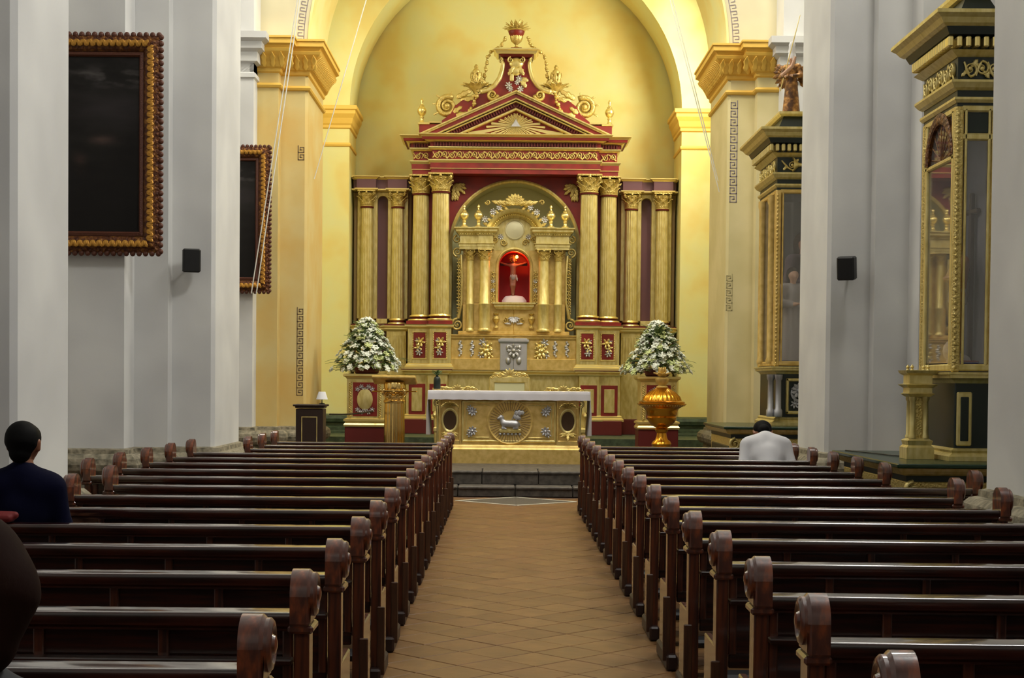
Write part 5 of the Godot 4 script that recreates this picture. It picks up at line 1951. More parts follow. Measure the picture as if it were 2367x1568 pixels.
func altar() -> void:
	# front at d = 23.3, drawn at 150 units a metre
	var t := thing("altar", "gilded altar with a silver lamb in a sunburst roundel on its front", "altar", Vector3(-0.095, PLAT, -23.75))
	var z := 0.43
	var b := MB.new()
	var base := [Vector2(-1.14, -0.42), Vector2(-1.14, z + 0.02), Vector2(1.14, z + 0.02), Vector2(1.14, -0.42)]
	b.box(Vector3(0, 0.14, 0), Vector3(2.26, 0.28, 0.86), 0.01)
	b.mould(base, [-0.1, 0, 0.01, 0, 0.01, 0.22, -0.005, 0.24, -0.02, 0.27, -0.03, 0.285, -0.1, 0.29])
	put("base", b, M.warm_gold, t)
	b = MB.new()
	b.box(Vector3(0, 0.66, -0.02), Vector3(2.12, 0.78, 0.80), 0.008)
	put("body", b, M.warm_gold, t)
	b = MB.new()
	var fr := PackedVector2Array([Vector2(-0.69, 0.35), Vector2(0.69, 0.35), Vector2(0.69, 0.93), Vector2(-0.69, 0.93)])
	for q in [[Vector3(0, 0.95, 0.385), Vector3(1.46, 0.035, 0.04)], [Vector3(0, 0.345, 0.385), Vector3(1.46, 0.035, 0.04)], [Vector3(-0.715, 0.65, 0.385), Vector3(0.035, 0.62, 0.04)], [Vector3(0.715, 0.65, 0.385), Vector3(0.035, 0.62, 0.04)]]:
		b.box(q[0], q[1], 0.012)
	for s: float in [-1.0, 1.0]:
		for q in [[Vector3(s * 0.47, 0.90, 0.384), Vector3(0.34, 0.014, 0.02)], [Vector3(s * 0.47, 0.40, 0.384), Vector3(0.34, 0.014, 0.02)], [Vector3(s * 0.66, 0.65, 0.384), Vector3(0.014, 0.5, 0.02)]]:
			b.box(q[0], q[1], 0.005)
	put("panel_frame", b, M.gold, t)
	b = MB.new()
	b.t = Transform3D(Basis(Vector3.RIGHT, PI / 2), Vector3(0.02, 0.645, 0.378))
	b.lathe([0.36, 0, 0.36, 0.02, 0.34, 0.032, 0.325, 0.024, 0.30, 0.018, 0.0, 0.022], 40)
	b.t = Transform3D.IDENTITY
	put("sunburst_roundel", b, M.warm_gold, t)
	b = MB.new()
	for i in 44:
		var a := TAU * i / 44
		b.t = Transform3D(Basis(Vector3.BACK, a), Vector3(0.02, 0.645, 0.402))
		b.box(Vector3(0.245, 0, 0), Vector3(0.15, 0.009, 0.014), 0.003)
	var rays := put("incised_rays", b, M.brown_shade, t)
	rays.set_meta("kind", "stuff")
	b = MB.new()
	b.box(Vector3(0.02, 0.515, 0.41), Vector3(0.34, 0.04, 0.05), 0.008)
	b.box(Vector3(0.02, 0.487, 0.41), Vector3(0.30, 0.014, 0.045), 0.004)
	put("book", b, M.gold, t)
	b = MB.new()
	for i in 6:
		b.ell(Vector3(-0.13 + i * 0.06, 0.455, 0.405), Vector3(0.026, 0.022, 0.022), 8, 5)
	put("silver_bead_row", b, M.silver, t)
	b = MB.new()
	skin(b, [
		[Vector3(-0.07, 0.62, 0.40), Vector3(0.10, 0.61, 0.40), 0.055, 0.062],
		[Vector3(-0.09, 0.64, 0.40), Vector3(-0.125, 0.71, 0.405), 0.045, 0.03],
		[Vector3(-0.125, 0.715, 0.41), Vector3(-0.165, 0.695, 0.425), 0.032, 0.018],
		[Vector3(-0.08, 0.60, 0.42), Vector3(-0.10, 0.545, 0.43), 0.02, 0.012],
		[Vector3(-0.10, 0.545, 0.43), Vector3(-0.04, 0.54, 0.435), 0.012, 0.010],
		[Vector3(0.11, 0.60, 0.42), Vector3(0.13, 0.55, 0.43), 0.03, 0.016],
		[Vector3(0.13, 0.55, 0.43), Vector3(0.07, 0.54, 0.435), 0.014, 0.010],
		[Vector3(0.155, 0.62, 0.40), Vector3(0.175, 0.585, 0.405), 0.014, 0.008],
		[Vector3(-0.105, 0.73, 0.40), Vector3(-0.085, 0.72, 0.41), 0.013, 0.008]], 0.008, 110.0)
	b.tube([Vector3(0.02, 0.62, 0.42), Vector3(0.10, 0.80, 0.42)], [0.006], [], 6)
	b.leaf(Vector3(0.085, 0.775, 0.42), Vector3(0.9, 0.1, 0.1), Vector3(0, 0, 1), 0.16, 0.05, -0.6, 6)
	b.leaf(Vector3(0.07, 0.74, 0.42), Vector3(0.9, -0.4, 0.1), Vector3(0, 0, 1), 0.13, 0.04, -0.6, 6)
	put("silver_lamb", b, M.silver, t)
	for s: float in [-1.0, 1.0]:
		for y in [0.80, 0.50]:
			b = MB.new()
			sprig(b, Vector3(s * 0.565, y, 0.39), 0.085, 8)
			sprig(b, Vector3(s * 0.605, y + (0.05 if y > 0.6 else -0.05), 0.39), 0.06, 6)
			put("silver_corner", b, M.silver, t)
		# corner pilasters with a carved head and an oval hollow
		b = MB.new()
		b.box(Vector3(s * 0.755, 0.66, 0.38), Vector3(0.03, 0.76, 0.07), 0.008)
		b.box(Vector3(s * 1.065, 0.66, 0.38), Vector3(0.03, 0.76, 0.07), 0.008)
		b.box(Vector3(s * 0.91, 0.32, 0.38), Vector3(0.34, 0.08, 0.07), 0.01)
		b.mould([Vector2(s * 0.91 - 0.18, 0.41), Vector2(s * 0.91 + 0.18, 0.41)], [-0.05, 0.97, 0.0, 0.975, 0.03, 1.0, 0.03, 1.03, -0.05, 1.04])
		put("pilaster", b, M.warm_gold, t)
		b = MB.new()
		var hole := []
		b.t = Transform3D(Basis(Vector3.RIGHT, PI / 2) * Basis.from_scale(Vector3(1, 0.3, 1.5)), Vector3(s * 0.91, 0.66, 0.383))
		b.lathe([0.13, 0.0, 0.13, 0.06, 0.118, 0.07, 0.108, 0.05, 0.10, 0.01], 28)
		put("oval_moulding", b, M.gold, t)
		b = MB.new()
		b.t = Transform3D(Basis(Vector3.RIGHT, PI / 2) * Basis.from_scale(Vector3(1, 0.3, 1.5)), Vector3(s * 0.91, 0.66, 0.381))
		b.lathe([0.104, 0.02, 0.05, 0.008, 0, 0.006], 28)
		put("oval_hollow", b, M.hollow, t)
		b = MB.new()
		for i in 9:
			var a := PI * (i + 0.5) / 9
			b.leaf(Vector3(s * 0.91, 0.86, 0.40), Vector3(cos(a), 0.25 + 0.4 * sin(a), 0.6), Vector3(0, -1, 0), 0.17, 0.03, 1.2, 5)
		for i in 5:
			var a := PI + PI * (i + 0.5) / 5
			b.leaf(Vector3(s * 0.91, 0.46, 0.40), Vector3(cos(a), 0.4 * sin(a) + 0.1, 0.4), Vector3(0, 0, 1), 0.14, 0.025, -0.8, 5)
		put("acanthus", b, M.old_gold, t)
		b = MB.new()
		b.volute(Vector3(s * 1.10, 0.92, 0.36), 0.06, PI / 2, -s * 1.4, 0.018, 0.04)
		b.tube([Vector3(s * 1.11, 0.88, 0.36), Vector3(s * 1.095, 0.7, 0.36), Vector3(s * 1.09, 0.32, 0.36)], [0.022, 0.02, 0.03], [0.05], 8)
		put("side_scroll", b, M.gold, t)
	b = MB.new()
	b.mould([Vector2(-1.08, -0.42), Vector2(-1.08, 0.4), Vector2(1.08, 0.4), Vector2(1.08, -0.42)], [-0.1, 1.035, 0.03, 1.04, 0.05, 1.06, 0.07, 1.07, 0.07, 1.10, -0.1, 1.105])
	b.box(Vector3(0, 1.075, 0), Vector3(2.1, 0.06, 0.8))
	put("top_slab", b, M.gold, t)
	# the cloth over it, hanging at both ends
	var c := thing("altar_cloth", "white cloth spread over the gilded altar and hanging at both ends", "cloth", Vector3(-0.095, PLAT + 1.108, -23.75))
	b = MB.new()
	var rows := []
	for i in 61:
		var f := i / 60.0
		var row := []
		var prof := [[-0.46, -0.13], [-0.46, 0.004], [-0.44, 0.012], [0.47, 0.012], [0.485, 0.004], [0.49, -0.04], [0.49, -0.13]]
		for q in prof:
			var wv := 0.004 * sin(f * 55.0) * (1.0 if q[1] < 0 else 0.0)
			row.append(Vector3(lerpf(-1.25, 1.25, f), q[1] + (0.0 if q[1] > -0.1 else 0.006 * absf(sin(f * 40.0))), q[0] + wv))
		rows.append(row)
	b.grid(rows)
	var low := []
	for r in rows:
		var rr := []
		for q in r:
			rr.append(q - Vector3(0, 0.006 if q.y > 0 else 0.0, signf(q.z) * 0.006 if q.y < 0 else 0.0))
		low.append(rr)
	b.grid(low)
	put("top_cloth", b, M.cloth, c)
	for s: float in [-1.0, 1.0]:
		b = MB.new()
		rows = []
		for i in 17:
			var f := i / 16.0
			var row := []
			for j in 25:
				var g := j / 24.0
				row.append(Vector3(s * (1.25 + 0.035 * sin(g * 30.0) * f + 0.012 * (1.0 - absf(2 * f - 1.0))), 0.01 - 0.68 * f, lerpf(-0.46, 0.49, g) * (1.0 - 0.08 * f)))
			rows.append(row)
		b.grid(rows)
		low = []
		for r in rows:
			var rr := []
			for q in r:
				rr.append(q - Vector3(s * 0.006, 0, 0))
			low.append(rr)
		b.grid(low)
		put("end_fall", b, M.cloth, c)


func chair(label: String, x: float, z: float, w: float, h: float, throne: bool) -> void:
	var t := thing("armchair", label, "chair", Vector3(x, PLAT, z))
	var b := MB.new()
	b.box(Vector3(0, 0.44, 0), Vector3(w, 0.09, 0.52), 0.02)
	put("seat", b, M.gold, t)
	for sx: float in [-1.0, 1.0]:
		for sz: float in [-1.0, 1.0]:
			b = MB.new()
			b.lathe([0.03, 0, 0.035, 0.04, 0.022, 0.1, 0.03, 0.2, 0.04, 0.34, 0.035, 0.40], 10, Vector3(sx * (w / 2 - 0.05), 0, sz * 0.21))
			put("leg", b, M.gold, t)
		b = MB.new()
		b.tube([Vector3(sx * (w / 2 - 0.03), 0.70, -0.22), Vector3(sx * (w / 2 - 0.02), 0.72, 0.0), Vector3(sx * (w / 2 - 0.02), 0.68, 0.22)], [0.025, 0.03, 0.035], [], 8)
		b.tube([Vector3(sx * (w / 2 - 0.03), 0.47, 0.16), Vector3(sx * (w / 2 - 0.02), 0.69, 0.18)], [0.022], [], 8)
		put("arm", b, M.gold, t)
	b = MB.new()
	var top := h - 0.16
	for sx: float in [-1.0, 1.0]:
		b.box(Vector3(sx * (w / 2 - 0.045), (0.44 + top) / 2, -0.24), Vector3(0.09, top - 0.44, 0.07), 0.012)
	b.box(Vector3(0, top - 0.04, -0.24), Vector3(w - 0.06, 0.10, 0.075), 0.012)
	b.box(Vector3(0, 0.53, -0.24), Vector3(w - 0.1, 0.09, 0.06), 0.012)
	put("back_frame", b, M.gold, t)
	b = MB.new()
	b.box(Vector3(0, (0.57 + top) / 2, -0.245), Vector3(w - 0.16, top - 0.66, 0.04), 0.012)
	put("back_cushion", b, M.niche_cream if throne else M.red, t)
	b = MB.new()
	for i in 7:
		var a := PI * (i + 0.5) / 7
		b.leaf(Vector3(0, top + 0.01, -0.22), Vector3(cos(a), sin(a) * 0.9, 0.2), Vector3(0, 0, 1), 0.15 if throne else 0.11, 0.03, -0.4, 5)
	for sx: float in [-1.0, 1.0]:
		b.leaf(Vector3(sx * 0.05, top + 0.03, -0.22), Vector3(sx, 0.15, 0.1), Vector3(0, 0, 1), w * 0.34, 0.035, -0.3, 6)
		b.volute(Vector3(sx * w * 0.24, top + 0.04, -0.22), 0.05, PI, -sx * 1.4, 0.016, 0.03)
		b.volute(Vector3(sx * w * 0.42, top + 0.01, -0.22), 0.035, PI, -sx * 1.4, 0.012, 0.03)
	b.box(Vector3(0, top + 0.01, -0.235), Vector3(w * 0.9, 0.035, 0.06), 0.01)
	put("carved_crest", b, M.bright_gold, t)


func chairs() -> void:
	chair("tall gilded throne with a pale back cushion behind the middle of the altar", -0.08, -25.9, 0.70, 1.50, true)
	chair("low gilded armchair behind the altar's end beside the fluted ambo", -0.98, -25.9, 0.78, 1.25, false)
	chair("low gilded armchair behind the altar's end beside the lidded urn", 0.85, -25.9, 0.76, 1.25, false)


func ambo() -> void:
	var t := thing("ambo", "gilded fluted column with a flat book rest, used as an ambo", "lectern", Vector3(-1.93, PLAT, -24.3))
	var b := MB.new()
	b.lathe([0.22, 0, 0.22, 0.06, 0.19, 0.08, 0.20, 0.11, 0.17, 0.15, 0.165, 0.16], 28)
	put("base", b, M.orange_gold, t)
	b = MB.new()
	b.lathe([0.165, 0.15, 0.168, 0.4, 0.158, 0.92], 24, Vector3.ZERO, 0, TAU, 16, 0.10)
	put("shaft", b, M.polished_gold, t)
	b = MB.new()
	b.lathe([0.165, 0.90, 0.175, 0.92, 0.175, 0.945, 0.16, 0.955], 28)
	b.t = Transform3D(Basis.IDENTITY, Vector3(0, 0.95, 0))
	capital(b, 0.145, 0.16)
	b.t = Transform3D.IDENTITY
	b.lathe([0.165, 1.11, 0.17, 1.13, 0.17, 1.22, 0.16, 1.24], 24, Vector3.ZERO, 0, TAU, 14, 0.08)
	put("capital", b, M.polished_gold, t)
	b = MB.new()
	b.box(Vector3(0, 1.09, 0.02), Vector3(0.72, 0.02, 0.03), 0.006)
	put("cross_rail", b, M.orange_gold, t)
	b = MB.new()
	b.t = Transform3D(Basis(Vector3.RIGHT, -0.22), Vector3(0, 1.275, 0))
	b.box(Vector3.ZERO, Vector3(0.70, 0.045, 0.48), 0.012)
	b.box(Vector3(0, 0.035, -0.22), Vector3(0.70, 0.03, 0.03), 0.008)
	put("book_rest", b, M.warm_gold, t)


func font() -> void:
	var t := thing("lidded_urn", "polished golden lidded urn on a slender foot with a shell finial", "urn", Vector3(2.33, PLAT, -24.0))
	var b := MB.new()
	b.lathe([0.26, 0, 0.26, 0.05, 0.20, 0.07, 0.10, 0.12, 0.09, 0.20, 0.12, 0.24, 0.15, 0.27, 0.16, 0.30, 0.14, 0.34, 0.10, 0.37, 0.085, 0.42, 0.075, 0.47, 0.10, 0.50, 0.11, 0.53, 0.085, 0.56], 28)
	put("foot", b, M.orange_gold, t)
	b = MB.new()
	b.lathe([0.085, 0.555, 0.15, 0.59, 0.20, 0.64, 0.225, 0.68, 0.235, 0.72, 0.22, 0.74, 0.24, 0.76, 0.25, 0.82, 0.27, 0.86, 0.30, 0.88, 0.34, 0.90, 0.385, 0.925, 0.39, 0.94, 0.36, 0.95], 32)
	put("bowl", b, M.orange_gold, t)
	b = MB.new()
	b.lathe([0.36, 0.945, 0.365, 0.97, 0.33, 0.985, 0.315, 0.99], 32)
	b.lathe([0.315, 0.985, 0.29, 1.05, 0.22, 1.12, 0.13, 1.17, 0.09, 1.19], 32, Vector3.ZERO, 0, TAU, 26, 0.06)
	put("lid", b, M.orange_gold, t)
	b = MB.new()
	for i in 48:
		var a := TAU * i / 48
		b.ell(Vector3(cos(a) * 0.355, 0.915, sin(a) * 0.355), Vector3.ONE * 0.014, 6, 4)
	put("bead_ring", b, M.bright_gold, t)
	b = MB.new()
	b.lathe([0.09, 1.18, 0.10, 1.2, 0.06, 1.23, 0.10, 1.28, 0.11, 1.33, 0.06, 1.36], 18)
	for i in 9:
		var a := TAU * i / 9
		b.leaf(Vector3(0, 1.34, 0), Vector3(cos(a) * 0.9, 0.8, sin(a) * 0.9), Vector3(0, -1, 0), 0.17, 0.045, 0.8, 5)
		b.leaf(Vector3(0, 1.36, 0), Vector3(cos(a + 0.3) * 0.5, 1, sin(a + 0.3) * 0.5), Vector3(-cos(a), 0, -sin(a)), 0.17, 0.04, 0.6, 5)
	put("shell_finial", b, M.warm_gold, t)


func pedestal(s: float) -> void:
	var x := -2.47 if s < 0 else 2.38
	var where := "beside the fluted ambo" if s < 0 else "behind the lidded urn"
	var t := thing("pedestal", "red and gilt flower pedestal with a carved front panel, " + where, "pedestal", Vector3(x, PLAT, -25.3))
	var b := MB.new()
	b.box(Vector3(0, 0.25, 0), Vector3(0.66, 0.50, 0.62), 0.008)
	put("plinth", b, M.dark_red, t)
	b = MB.new()
	var sq := [Vector2(-0.30, -0.28), Vector2(-0.30, 0.28), Vector2(0.30, 0.28), Vector2(0.30, -0.28)]
	b.mould(sq, [-0.1, 0.49, 0.045, 0.50, 0.05, 0.53, 0.03, 0.56, 0.02, 0.58, 0.05, 0.59, 0.05, 0.62, 0.0, 0.64, -0.1, 0.645], true)
	b.box(Vector3(0, 0.56, 0), Vector3(0.58, 0.14, 0.54))
	put("foot_moulding", b, M.bright_gold, t)
	b = MB.new()
	b.mould(sq, [-0.1, 1.27, 0.0, 1.28, 0.02, 1.31, 0.06, 1.335, 0.06, 1.37, -0.1, 1.375], true)
	b.box(Vector3(0, 1.34, 0), Vector3(0.56, 0.06, 0.52))
	put("cornice", b, M.bright_gold, t)
	b = MB.new()
	b.box(Vector3(0, 0.95, 0), Vector3(0.60, 0.68, 0.56), 0.008)
	put("body", b, M.gold, t)
	b = MB.new()
	b.box(Vector3(0, 0.95, 0.281), Vector3(0.40, 0.56, 0.014), 0.004)
	put("panel", b, M.red, t)
	for e: float in [-1.0, 1.0]:
		b = MB.new()
		for i in 20:
			b.t = Transform3D(Basis(Vector3.BACK, 0.7), Vector3(e * 0.245, 0.67 + i * 0.029, 0.285))
			b.ell(Vector3.ZERO, Vector3(0.034, 0.014, 0.018), 7, 5)
		put("rope_moulding", b, M.old_gold, t)
	b = MB.new()
	b.t = Transform3D(Basis(Vector3.RIGHT, PI / 2) * Basis.from_scale(Vector3(1, 0.4, 1.35)), Vector3(0, 0.95, 0.286))
	b.lathe([0.13, 0, 0.13, 0.04, 0.10, 0.06, 0, 0.08], 20)
	put("oval_boss", b, M.gold, t)
	for e: float in [-1.0, 1.0]:
		b = MB.new()
		for i in 5:
			sprig(b, Vector3(-0.12 + i * 0.06, 0.95 + e * (0.19 + 0.02 * (1 if i % 2 else -1)), 0.288), 0.05, 6)
		put("silver_spray", b, M.silver, t)


func flowers(s: float) -> void:
	var x := -2.47 if s < 0 else 2.38
	var t := thing("flower_arrangement", "large white flower arrangement on the pedestal " + ("beside the fluted ambo" if s < 0 else "behind the lidded urn"), "flowers", Vector3(x, PLAT + 1.372, -25.3))
	var b := MB.new()
	b.lathe([0, 0, 0.17, 0.0, 0.2, 0.02, 0.21, 0.09, 0.19, 0.12, 0.17, 0.11, 0.0, 0.10], 20)
	put("bowl", b, M.dark_red, t)
	var kinds := []
	for k in 3:
		b = MB.new()
		var n: int = [9, 7, 11][k]
		for i in n:
			var a := TAU * i / n
			var r: float = [0.040, 0.034, 0.045][k]
			b.leaf(Vector3(0, 0, 0), Vector3(cos(a), 0.55 + 0.4 * (i % 2), sin(a)), Vector3(0, -1, 0), r * 1.3, r * 0.42, 0.9, 4)
		b.ell(Vector3(0, 0.012, 0), Vector3(0.016, 0.013, 0.016), 6, 4)
		kinds.append(b.mesh(M.petal if k < 2 else M.petal_yellow))
	var g := MB.new()
	var r2 := RandomNumberGenerator.new()
	r2.seed = 90 + int(s)
	for i in 270:
		var h := pow(r2.randf(), 1.25)
		var a := r2.randf() * TAU
		var rad := 0.60 * pow(1.0 - h * 0.93, 0.8) * (0.85 + 0.2 * r2.randf()) * (1.0 - 0.25 * absf(sin(a)))
		var p := Vector3(cos(a) * rad, 0.06 + h * 0.84, sin(a) * rad)
		var out := Vector3(cos(a), 0.45 + h * 1.6, sin(a)).normalized()
		var o := MeshInstance3D.new()
		o.mesh = kinds[0 if i % 5 < 2 else (1 if i % 5 < 4 else 2)]
		o.name = "blossom"
		var side := out.cross(Vector3(0.1, 0.2, 0.9)).normalized()
		o.transform = Transform3D(Basis(side, out, side.cross(out)).scaled(Vector3.ONE * (1.05 + 0.55 * r2.randf())), p)
		t.add_child(o, true)
	for i in 230:
		var h := r2.randf() * 0.95
		var a := r2.randf() * TAU
		var rad := 0.50 * pow(1.0 - h * 0.93, 0.8)
		var p := Vector3(cos(a) * rad * 0.7, 0.04 + h * 0.74, sin(a) * rad * 0.7)
		g.leaf(p, Vector3(cos(a), 0.2 + h * 0.8, sin(a)), Vector3(0, -1, 0), 0.14 + 0.12 * r2.randf(), 0.022, 0.7, 5)
	for i in 34:
		var a := TAU * i / 34 + r2.randf() * 0.3
		var l := 0.30 + 0.17 * r2.randf()
		g.leaf(Vector3(cos(a) * 0.26, 0.10 + 0.14 * r2.randf(), sin(a) * 0.26), Vector3(cos(a), 0.28 * r2.randf(), sin(a)), Vector3(0, -1, 0), l, 0.013, 0.75, 6)
	for i in 26:
		var a := r2.randf() * TAU
		var h := r2.randf()
		g.tube([Vector3(0, 0.08, 0), Vector3(cos(a) * 0.2 * (1 - h), 0.2 + 0.3 * h, sin(a) * 0.2 * (1 - h)), Vector3(cos(a) * 0.4 * (1 - h), 0.3 + 0.5 * h, sin(a) * 0.4 * (1 - h))], [0.006], [], 5)
	var fo := put("foliage", g, M.leaf_green, t)
	fo.set_meta("kind", "stuff")


# ---------------------------------------------------------------- glazed cabinets at the side
func side_table(called: String, label: String, x0: float, x1: float, d0: float, d1: float, h: float) -> void:
	var t := thing("side_altar", label, "altar table", Vector3((x0 + x1) / 2, 0, -(d0 + d1) / 2))
	var w := x1 - x0
	var dp := d1 - d0
	var b := MB.new()
	b.box(Vector3(0, h - 0.018, 0), Vector3(w, 0.036, dp), 0.008)
	put("top", b, M.green_edge, t)
	var sq := [Vector2(-w / 2 + 0.08, -dp / 2 + 0.08), Vector2(-w / 2 + 0.08, dp / 2 - 0.08), Vector2(w / 2 - 0.08, dp / 2 - 0.08), Vector2(w / 2 - 0.08, -dp / 2 + 0.08)]
	b = MB.new()
	b.mould(sq, [-0.1, h - 0.10, 0.0, h - 0.10, 0.03, h - 0.085, 0.05, h - 0.06, 0.06, h - 0.037, -0.1, h - 0.036], true)
	put("gilt_moulding", b, M.gold, t)
	b = MB.new()
	b.mould(sq, [-0.1, h - 0.15, -0.02, h - 0.15, -0.02, h - 0.10, -0.1, h - 0.10], true)
	put("dark_band", b, M.green_paint, t)
	b = MB.new()
	b.box(Vector3(0, (h - 0.15 + 0.14) / 2, 0), Vector3(w - 0.2, h - 0.29, dp - 0.2), 0.01)
	b.mould(sq, [-0.1, 0.0, 0.02, 0.0, 0.02, 0.12, -0.02, 0.15, -0.1, 0.16], true)
	put("body", b, M.old_gold, t)
	for e in 2:
		b = MB.new()
		if e == 0:
			b.box(Vector3(0, h * 0.48, dp / 2 - 0.1), Vector3(w - 0.6, h - 0.46, 0.03), 0.01)
		else:
			b.box(Vector3(-w / 2 + 0.1, h * 0.48, 0), Vector3(0.03, h - 0.46, dp - 0.5), 0.01)
		put("panel", b, M.green_paint if e else M.dark_wood, t)
	b = MB.new()
	b.volute(Vector3(-w / 2 + 0.15, h - 0.22, dp / 2 - 0.08), 0.07, PI / 2, 1.5, 0.02, 0.04)
	b.tube([Vector3(-w / 2 + 0.1, h - 0.26, dp / 2 - 0.08), Vector3(-w / 2 + 0.16, h - 0.45, dp / 2 - 0.08), Vector3(-w / 2 + 0.13, 0.12, dp / 2 - 0.08)], [0.03, 0.035, 0.04], [0.04], 8)
	put("corner_scroll", b, M.gold, t)


func cabinet(label: String, at: Vector3, w: float, dp: float, arched: bool) -> Node3D:
	# x from 0 (nave side) to w, z from 0 (entrance side) to -dp, y from the table top
	var t := thing("display_cabinet", label, "cabinet", at)
	var b := MB.new()
	var sq := [Vector2(0, -dp), Vector2(0, 0), Vector2(w, 0), Vector2(w, -dp)]
	var fit := [Vector2(0.04, -dp + 0.04), Vector2(0.04, -0.04), Vector2(w - 0.04, -0.04), Vector2(w - 0.04, -dp + 0.04)]
	b.box(Vector3(w / 2, 0.37, -dp / 2), Vector3(w - 0.08, 0.62, dp - 0.08), 0.01)
	put("plinth", b, M.green_paint, t)
	b = MB.new()
	b.mould(fit, [-0.1, 0, 0.06, 0, 0.06, 0.04, 0.02, 0.07, 0.03, 0.09, 0, 0.11, -0.1, 0.115], true)
	put("base_moulding", b, M.gold, t)
	b = MB.new()
	b.mould(fit, [-0.1, 0.66, 0.0, 0.665, 0.02, 0.69, 0.06, 0.71, 0.06, 0.735, 0.08, 0.74, 0.08, 0.76, -0.2, 0.765], true)
	put("ledge", b, M.gold, t)
	# case: back, floor, corner posts
	var top := 3.02
	b = MB.new()
	b.box(Vector3(w - 0.02, (0.76 + top) / 2, -dp / 2), Vector3(0.04, top - 0.76, dp - 0.04))
	b.box(Vector3(w / 2, (0.76 + top) / 2, -dp + 0.02), Vector3(w - 0.04, top - 0.76, 0.04))
	b.box(Vector3(w / 2, 0.775, -dp / 2), Vector3(w - 0.04, 0.02, dp - 0.04))
	put("case_back", b, M.grey_back, t)
	for q in [[0.035, -0.035], [w - 0.035, -0.035], [0.035, -dp + 0.035], [w - 0.035, -dp + 0.035]]:
		b = MB.new()
		b.box(Vector3(q[0], (0.76 + top) / 2, q[1]), Vector3(0.07, top - 0.76, 0.07), 0.014)
		for i in 44:
			b.ell(Vector3(q[0] - 0.012, 0.80 + i * 0.05, q[1] + 0.034), Vector3(0.016, 0.02, 0.01), 6, 4)
		put("corner_post", b, M.old_gold if arched else M.warm_gold, t)
	b = MB.new()
	# doors' gilt frames on the end and on the nave side
	for r in [0.80, top - 0.02]:
		b.box(Vector3(w / 2, r, -0.03), Vector3(w - 0.1, 0.06, 0.05), 0.012)
		b.box(Vector3(0.03, r, -dp / 2), Vector3(0.05, 0.06, dp - 0.1), 0.012)
	for q in [0.09, w - 0.09]:
		b.box(Vector3(q, (0.8 + top) / 2, -0.02), Vector3(0.022, top - 0.84, 0.03), 0.006)
	for q in [0.12, dp - 0.12]:
		b.box(Vector3(0.02, (0.8 + top) / 2, -q), Vector3(0.03, top - 0.84, 0.06), 0.008)
	if arched:
		b.box(Vector3(w / 2, 2.76, -0.03), Vector3(w - 0.1, 0.06, 0.05), 0.012)
		b.box(Vector3(0.03, 2.60, -dp / 2), Vector3(0.05, 0.04, dp - 0.1), 0.01)
	put("door_frame", b, M.gold if arched else M.warm_gold, t)
	if arched:
		b = MB.new()
		b.box(Vector3(w / 2, 2.88, -0.03), Vector3(w - 0.2, 0.17, 0.02), 0.004)
		put("door_panel", b, M.green_paint, t)
		b = MB.new()
		b.t = Transform3D(Basis(Vector3(0, 0, -1), Vector3(-1, 0, 0), Vector3(0, 1, 0)), Vector3(0.03, 2.62, -dp / 2))
		var ap := []
		for p in arc(Vector2.ZERO, dp / 2 - 0.18, PI, 0, 20):
			ap.append(p)
		b.mould(ap, [-0.02, 0, -0.02, 0.03, 0.0, 0.04, 0.05, 0.04, 0.08, 0.03, 0.08, 0])
		for i in 9:
			var a := PI * (i + 0.5) / 9
			b.tube([Vector3(0, 0.0, 0.0), Vector3(cos(a) * (dp / 2 - 0.2), 0.0, sin(a) * (dp / 2 - 0.2))], [0.008], [], 6)
		put("fan_arch", b, M.frame_gold, t)
	else:
		b = MB.new()
		for q in [0.30, dp - 0.30]:
			b.lathe([0.055, 0.80, 0.06, 0.84, 0.045, 0.88, 0.045, 2.85, 0.06, 2.9, 0.06, 2.98], 14, Vector3(0.0, 0, -q))
		put("half_column", b, M.warm_gold, t)
	b = MB.new()
	b.box(Vector3(w / 2, (0.82 + top) / 2, -0.03), Vector3(w - 0.16, top - 0.86, 0.006))
	put("glass_pane", b, M.glass, t)
	b = MB.new()
	b.box(Vector3(0.03, (0.82 + top) / 2, -dp / 2), Vector3(0.006, top - 0.86, dp - 0.24))
	put("glass_pane", b, M.glass, t)
	# entablature and crown
	b = MB.new()
	b.box(Vector3(w / 2, 3.36, -dp / 2), Vector3(w - 0.02, 0.70, dp - 0.02))
	b.mould(sq, [-0.1, 3.58, 0.10, 3.60, 0.13, 3.66, -0.1, 3.67], true)
	b.mould([Vector2(0.0, -dp), Vector2(0, 0), Vector2(w, 0), Vector2(w, -dp)], [-0.1, 3.78, -0.01, 3.78, -0.10, 3.97, -0.2, 3.98], true)
	b.box(Vector3(w / 2, 3.85, -dp / 2), Vector3(w - 0.2, 0.26, dp - 0.2))
	put("entablature", b, M.green_paint, t)
	b = MB.new()
	b.mould(sq, [-0.1, 3.04, 0.0, 3.045, 0.02, 3.07, 0.02, 3.09, -0.1, 3.095], true)
	b.mould(sq, [-0.1, 3.15, 0.0, 3.15, 0.03, 3.17, 0.06, 3.21, 0.06, 3.23, -0.1, 3.235], true)
	b.mould(sq, [-0.1, 3.43, 0.0, 3.43, 0.03, 3.45, 0.07, 3.48, -0.1, 3.485], true)
	b.mould(sq, [-0.1, 3.66, 0.14, 3.66, 0.17, 3.68, 0.20, 3.72, 0.24, 3.75, 0.24, 3.78, -0.1, 3.785], true)
	b.mould(sq, [-0.3, 3.96, -0.06, 3.965, -0.03, 3.99, -0.03, 4.02, -0.3, 4.025], true)
	put("gilt_cornice", b, M.gold, t)
	b = MB.new()
	var n := int((w + 0.1) / 0.075)
	for i in n:
		b.box(Vector3(-0.085 + i * 0.075, 3.54, 0.05), Vector3(0.045, 0.09, 0.12), 0.01)
	n = int(dp / 0.075)
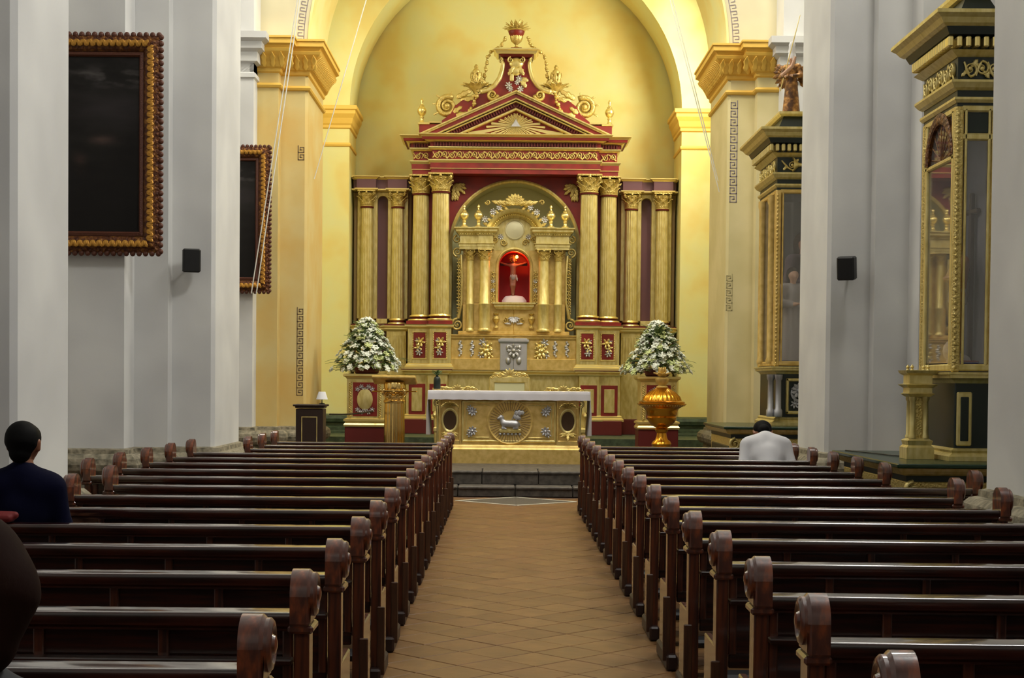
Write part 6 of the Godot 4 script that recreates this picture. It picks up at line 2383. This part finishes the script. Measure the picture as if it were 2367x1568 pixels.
	for i in n:
		b.box(Vector3(-0.05, 3.54, -(i + 0.5) * dp / n), Vector3(0.12, 0.09, 0.045), 0.01)
	put("dentil_course", b, M.bright_gold if arched else M.gold, t)
	b = MB.new()
	scrollwork(b, 0.06, w - 0.02, 3.33, 0.17, 0.0, 3)
	b.t = Transform3D(Basis(Vector3.UP, -PI / 2), Vector3(0, 0, -dp))
	scrollwork(b, 0.05, dp - 0.05, 3.33, 0.17, 0.0, 6)
	put("scroll_frieze", b, M.gold, t)
	return t


func statue(called: String, label: String, at: Vector3, turn: float, robe: Material, flesh: Material, h: float, hands_out := 0.0) -> Node3D:
	# robed standing figure, h tall
	var t := thing(called, label, "statue", at, turn)
	var k := h / 1.7
	var b := MB.new()
	b.t = Transform3D(Basis.from_scale(Vector3.ONE * k), Vector3.ZERO)
	skin(b, [
		[Vector3(0, 0.06, 0), Vector3(0, 0.9, 0), 0.24, 0.16],
		[Vector3(-0.08, 0.06, 0.08), Vector3(-0.06, 0.8, 0.06), 0.13, 0.08],
		[Vector3(0.1, 0.06, 0.06), Vector3(0.07, 0.8, 0.06), 0.13, 0.08],
		[Vector3(0, 0.9, 0), Vector3(0, 1.25, 0), 0.15, 0.15],
		[Vector3(-0.15, 1.36, 0), Vector3(0.15, 1.36, 0), 0.075, 0.075],
		[Vector3(-0.2, 1.34, 0), Vector3(-0.27 - hands_out, 1.08, 0.05), 0.075, 0.065],
		[Vector3(-0.27 - hands_out, 1.08, 0.05), Vector3(-0.10 - hands_out, 1.05, 0.22), 0.065, 0.06],
		[Vector3(0.2, 1.34, 0), Vector3(0.27 + hands_out, 1.08, 0.05), 0.075, 0.065],
		[Vector3(0.27 + hands_out, 1.08, 0.05), Vector3(0.10 + hands_out, 1.05, 0.22), 0.065, 0.06]], 0.024, 40.0, func(p: Vector3) -> float: return -p.y)
	put("robe", b, robe, t)
	b = MB.new()
	b.t = Transform3D(Basis.from_scale(Vector3.ONE * k), Vector3.ZERO)
	skin(b, [
		[Vector3(0, 1.38, 0), Vector3(0, 1.48, 0.01), 0.055, 0.05],
		[Vector3(0, 1.60, 0), Vector3(0, 1.575, 0.02), 0.095, 0.09],
		[Vector3(0, 1.53, 0.04), Vector3(0, 1.50, 0.05), 0.06, 0.045],
		[Vector3(0, 1.575, 0.10), Vector3(0, 1.55, 0.115), 0.012, 0.016],
		[Vector3(-0.09 - hands_out, 1.05, 0.24), Vector3(-0.03 - hands_out, 1.06, 0.30), 0.04, 0.025],
		[Vector3(0.09 + hands_out, 1.05, 0.24), Vector3(0.03 + hands_out, 1.06, 0.30), 0.04, 0.025]], 0.016, 80.0)
	put("head_and_hands", b, flesh, t)
	b = MB.new()
	b.t = Transform3D(Basis.from_scale(Vector3.ONE * k), Vector3.ZERO)
	skin(b, [[Vector3(0, 1.62, -0.02), Vector3(0, 1.60, -0.03), 0.105, 0.10], [Vector3(0, 1.56, -0.06), Vector3(0, 1.40, -0.08), 0.09, 0.07]], 0.018, 60.0)
	put("hair", b, M.brown_hair, t)
	return t


func cabinets() -> void:
	side_table("near", "long side altar with a green glossy top under the cabinet of the dark crucifixion figure", 3.06, 4.95, 12.4, 14.9, 0.955)
	side_table("far", "side altar with a gilt scroll at its corner under the cabinet topped by an angel", 2.58, 4.3, 18.9, 20.9, 1.065)
	var near := cabinet("tall green and gilt glazed cabinet with a fan arch, nearer the entrance", Vector3(3.64, 0.957, -12.9), 0.38, 1.05, true)
	var far := cabinet("tall green and gilt glazed cabinet with an angel on top, beyond the far pier", Vector3(3.28, 1.067, -19.4), 0.9, 1.3, false)
	# plinth fronts
	var b := MB.new()
	b.box(Vector3(0.12, 0.36, -0.035), Vector3(0.13, 0.46, 0.03), 0.01)
	put("plinth_panel", b, M.gold, near)
	b = MB.new()
	b.box(Vector3(0.12, 0.36, -0.022), Vector3(0.07, 0.38, 0.02), 0.006)
	put("panel_inset", b, M.green_paint, near)
	b = MB.new()
	for x in [-0.15, 0.15]:
		b.box(Vector3(0.33 + x, 0.38, -0.03), Vector3(0.04, 0.46, 0.04), 0.01)
	for y in [-0.21, 0.21]:
		b.box(Vector3(0.33, 0.38 + y, -0.03), Vector3(0.34, 0.04, 0.04), 0.01)
	put("plinth_frame", b, M.gold, far)
	b = MB.new()
	sprig(b, Vector3(0.33, 0.45, -0.035), 0.12, 10)
	sprig(b, Vector3(0.28, 0.28, -0.035), 0.07, 7)
	sprig(b, Vector3(0.38, 0.28, -0.035), 0.07, 7)
	b.t = Transform3D(Basis(Vector3.RIGHT, PI / 2), Vector3(0.33, 0.42, -0.035))
	b.lathe([0.11, 0, 0.11, 0.03, 0.08, 0.035, 0.08, 0], 20)
	put("silver_emblem", b, M.silver, far)
	for q in [[-0.035, -0.02], [0.055, 0.03]]:
		b = MB.new()
		b.lathe([0.05, 0.115, 0.055, 0.13, 0.055, 0.20, 0.04, 0.22, 0.036, 0.58, 0.05, 0.60, 0.055, 0.655, 0, 0.656], 14, Vector3(q[0], 0, q[1]))
		put("silver_baluster", b, M.silver, far)
	b = MB.new()
	b.lathe([0.0, 0, 0.012, 0.0, 0.014, 0.22, 0.03, 0.32, 0.09, 0.38, 0.10, 0.385, 0.09, 0.37, 0.02, 0.30], 16)
	for v in b.vs.size():
		b.vs[v] = Basis(Vector3.BACK, PI / 2) * b.vs[v] + Vector3(0.58, 3.33, 0.03)
		b.ns[v] = Basis(Vector3.BACK, PI / 2) * b.ns[v]
	put("horn_relief", b, M.bright_gold, far)
	# small gilded aedicule on the near table
	var t := thing("aedicule", "small gilded stand with twin columns on the green side altar top", "stand", Vector3(3.46, 0.957, -13.3))
	b = MB.new()
	var sq := [Vector2(-0.10, -0.10), Vector2(-0.10, 0.10), Vector2(0.10, 0.10), Vector2(0.10, -0.10)]
	b.mould(sq, [-0.1, 0, 0.02, 0, 0.02, 0.10, 0.0, 0.12, 0.01, 0.16, -0.02, 0.18, -0.1, 0.18], true)
	put("base", b, M.gold, t)
	for x: float in [-0.055, 0.055]:
		for zz: float in [-0.055, 0.055]:
			b = MB.new()
			b.lathe([0.035, 0.18, 0.035, 0.20, 0.028, 0.21, 0.024, 0.50, 0.034, 0.52, 0.034, 0.55], 14, Vector3(x, 0, zz))
			put("column", b, M.gold, t)
	b = MB.new()
	b.box(Vector3(0, 0.36, 0), Vector3(0.09, 0.38, 0.09), 0.005)
	put("core", b, M.old_gold, t)
	b = MB.new()
	b.mould(sq, [-0.1, 0.54, -0.01, 0.545, 0.02, 0.57, 0.0, 0.58, 0.0, 0.62, 0.04, 0.65, 0.0, 0.66, 0.0, 0.73, 0.03, 0.75, 0.04, 0.775, -0.1, 0.78], true)
	put("entablature", b, M.gold, t)
	b = MB.new()
	for q in [[-0.07, 0.07], [0.07, 0.07], [-0.07, -0.07], [0.07, -0.07]]:
		b = MB.new()
		b.lathe([0.02, 0.775, 0.008, 0.79, 0.018, 0.805, 0.006, 0.82, 0, 0.83], 10, Vector3(q[0], 0, q[1]))
		put("finial", b, M.gold, t)
	# figures behind the glass
	var y := 0.957 + 0.785
	var c := thing("crucifixion_statue", "dark crucifixion figure on a tall cross behind the glass of the fan-arched cabinet", "statue", Vector3(3.845, y, -13.40), -PI / 2 + 0.12)
	c.scale = Vector3.ONE * 0.82
	b = MB.new()
	b.box(Vector3(0, 0.95, -0.12), Vector3(0.06, 1.9, 0.05), 0.008)
	b.box(Vector3(0, 1.70, -0.12), Vector3(0.34, 0.05, 0.05), 0.008)
	put("cross", b, M.dark_wood, c)
	b = MB.new()
	skin(b, [
		[Vector3(0, 1.30, 0.03), Vector3(0.01, 1.25, 0.05), 0.055, 0.04],
		[Vector3(-0.09, 1.16, 0), Vector3(0.09, 1.16, 0), 0.05, 0.05],
		[Vector3(0, 1.13, 0), Vector3(0, 0.85, 0.02), 0.10, 0.08],
		[Vector3(-0.04, 0.80, 0.02), Vector3(-0.04, 0.50, 0.05), 0.065, 0.045],
		[Vector3(0.04, 0.80, 0.02), Vector3(0.04, 0.50, 0.05), 0.065, 0.045],
		[Vector3(-0.04, 0.50, 0.05), Vector3(-0.02, 0.22, 0.0), 0.045, 0.028],
		[Vector3(0.04, 0.50, 0.05), Vector3(0.02, 0.22, 0.0), 0.045, 0.028],
		[Vector3(-0.12, 1.17, 0), Vector3(-0.15, 0.98, 0.08), 0.04, 0.03],
		[Vector3(-0.15, 0.98, 0.08), Vector3(-0.03, 0.98, 0.16), 0.03, 0.025],
		[Vector3(0.12, 1.17, 0), Vector3(0.15, 0.98, 0.08), 0.04, 0.03],
		[Vector3(0.15, 0.98, 0.08), Vector3(0.03, 0.98, 0.16), 0.03, 0.025]], 0.016, 80.0)
	put("figure", b, M.skin, c)
	b = MB.new()
	b.lathe([0.085, 0.70, 0.105, 0.74, 0.10, 0.84, 0.088, 0.87], 16, Vector3(0, 0, 0.02), 0, TAU, 9, 0.1)
	put("loincloth", b, M.grey_robe, c)
	b = MB.new()
	b.ell(Vector3(0, 0.09, 0), Vector3(0.13, 0.09, 0.13), 12, 6)
	b.ell(Vector3(-0.06, 0.2, 0.06), Vector3(0.1, 0.12, 0.09), 10, 6)
	put("rocky_ground", b, M.grey_robe, c)
	b = MB.new()
	b.box(Vector3(0, 0.03, 0), Vector3(0.14, 0.06, 0.08), 0.004)
	var bx := thing("small_box", "small blue and red box on the cabinet floor behind the glass", "box", Vector3(3.83, y + 0.002, -13.05))
	put("carton", b, M.blue_print, bx)
	b = MB.new()
	b.box(Vector3(0, 0.067, 0), Vector3(0.142, 0.012, 0.082), 0.003)
	put("carton_lid", b, M.red_cloth, bx)
	statue("robed_statue", "robed figure in purple and pale cloth behind the glass of the angel-topped cabinet", Vector3(3.80, 1.067 + 0.787, -20.25), 0.5, M.purple_robe, M.skin, 1.75)
	var mt := statue("attendant_statue", "smaller pale grey robed figure beside the purple-robed one behind glass", Vector3(3.56, 1.067 + 0.787, -19.68), 0.2, M.grey_robe, M.pale_figure, 1.25)
	# the angel on top
	var a := statue("angel_statue", "gilded angel statue with wings, plumed helmet and spear on top of the cabinet", Vector3(3.52, 1.067 + 4.028, -19.75), -0.5, M.bronze, M.pale_figure, 0.78, 0.02)
	b = MB.new()
	b.lathe([0.05, 0.70, 0.055, 0.73, 0.05, 0.78, 0.045, 0.80, 0.05, 0.82, 0.04, 0.88, 0.045, 0.90, 0.03, 0.94, 0, 0.95], 12)
	put("plumed_helmet", b, M.shade_white, a)
	for s: float in [-1.0, 1.0]:
		b = MB.new()
		for i in 9:
			b.leaf(Vector3(s * 0.05, 0.58, -0.09), Vector3(s * (1.0 - i * 0.08), 0.55 - i * 0.22, -0.25), Vector3(0, 0, -1), 0.30 - absf(i - 3.0) * 0.015, 0.035, 0.3, 6)
		put("wing", b, M.bronze, a)
	b = MB.new()
	b.tube([Vector3(-0.12, 0.30, 0.10), Vector3(0.08, 1.02, 0.12), Vector3(0.14, 1.25, 0.12)], [0.008, 0.007, 0.004], [], 6)
	put("spear", b, M.bright_gold, a)
	b = MB.new()
	b.tube([Vector3(-0.10, 0.50, 0.10), Vector3(0.05, 0.60, 0.14), Vector3(0.09, 0.72, 0.14)], [0.028, 0.025, 0.018], [], 8)
	put("raised_arm", b, M.pale_figure, a)
	var a2 := thing("cherub_finial", "carved gilded cherub and scrolls on top of the fan-arched cabinet", "statue", Vector3(3.72, 0.957 + 4.055, -13.2))
	b = MB.new()
	skin(b, [[Vector3(0, 0.06, 0), Vector3(0, 0.22, 0), 0.09, 0.07], [Vector3(0, 0.32, 0.01), Vector3(0, 0.34, 0), 0.06, 0.06], [Vector3(-0.07, 0.22, 0), Vector3(-0.16, 0.14, 0.06), 0.035, 0.03], [Vector3(0.07, 0.22, 0), Vector3(0.16, 0.14, 0.06), 0.035, 0.03], [Vector3(-0.04, 0.06, 0.03), Vector3(-0.07, 0.04, 0.16), 0.05, 0.035], [Vector3(0.04, 0.06, 0.03), Vector3(0.07, 0.04, 0.16), 0.05, 0.035]], 0.016, 70.0)
	put("figure", b, M.bronze, a2)
	b = MB.new()
	b.volute(Vector3(-0.12, 0.08, 0.03), 0.08, PI / 2, 1.5, 0.02, 0.04)
	b.volute(Vector3(0.14, 0.08, 0.03), 0.08, PI / 2, -1.5, 0.02, 0.04)
	put("scroll", b, M.old_gold, a2)


# ---------------------------------------------------------------- paintings, loudspeakers, ropes
func canvas(sd: int) -> ImageTexture:
	var im := Image.create(192, 256, false, Image.FORMAT_RGB8)
	var n := FastNoiseLite.new()
	n.seed = sd
	n.frequency = 0.02
	n.fractal_octaves = 4
	for yy in 256:
		for xx in 192:
			var v := Vector2(xx / 192.0, yy / 256.0)
			var k := 0.5 + 0.5 * n.get_noise_2d(xx * 0.7, yy * 2.0)
			var c := Color(0.10, 0.092, 0.088).lerp(Color(0.19, 0.18, 0.175), k * (1.0 - v.y))
			var cloud := exp(-pow((v.y - 0.12) / 0.05, 2.0)) * clampf((k - 0.45) * 3.0, 0, 1) * clampf(v.x * 2.0 - 0.6, 0, 1)
			c = c.lerp(Color(0.55, 0.53, 0.52), cloud * 0.75)
			var glow := exp(-pow((v.x - 0.72) / 0.09, 2.0) - pow((v.y - 0.47) / 0.03, 2.0))
			c = c.lerp(Color(0.42, 0.32, 0.28), glow * 0.8 * k)
			var flesh := exp(-pow((v.x - 0.55) / 0.05, 2.0) - pow((v.y - 0.60) / 0.05, 2.0))
			c = c.lerp(Color(0.36, 0.26, 0.22), flesh * 0.6 * k)
			var mist := exp(-pow((v.x - 0.8) / 0.25, 2.0) - pow((v.y - 0.3) / 0.1, 2.0))
			c = c.lerp(Color(0.25, 0.23, 0.24), mist * 0.5)
			im.set_pixel(xx, yy, c)
	return ImageTexture.create_from_image(im)


func painting(label: String, right: float, bottom: float, z: float, w: float, h: float, sd: int) -> void:
	var t := thing("painting", label, "painting", Vector3(right - w / 2, bottom, z))
	var fw := 0.235
	var m := StandardMaterial3D.new()
	m.resource_name = "old_canvas"
	m.albedo_texture = canvas(sd)
	m.roughness = 0.6
	m.metallic_specular = 0.25
	var q := MeshInstance3D.new()
	var qm := BoxMesh.new()
	qm.size = Vector3(w - fw * 1.9, h - fw * 1.9, 0.02)
	var qq := QuadMesh.new()
	qq.size = Vector2(w - fw * 1.9, h - fw * 1.9)
	qq.material = m
	q.mesh = qq
	q.name = "canvas"
	t.add_child(q)
	q.position = Vector3(0, h / 2, -0.015)
	var b := MB.new()
	b.box(Vector3(0, h / 2, -0.045), Vector3(w - 0.06, h - 0.06, 0.04))
	put("backing", b, M.dark_wood, t)
	b = MB.new()
	b.t = Transform3D(UPRIGHT, Vector3.ZERO)
	var x := w / 2 - fw
	var sq := [Vector2(-x, fw), Vector2(-x, h - fw), Vector2(x, h - fw), Vector2(x, fw)]
	b.mould(sq, [0, -0.02, 0.0, 0.0, 0.015, 0.02, 0.03, 0.015, 0.045, 0.01, 0.05, -0.02], true)
	put("inner_moulding", b, M.frame_brown, t)
	b = MB.new()
	b.t = Transform3D(UPRIGHT, Vector3.ZERO)
	b.mould(sq, [0.05, -0.03, 0.05, 0.015, 0.07, 0.035, 0.10, 0.05, 0.13, 0.055, 0.155, 0.045, 0.17, 0.025, 0.19, 0.02, fw - 0.02, 0.01, fw - 0.02, -0.05], true)
	var fr := put("frame", b, M.frame_gold, t)
	# carved leaves along the swell, scallops along the rim
	b = MB.new()
	var lf := MB.new()
	lf.ell(Vector3(0, 0, 0), Vector3(0.035, 0.026, 0.02), 8, 5)
	lf.leaf(Vector3(-0.03, 0, 0.005), Vector3(1, 0.5, 0.3), Vector3(0, 0, 1), 0.08, 0.02, -0.9, 4)
	lf.leaf(Vector3(-0.03, 0, 0.005), Vector3(1, -0.5, 0.3), Vector3(0, 0, 1), 0.08, 0.02, -0.9, 4)
	var lm := lf.mesh(M.carved_gilt)
	var sc := MB.new()
	sc.ell(Vector3.ZERO, Vector3(0.03, 0.031, 0.025), 8, 6)
	var sm := sc.mesh(M.frame_brown)
	for e in 4:
		var along := h if e % 2 else w
		var n := int(along / 0.066)
		for i in n:
			var f := (i + 0.5) / n
			var dirs := [Vector3(0, -1, 0), Vector3(1, 0, 0), Vector3(0, 1, 0), Vector3(-1, 0, 0)]
			var o: Vector3 = dirs[e]
			var s := Vector3(-o.y, o.x, 0)
			var c := Vector3(0, h / 2, 0) + o * ((w if e % 2 else h) / 2) + s * along * (f - 0.5)
			put_mesh("scallop", sm, fr, Transform3D(Basis.IDENTITY, c - o * 0.012))
			if f * along > 0.15 and (1 - f) * along > 0.15:
				put_mesh("carved_leaf", lm, fr, Transform3D(Basis(o, s, Vector3(0, 0, 1)), c - o * 0.11 + Vector3(0, 0, 0.055)))


func speaker(label: String, at: Vector3, turn: float, tilt: float) -> void:
	var t := thing("loudspeaker", label, "speaker", at, turn)
	var b := MB.new()
	b.t = Transform3D(Basis(Vector3.RIGHT, tilt), Vector3.ZERO)
	b.box(Vector3(0, 0, 0.0), Vector3(0.185, 0.25, 0.15), 0.015)
	put("body", b, M.black, t)
	b = MB.new()
	b.t = Transform3D(Basis(Vector3.RIGHT, tilt), Vector3.ZERO)
	b.box(Vector3(0, 0, 0.078), Vector3(0.165, 0.23, 0.012), 0.005)
	put("grille", b, M.black, t)
	b = MB.new()
	b.tube([Vector3(0, -0.02, -0.06), Vector3(0, -0.02, -0.12), Vector3(sin(turn) * 0.04, -0.02, -0.19)], [0.014], [], 8)
	put("bracket", b, M.black, t)


func wall_things() -> void:
	var cb := MB.new()
	cb.tube([Vector3(3.15, 0.963, -14.7), Vector3(3.3, 0.963, -14.1), Vector3(3.36, 0.963, -13.7), Vector3(3.5, 0.963, -13.52)], [0.006], [], 6)
	tag(put("cable", cb, M.black), "thin black cable lying across the green side altar top", "cable")
	painting("large dark oil painting in a carved gilt frame with scalloped rim, nearer the navy-jacketed man", -3.71, 2.87, -15.62, 1.85, 2.26, 3)
	painting("dark oil painting in a carved gilt frame on the pilaster by the chancel arch", -3.76, 2.92, -23.18, 1.85, 2.24, 8)
	speaker("small black loudspeaker on the pier by the large painting", Vector3(-3.51, 2.855, -16.14), 0.28, 0.05)
	speaker("small black loudspeaker tilted on the pier by the glazed cabinets", Vector3(3.46, 2.84, -16.14), -0.45, 0.14)
	for q in [
			[Vector3(-4.02, 2.90, -23.0), Vector3(-2.5, 12.9, -23.0), "pale rope slanting across the painting by the chancel arch, outer of its pair"],
			[Vector3(-3.94, 2.90, -22.98), Vector3(-2.5, 12.9, -22.9), "pale rope slanting across the painting by the chancel arch, inner of its pair"],
			[Vector3(-3.28, 4.85, -24.6), Vector3(-2.0, 9.35, -24.6), "pale rope from the arch jamb on the painting side up to the soffit"],
			[Vector3(3.28, 4.70, -24.6), Vector3(2.02, 9.35, -24.6), "pale rope from the arch jamb above the angel cabinet, lower of its pair"],
			[Vector3(3.28, 4.90, -24.75), Vector3(2.1, 9.30, -24.7), "pale rope from the arch jamb above the angel cabinet, higher of its pair"]]:
		var b := MB.new()
		b.tube([q[0], q[0].lerp(q[1], 0.5), q[1]], [0.009], [], 6, Vector3(1, 0, 0))
		tag(put("rope", b, M.cord), q[2], "rope")


# ---------------------------------------------------------------- people, seated and facing the altar (-z)
func hand(b: MB, wrist: Vector3, dir: Vector3, palm_n: Vector3, thumb_side: float) -> void:
	var d := dir.normalized()
	var n := (palm_n - d * palm_n.dot(d)).normalized()
	var s := d.cross(n)
	var bones := []
	for i in 4:
		var off := s * (0.030 - 0.020 * i)
		bones.append([wrist + d * 0.01 + off * 0.7, wrist + d * 0.085 + off, 0.015, 0.012])
		var l: float = [0.062, 0.072, 0.068, 0.052][i]
		var k := wrist + d * 0.09 + off * 1.05
		var k1 := k + (d * 0.8 - n * 0.6).normalized() * l * 0.5
		var k2 := k1 + (d * 0.35 - n * 0.93).normalized() * l * 0.5
		bones.append([k, k1, 0.0092, 0.0085])
		bones.append([k1, k2, 0.0085, 0.0075])
	var t0 := wrist + d * 0.025 + s * 0.026 * thumb_side
	var t1 := t0 + (d * 0.6 + s * thumb_side * 0.8 - n * 0.2).normalized() * 0.042
	var t2 := t1 + (d * 0.85 + s * thumb_side * 0.15 - n * 0.45).normalized() * 0.034
	bones.append([t0, t1, 0.013, 0.0105])
	bones.append([t1, t2, 0.0105, 0.0085])
	skin(b, bones, 0.0045, 200.0)


func person(label: String, at: Vector3, k: float, lean: float, nod: float, turn: float, hair: String, top: String, long_hair: bool, sw := 1.0) -> Node3D:
	var drop := 0.473 - 0.431 * k
	at.y += drop
	var fy := -drop / k
	var t := thing("person", label, "person", at)
	var piv := Vector3(0, 0.56, 0)
	var up := func(p: Vector3) -> Vector3:
		return piv + Basis(Vector3.RIGHT, -lean) * (p - piv)
	var neck: Vector3 = up.call(Vector3(0, 1.10, 0.0))
	var hb := Basis(Vector3.UP, turn) * Basis(Vector3.RIGHT, -nod - lean * 0.6)
	var hd := func(p: Vector3) -> Vector3:
		return neck + hb * (p - Vector3(0, 1.10, 0))
	var body := MB.new()
	body.t = Transform3D(Basis.from_scale(Vector3.ONE * k), Vector3.ZERO)
	var torso := [
		[Vector3(-0.085, 0.56, 0.0), Vector3(0.085, 0.56, 0.0), 0.115, 0.115],
		[up.call(Vector3(0, 0.64, 0)), up.call(Vector3(0, 0.86, -0.01)), 0.125, 0.13],
		[up.call(Vector3(-0.07, 0.86, -0.01)), up.call(Vector3(-0.09, 0.98, 0)), 0.105, 0.10],
		[up.call(Vector3(0.07, 0.86, -0.01)), up.call(Vector3(0.09, 0.98, 0)), 0.105, 0.10],
		[up.call(Vector3(-0.165 * sw, 1.00, 0.0)), up.call(Vector3(0.165 * sw, 1.00, 0.0)), 0.066, 0.066],
		[up.call(Vector3(-0.09, 1.03, 0.01)), up.call(Vector3(0.0, 1.06, 0.01)), 0.055, 0.06],
		[up.call(Vector3(0.09, 1.03, 0.01)), up.call(Vector3(0.0, 1.06, 0.01)), 0.055, 0.06]]
	var arms := []
	var wrists := []
	for s: float in [-1.0, 1.0]:
		var sh: Vector3 = up.call(Vector3(s * 0.195 * sw, 0.995, 0.0))
		var el: Vector3 = up.call(Vector3(s * 0.25 * sw, 0.74, -0.02)) + Vector3(0, 0, -0.02)
		var wr := Vector3(s * 0.11, 0.70, el.z - 0.22)
		arms.append([sh, el, 0.056, 0.043])
		arms.append([el, wr, 0.043, 0.029])
		wrists.append([wr, (wr - el).normalized(), s])
	var legs := []
	for s: float in [-1.0, 1.0]:
		legs.append([Vector3(s * 0.09, 0.545, -0.02), Vector3(s * 0.11, 0.53, -0.36), 0.085, 0.062])
		legs.append([Vector3(s * 0.11, 0.53, -0.36), Vector3(s * 0.11, 0.10 + fy, -0.34), 0.06, 0.042])
	var feet := []
	for s: float in [-1.0, 1.0]:
		feet.append([Vector3(s * 0.11, 0.058 + fy, -0.33), Vector3(s * 0.12, 0.048 + fy, -0.50), 0.045, 0.036])
	skin(body, torso + arms + legs + [[neck + Vector3(0, -0.06, 0.01), hd.call(Vector3(0, 1.18, -0.005)), 0.058, 0.054]], 0.016, 55.0)
	# head with a face
	var head := [
		[hd.call(Vector3(0, 1.285, 0.012)), hd.call(Vector3(0, 1.275, -0.02)), 0.088, 0.086],
		[hd.call(Vector3(0, 1.25, 0.03)), hd.call(Vector3(0, 1.235, -0.03)), 0.078, 0.074],
		[hd.call(Vector3(0, 1.20, -0.03)), hd.call(Vector3(0, 1.175, -0.065)), 0.055, 0.034],
		[hd.call(Vector3(0, 1.17, 0.0)), hd.call(Vector3(0, 1.10, 0.01)), 0.052, 0.055],
		[hd.call(Vector3(0, 1.262, -0.098)), hd.call(Vector3(0, 1.232, -0.118)), 0.010, 0.015],
		[hd.call(Vector3(-0.022, 1.198, -0.094)), hd.call(Vector3(0.022, 1.198, -0.094)), 0.011, 0.011],
		[hd.call(Vector3(-0.045, 1.285, -0.082)), hd.call(Vector3(-0.015, 1.285, -0.095)), 0.012, 0.012],
		[hd.call(Vector3(0.045, 1.285, -0.082)), hd.call(Vector3(0.015, 1.285, -0.095)), 0.012, 0.012],
		[hd.call(Vector3(-0.089, 1.265, 0.005)), hd.call(Vector3(-0.090, 1.225, -0.002)), 0.018, 0.013],
		[hd.call(Vector3(0.089, 1.265, 0.005)), hd.call(Vector3(0.090, 1.225, -0.002)), 0.018, 0.013]]
	skin(body, head, 0.007, 110.0)
	for w in wrists:
		hand(body, w[0], w[1], Vector3(0, 1, 0), -w[2])
	put("body", body, M.skin, t)
	var b := MB.new()
	b.t = body.t
	for s: float in [-1.0, 1.0]:
		b.ell(hd.call(Vector3(s * 0.033, 1.258, -0.088)), Vector3(0.013, 0.009, 0.009), 8, 6)
	put("eyes", b, M.black, t)
	# hair: a shell over the skull, open at the face
	b = MB.new()
	b.t = body.t
	var hairs := [
		[hd.call(Vector3(0, 1.295, 0.02)), hd.call(Vector3(0, 1.288, -0.022)), 0.097, 0.094],
		[hd.call(Vector3(0, 1.25, 0.035)), hd.call(Vector3(0, 1.20, 0.045)), 0.088, 0.062]]
	if long_hair:
		hairs.append([hd.call(Vector3(-0.04, 1.25, 0.04)), hd.call(Vector3(-0.035, 1.18, 0.045)), 0.088, 0.065])
		hairs.append([hd.call(Vector3(0.04, 1.25, 0.04)), hd.call(Vector3(0.035, 1.18, 0.045)), 0.088, 0.065])
	var inv := hb.inverse()
	var cut := func(p: Vector3) -> float:
		var q := inv * (p - neck) + Vector3(0, 1.10, 0)
		return minf(-(q.z + 0.045), 1.315 - q.y)
	skin(b, hairs, 0.008, 90.0, cut)
	put("hair", b, M[hair], t)
	# clothes
	b = MB.new()
	b.t = body.t
	var cl := []
	for o in torso + arms:
		cl.append([o[0], o[1], o[2] + 0.017, o[3] + 0.015])
	for i in [7, 8, 9, 10]:
		if i == 8 or i == 10:
			cl[i][1] = (cl[i][0] as Vector3).lerp(cl[i][1], 0.9)
	cl.append([neck + Vector3(0, -0.055, 0.0), neck + Vector3(0, -0.01, 0.005), 0.075, 0.066])
	skin(b, cl, 0.014, 55.0)
	put("jacket" if top == "navy" else "shirt", b, M[top], t)
	b = MB.new()
	b.t = body.t
	var tr := []
	for o in legs + [torso[0]]:
		tr.append([o[0], o[1], o[2] + 0.014, o[3] + 0.018])
	skin(b, tr, 0.018, 55.0)
	put("trousers", b, M.trousers, t)
	for f in feet:
		b = MB.new()
		b.t = body.t
		skin(b, [f, [f[0] + Vector3(0, 0.04, 0.02), f[0] + Vector3(0, 0.0, 0.03), 0.045, 0.045]], 0.01, 80.0)
		put("shoe", b, M.black, t)
	return t


func people() -> void:
	person("person in a navy jacket with short black hair, seated with back to the camera", Vector3(-2.79, 0.0, -8.225), 0.925, 0.03, 0.06, -0.12, "hair", "navy", false, 0.92)
	person("person in a white shirt bowing forward in a pew near the altar", Vector3(2.57, 0.0, -15.56), 1.0, 0.62, 0.9, 0.0, "hair", "white_shirt", false)
	var p3 := person("person with short brown hair and a grey top, in the pew nearest the entrance", Vector3(-1.115, 0.0, -2.345), 0.94, 0.03, 0.1, 0.15, "brown_hair", "grey_shirt", true, 0.9)
	p3.rotation.z = -0.05
	p3.position += Vector3(0.05, 0.02, 0.025)
	var t := thing("folded_cloth", "folded red cloth lying on the pew's top rail behind the navy-jacketed person", "cloth", Vector3(-3.02, 0.832, -7.955))
	var b := MB.new()
	skin(b, [[Vector3(-0.24, 0.022, 0.02), Vector3(0.25, 0.022, 0.02), 0.022, 0.020], [Vector3(-0.24, 0.022, -0.03), Vector3(0.25, 0.022, -0.03), 0.022, 0.020], [Vector3(-0.24, 0.042, -0.005), Vector3(0.28, 0.040, -0.005), 0.024, 0.018]], 0.008, 90.0, func(p: Vector3) -> float: return -p.y)
	put("upper_fold", b, M.red_cloth, t)
	b = MB.new()
	skin(b, [[Vector3(-0.22, 0.004, 0.058), Vector3(0.20, 0.004, 0.058), 0.010, 0.009], [Vector3(-0.20, -0.045, 0.060), Vector3(0.17, -0.05, 0.060), 0.008, 0.008]], 0.006, 70.0)
	put("hanging_fold", b, M.red_cloth, t)
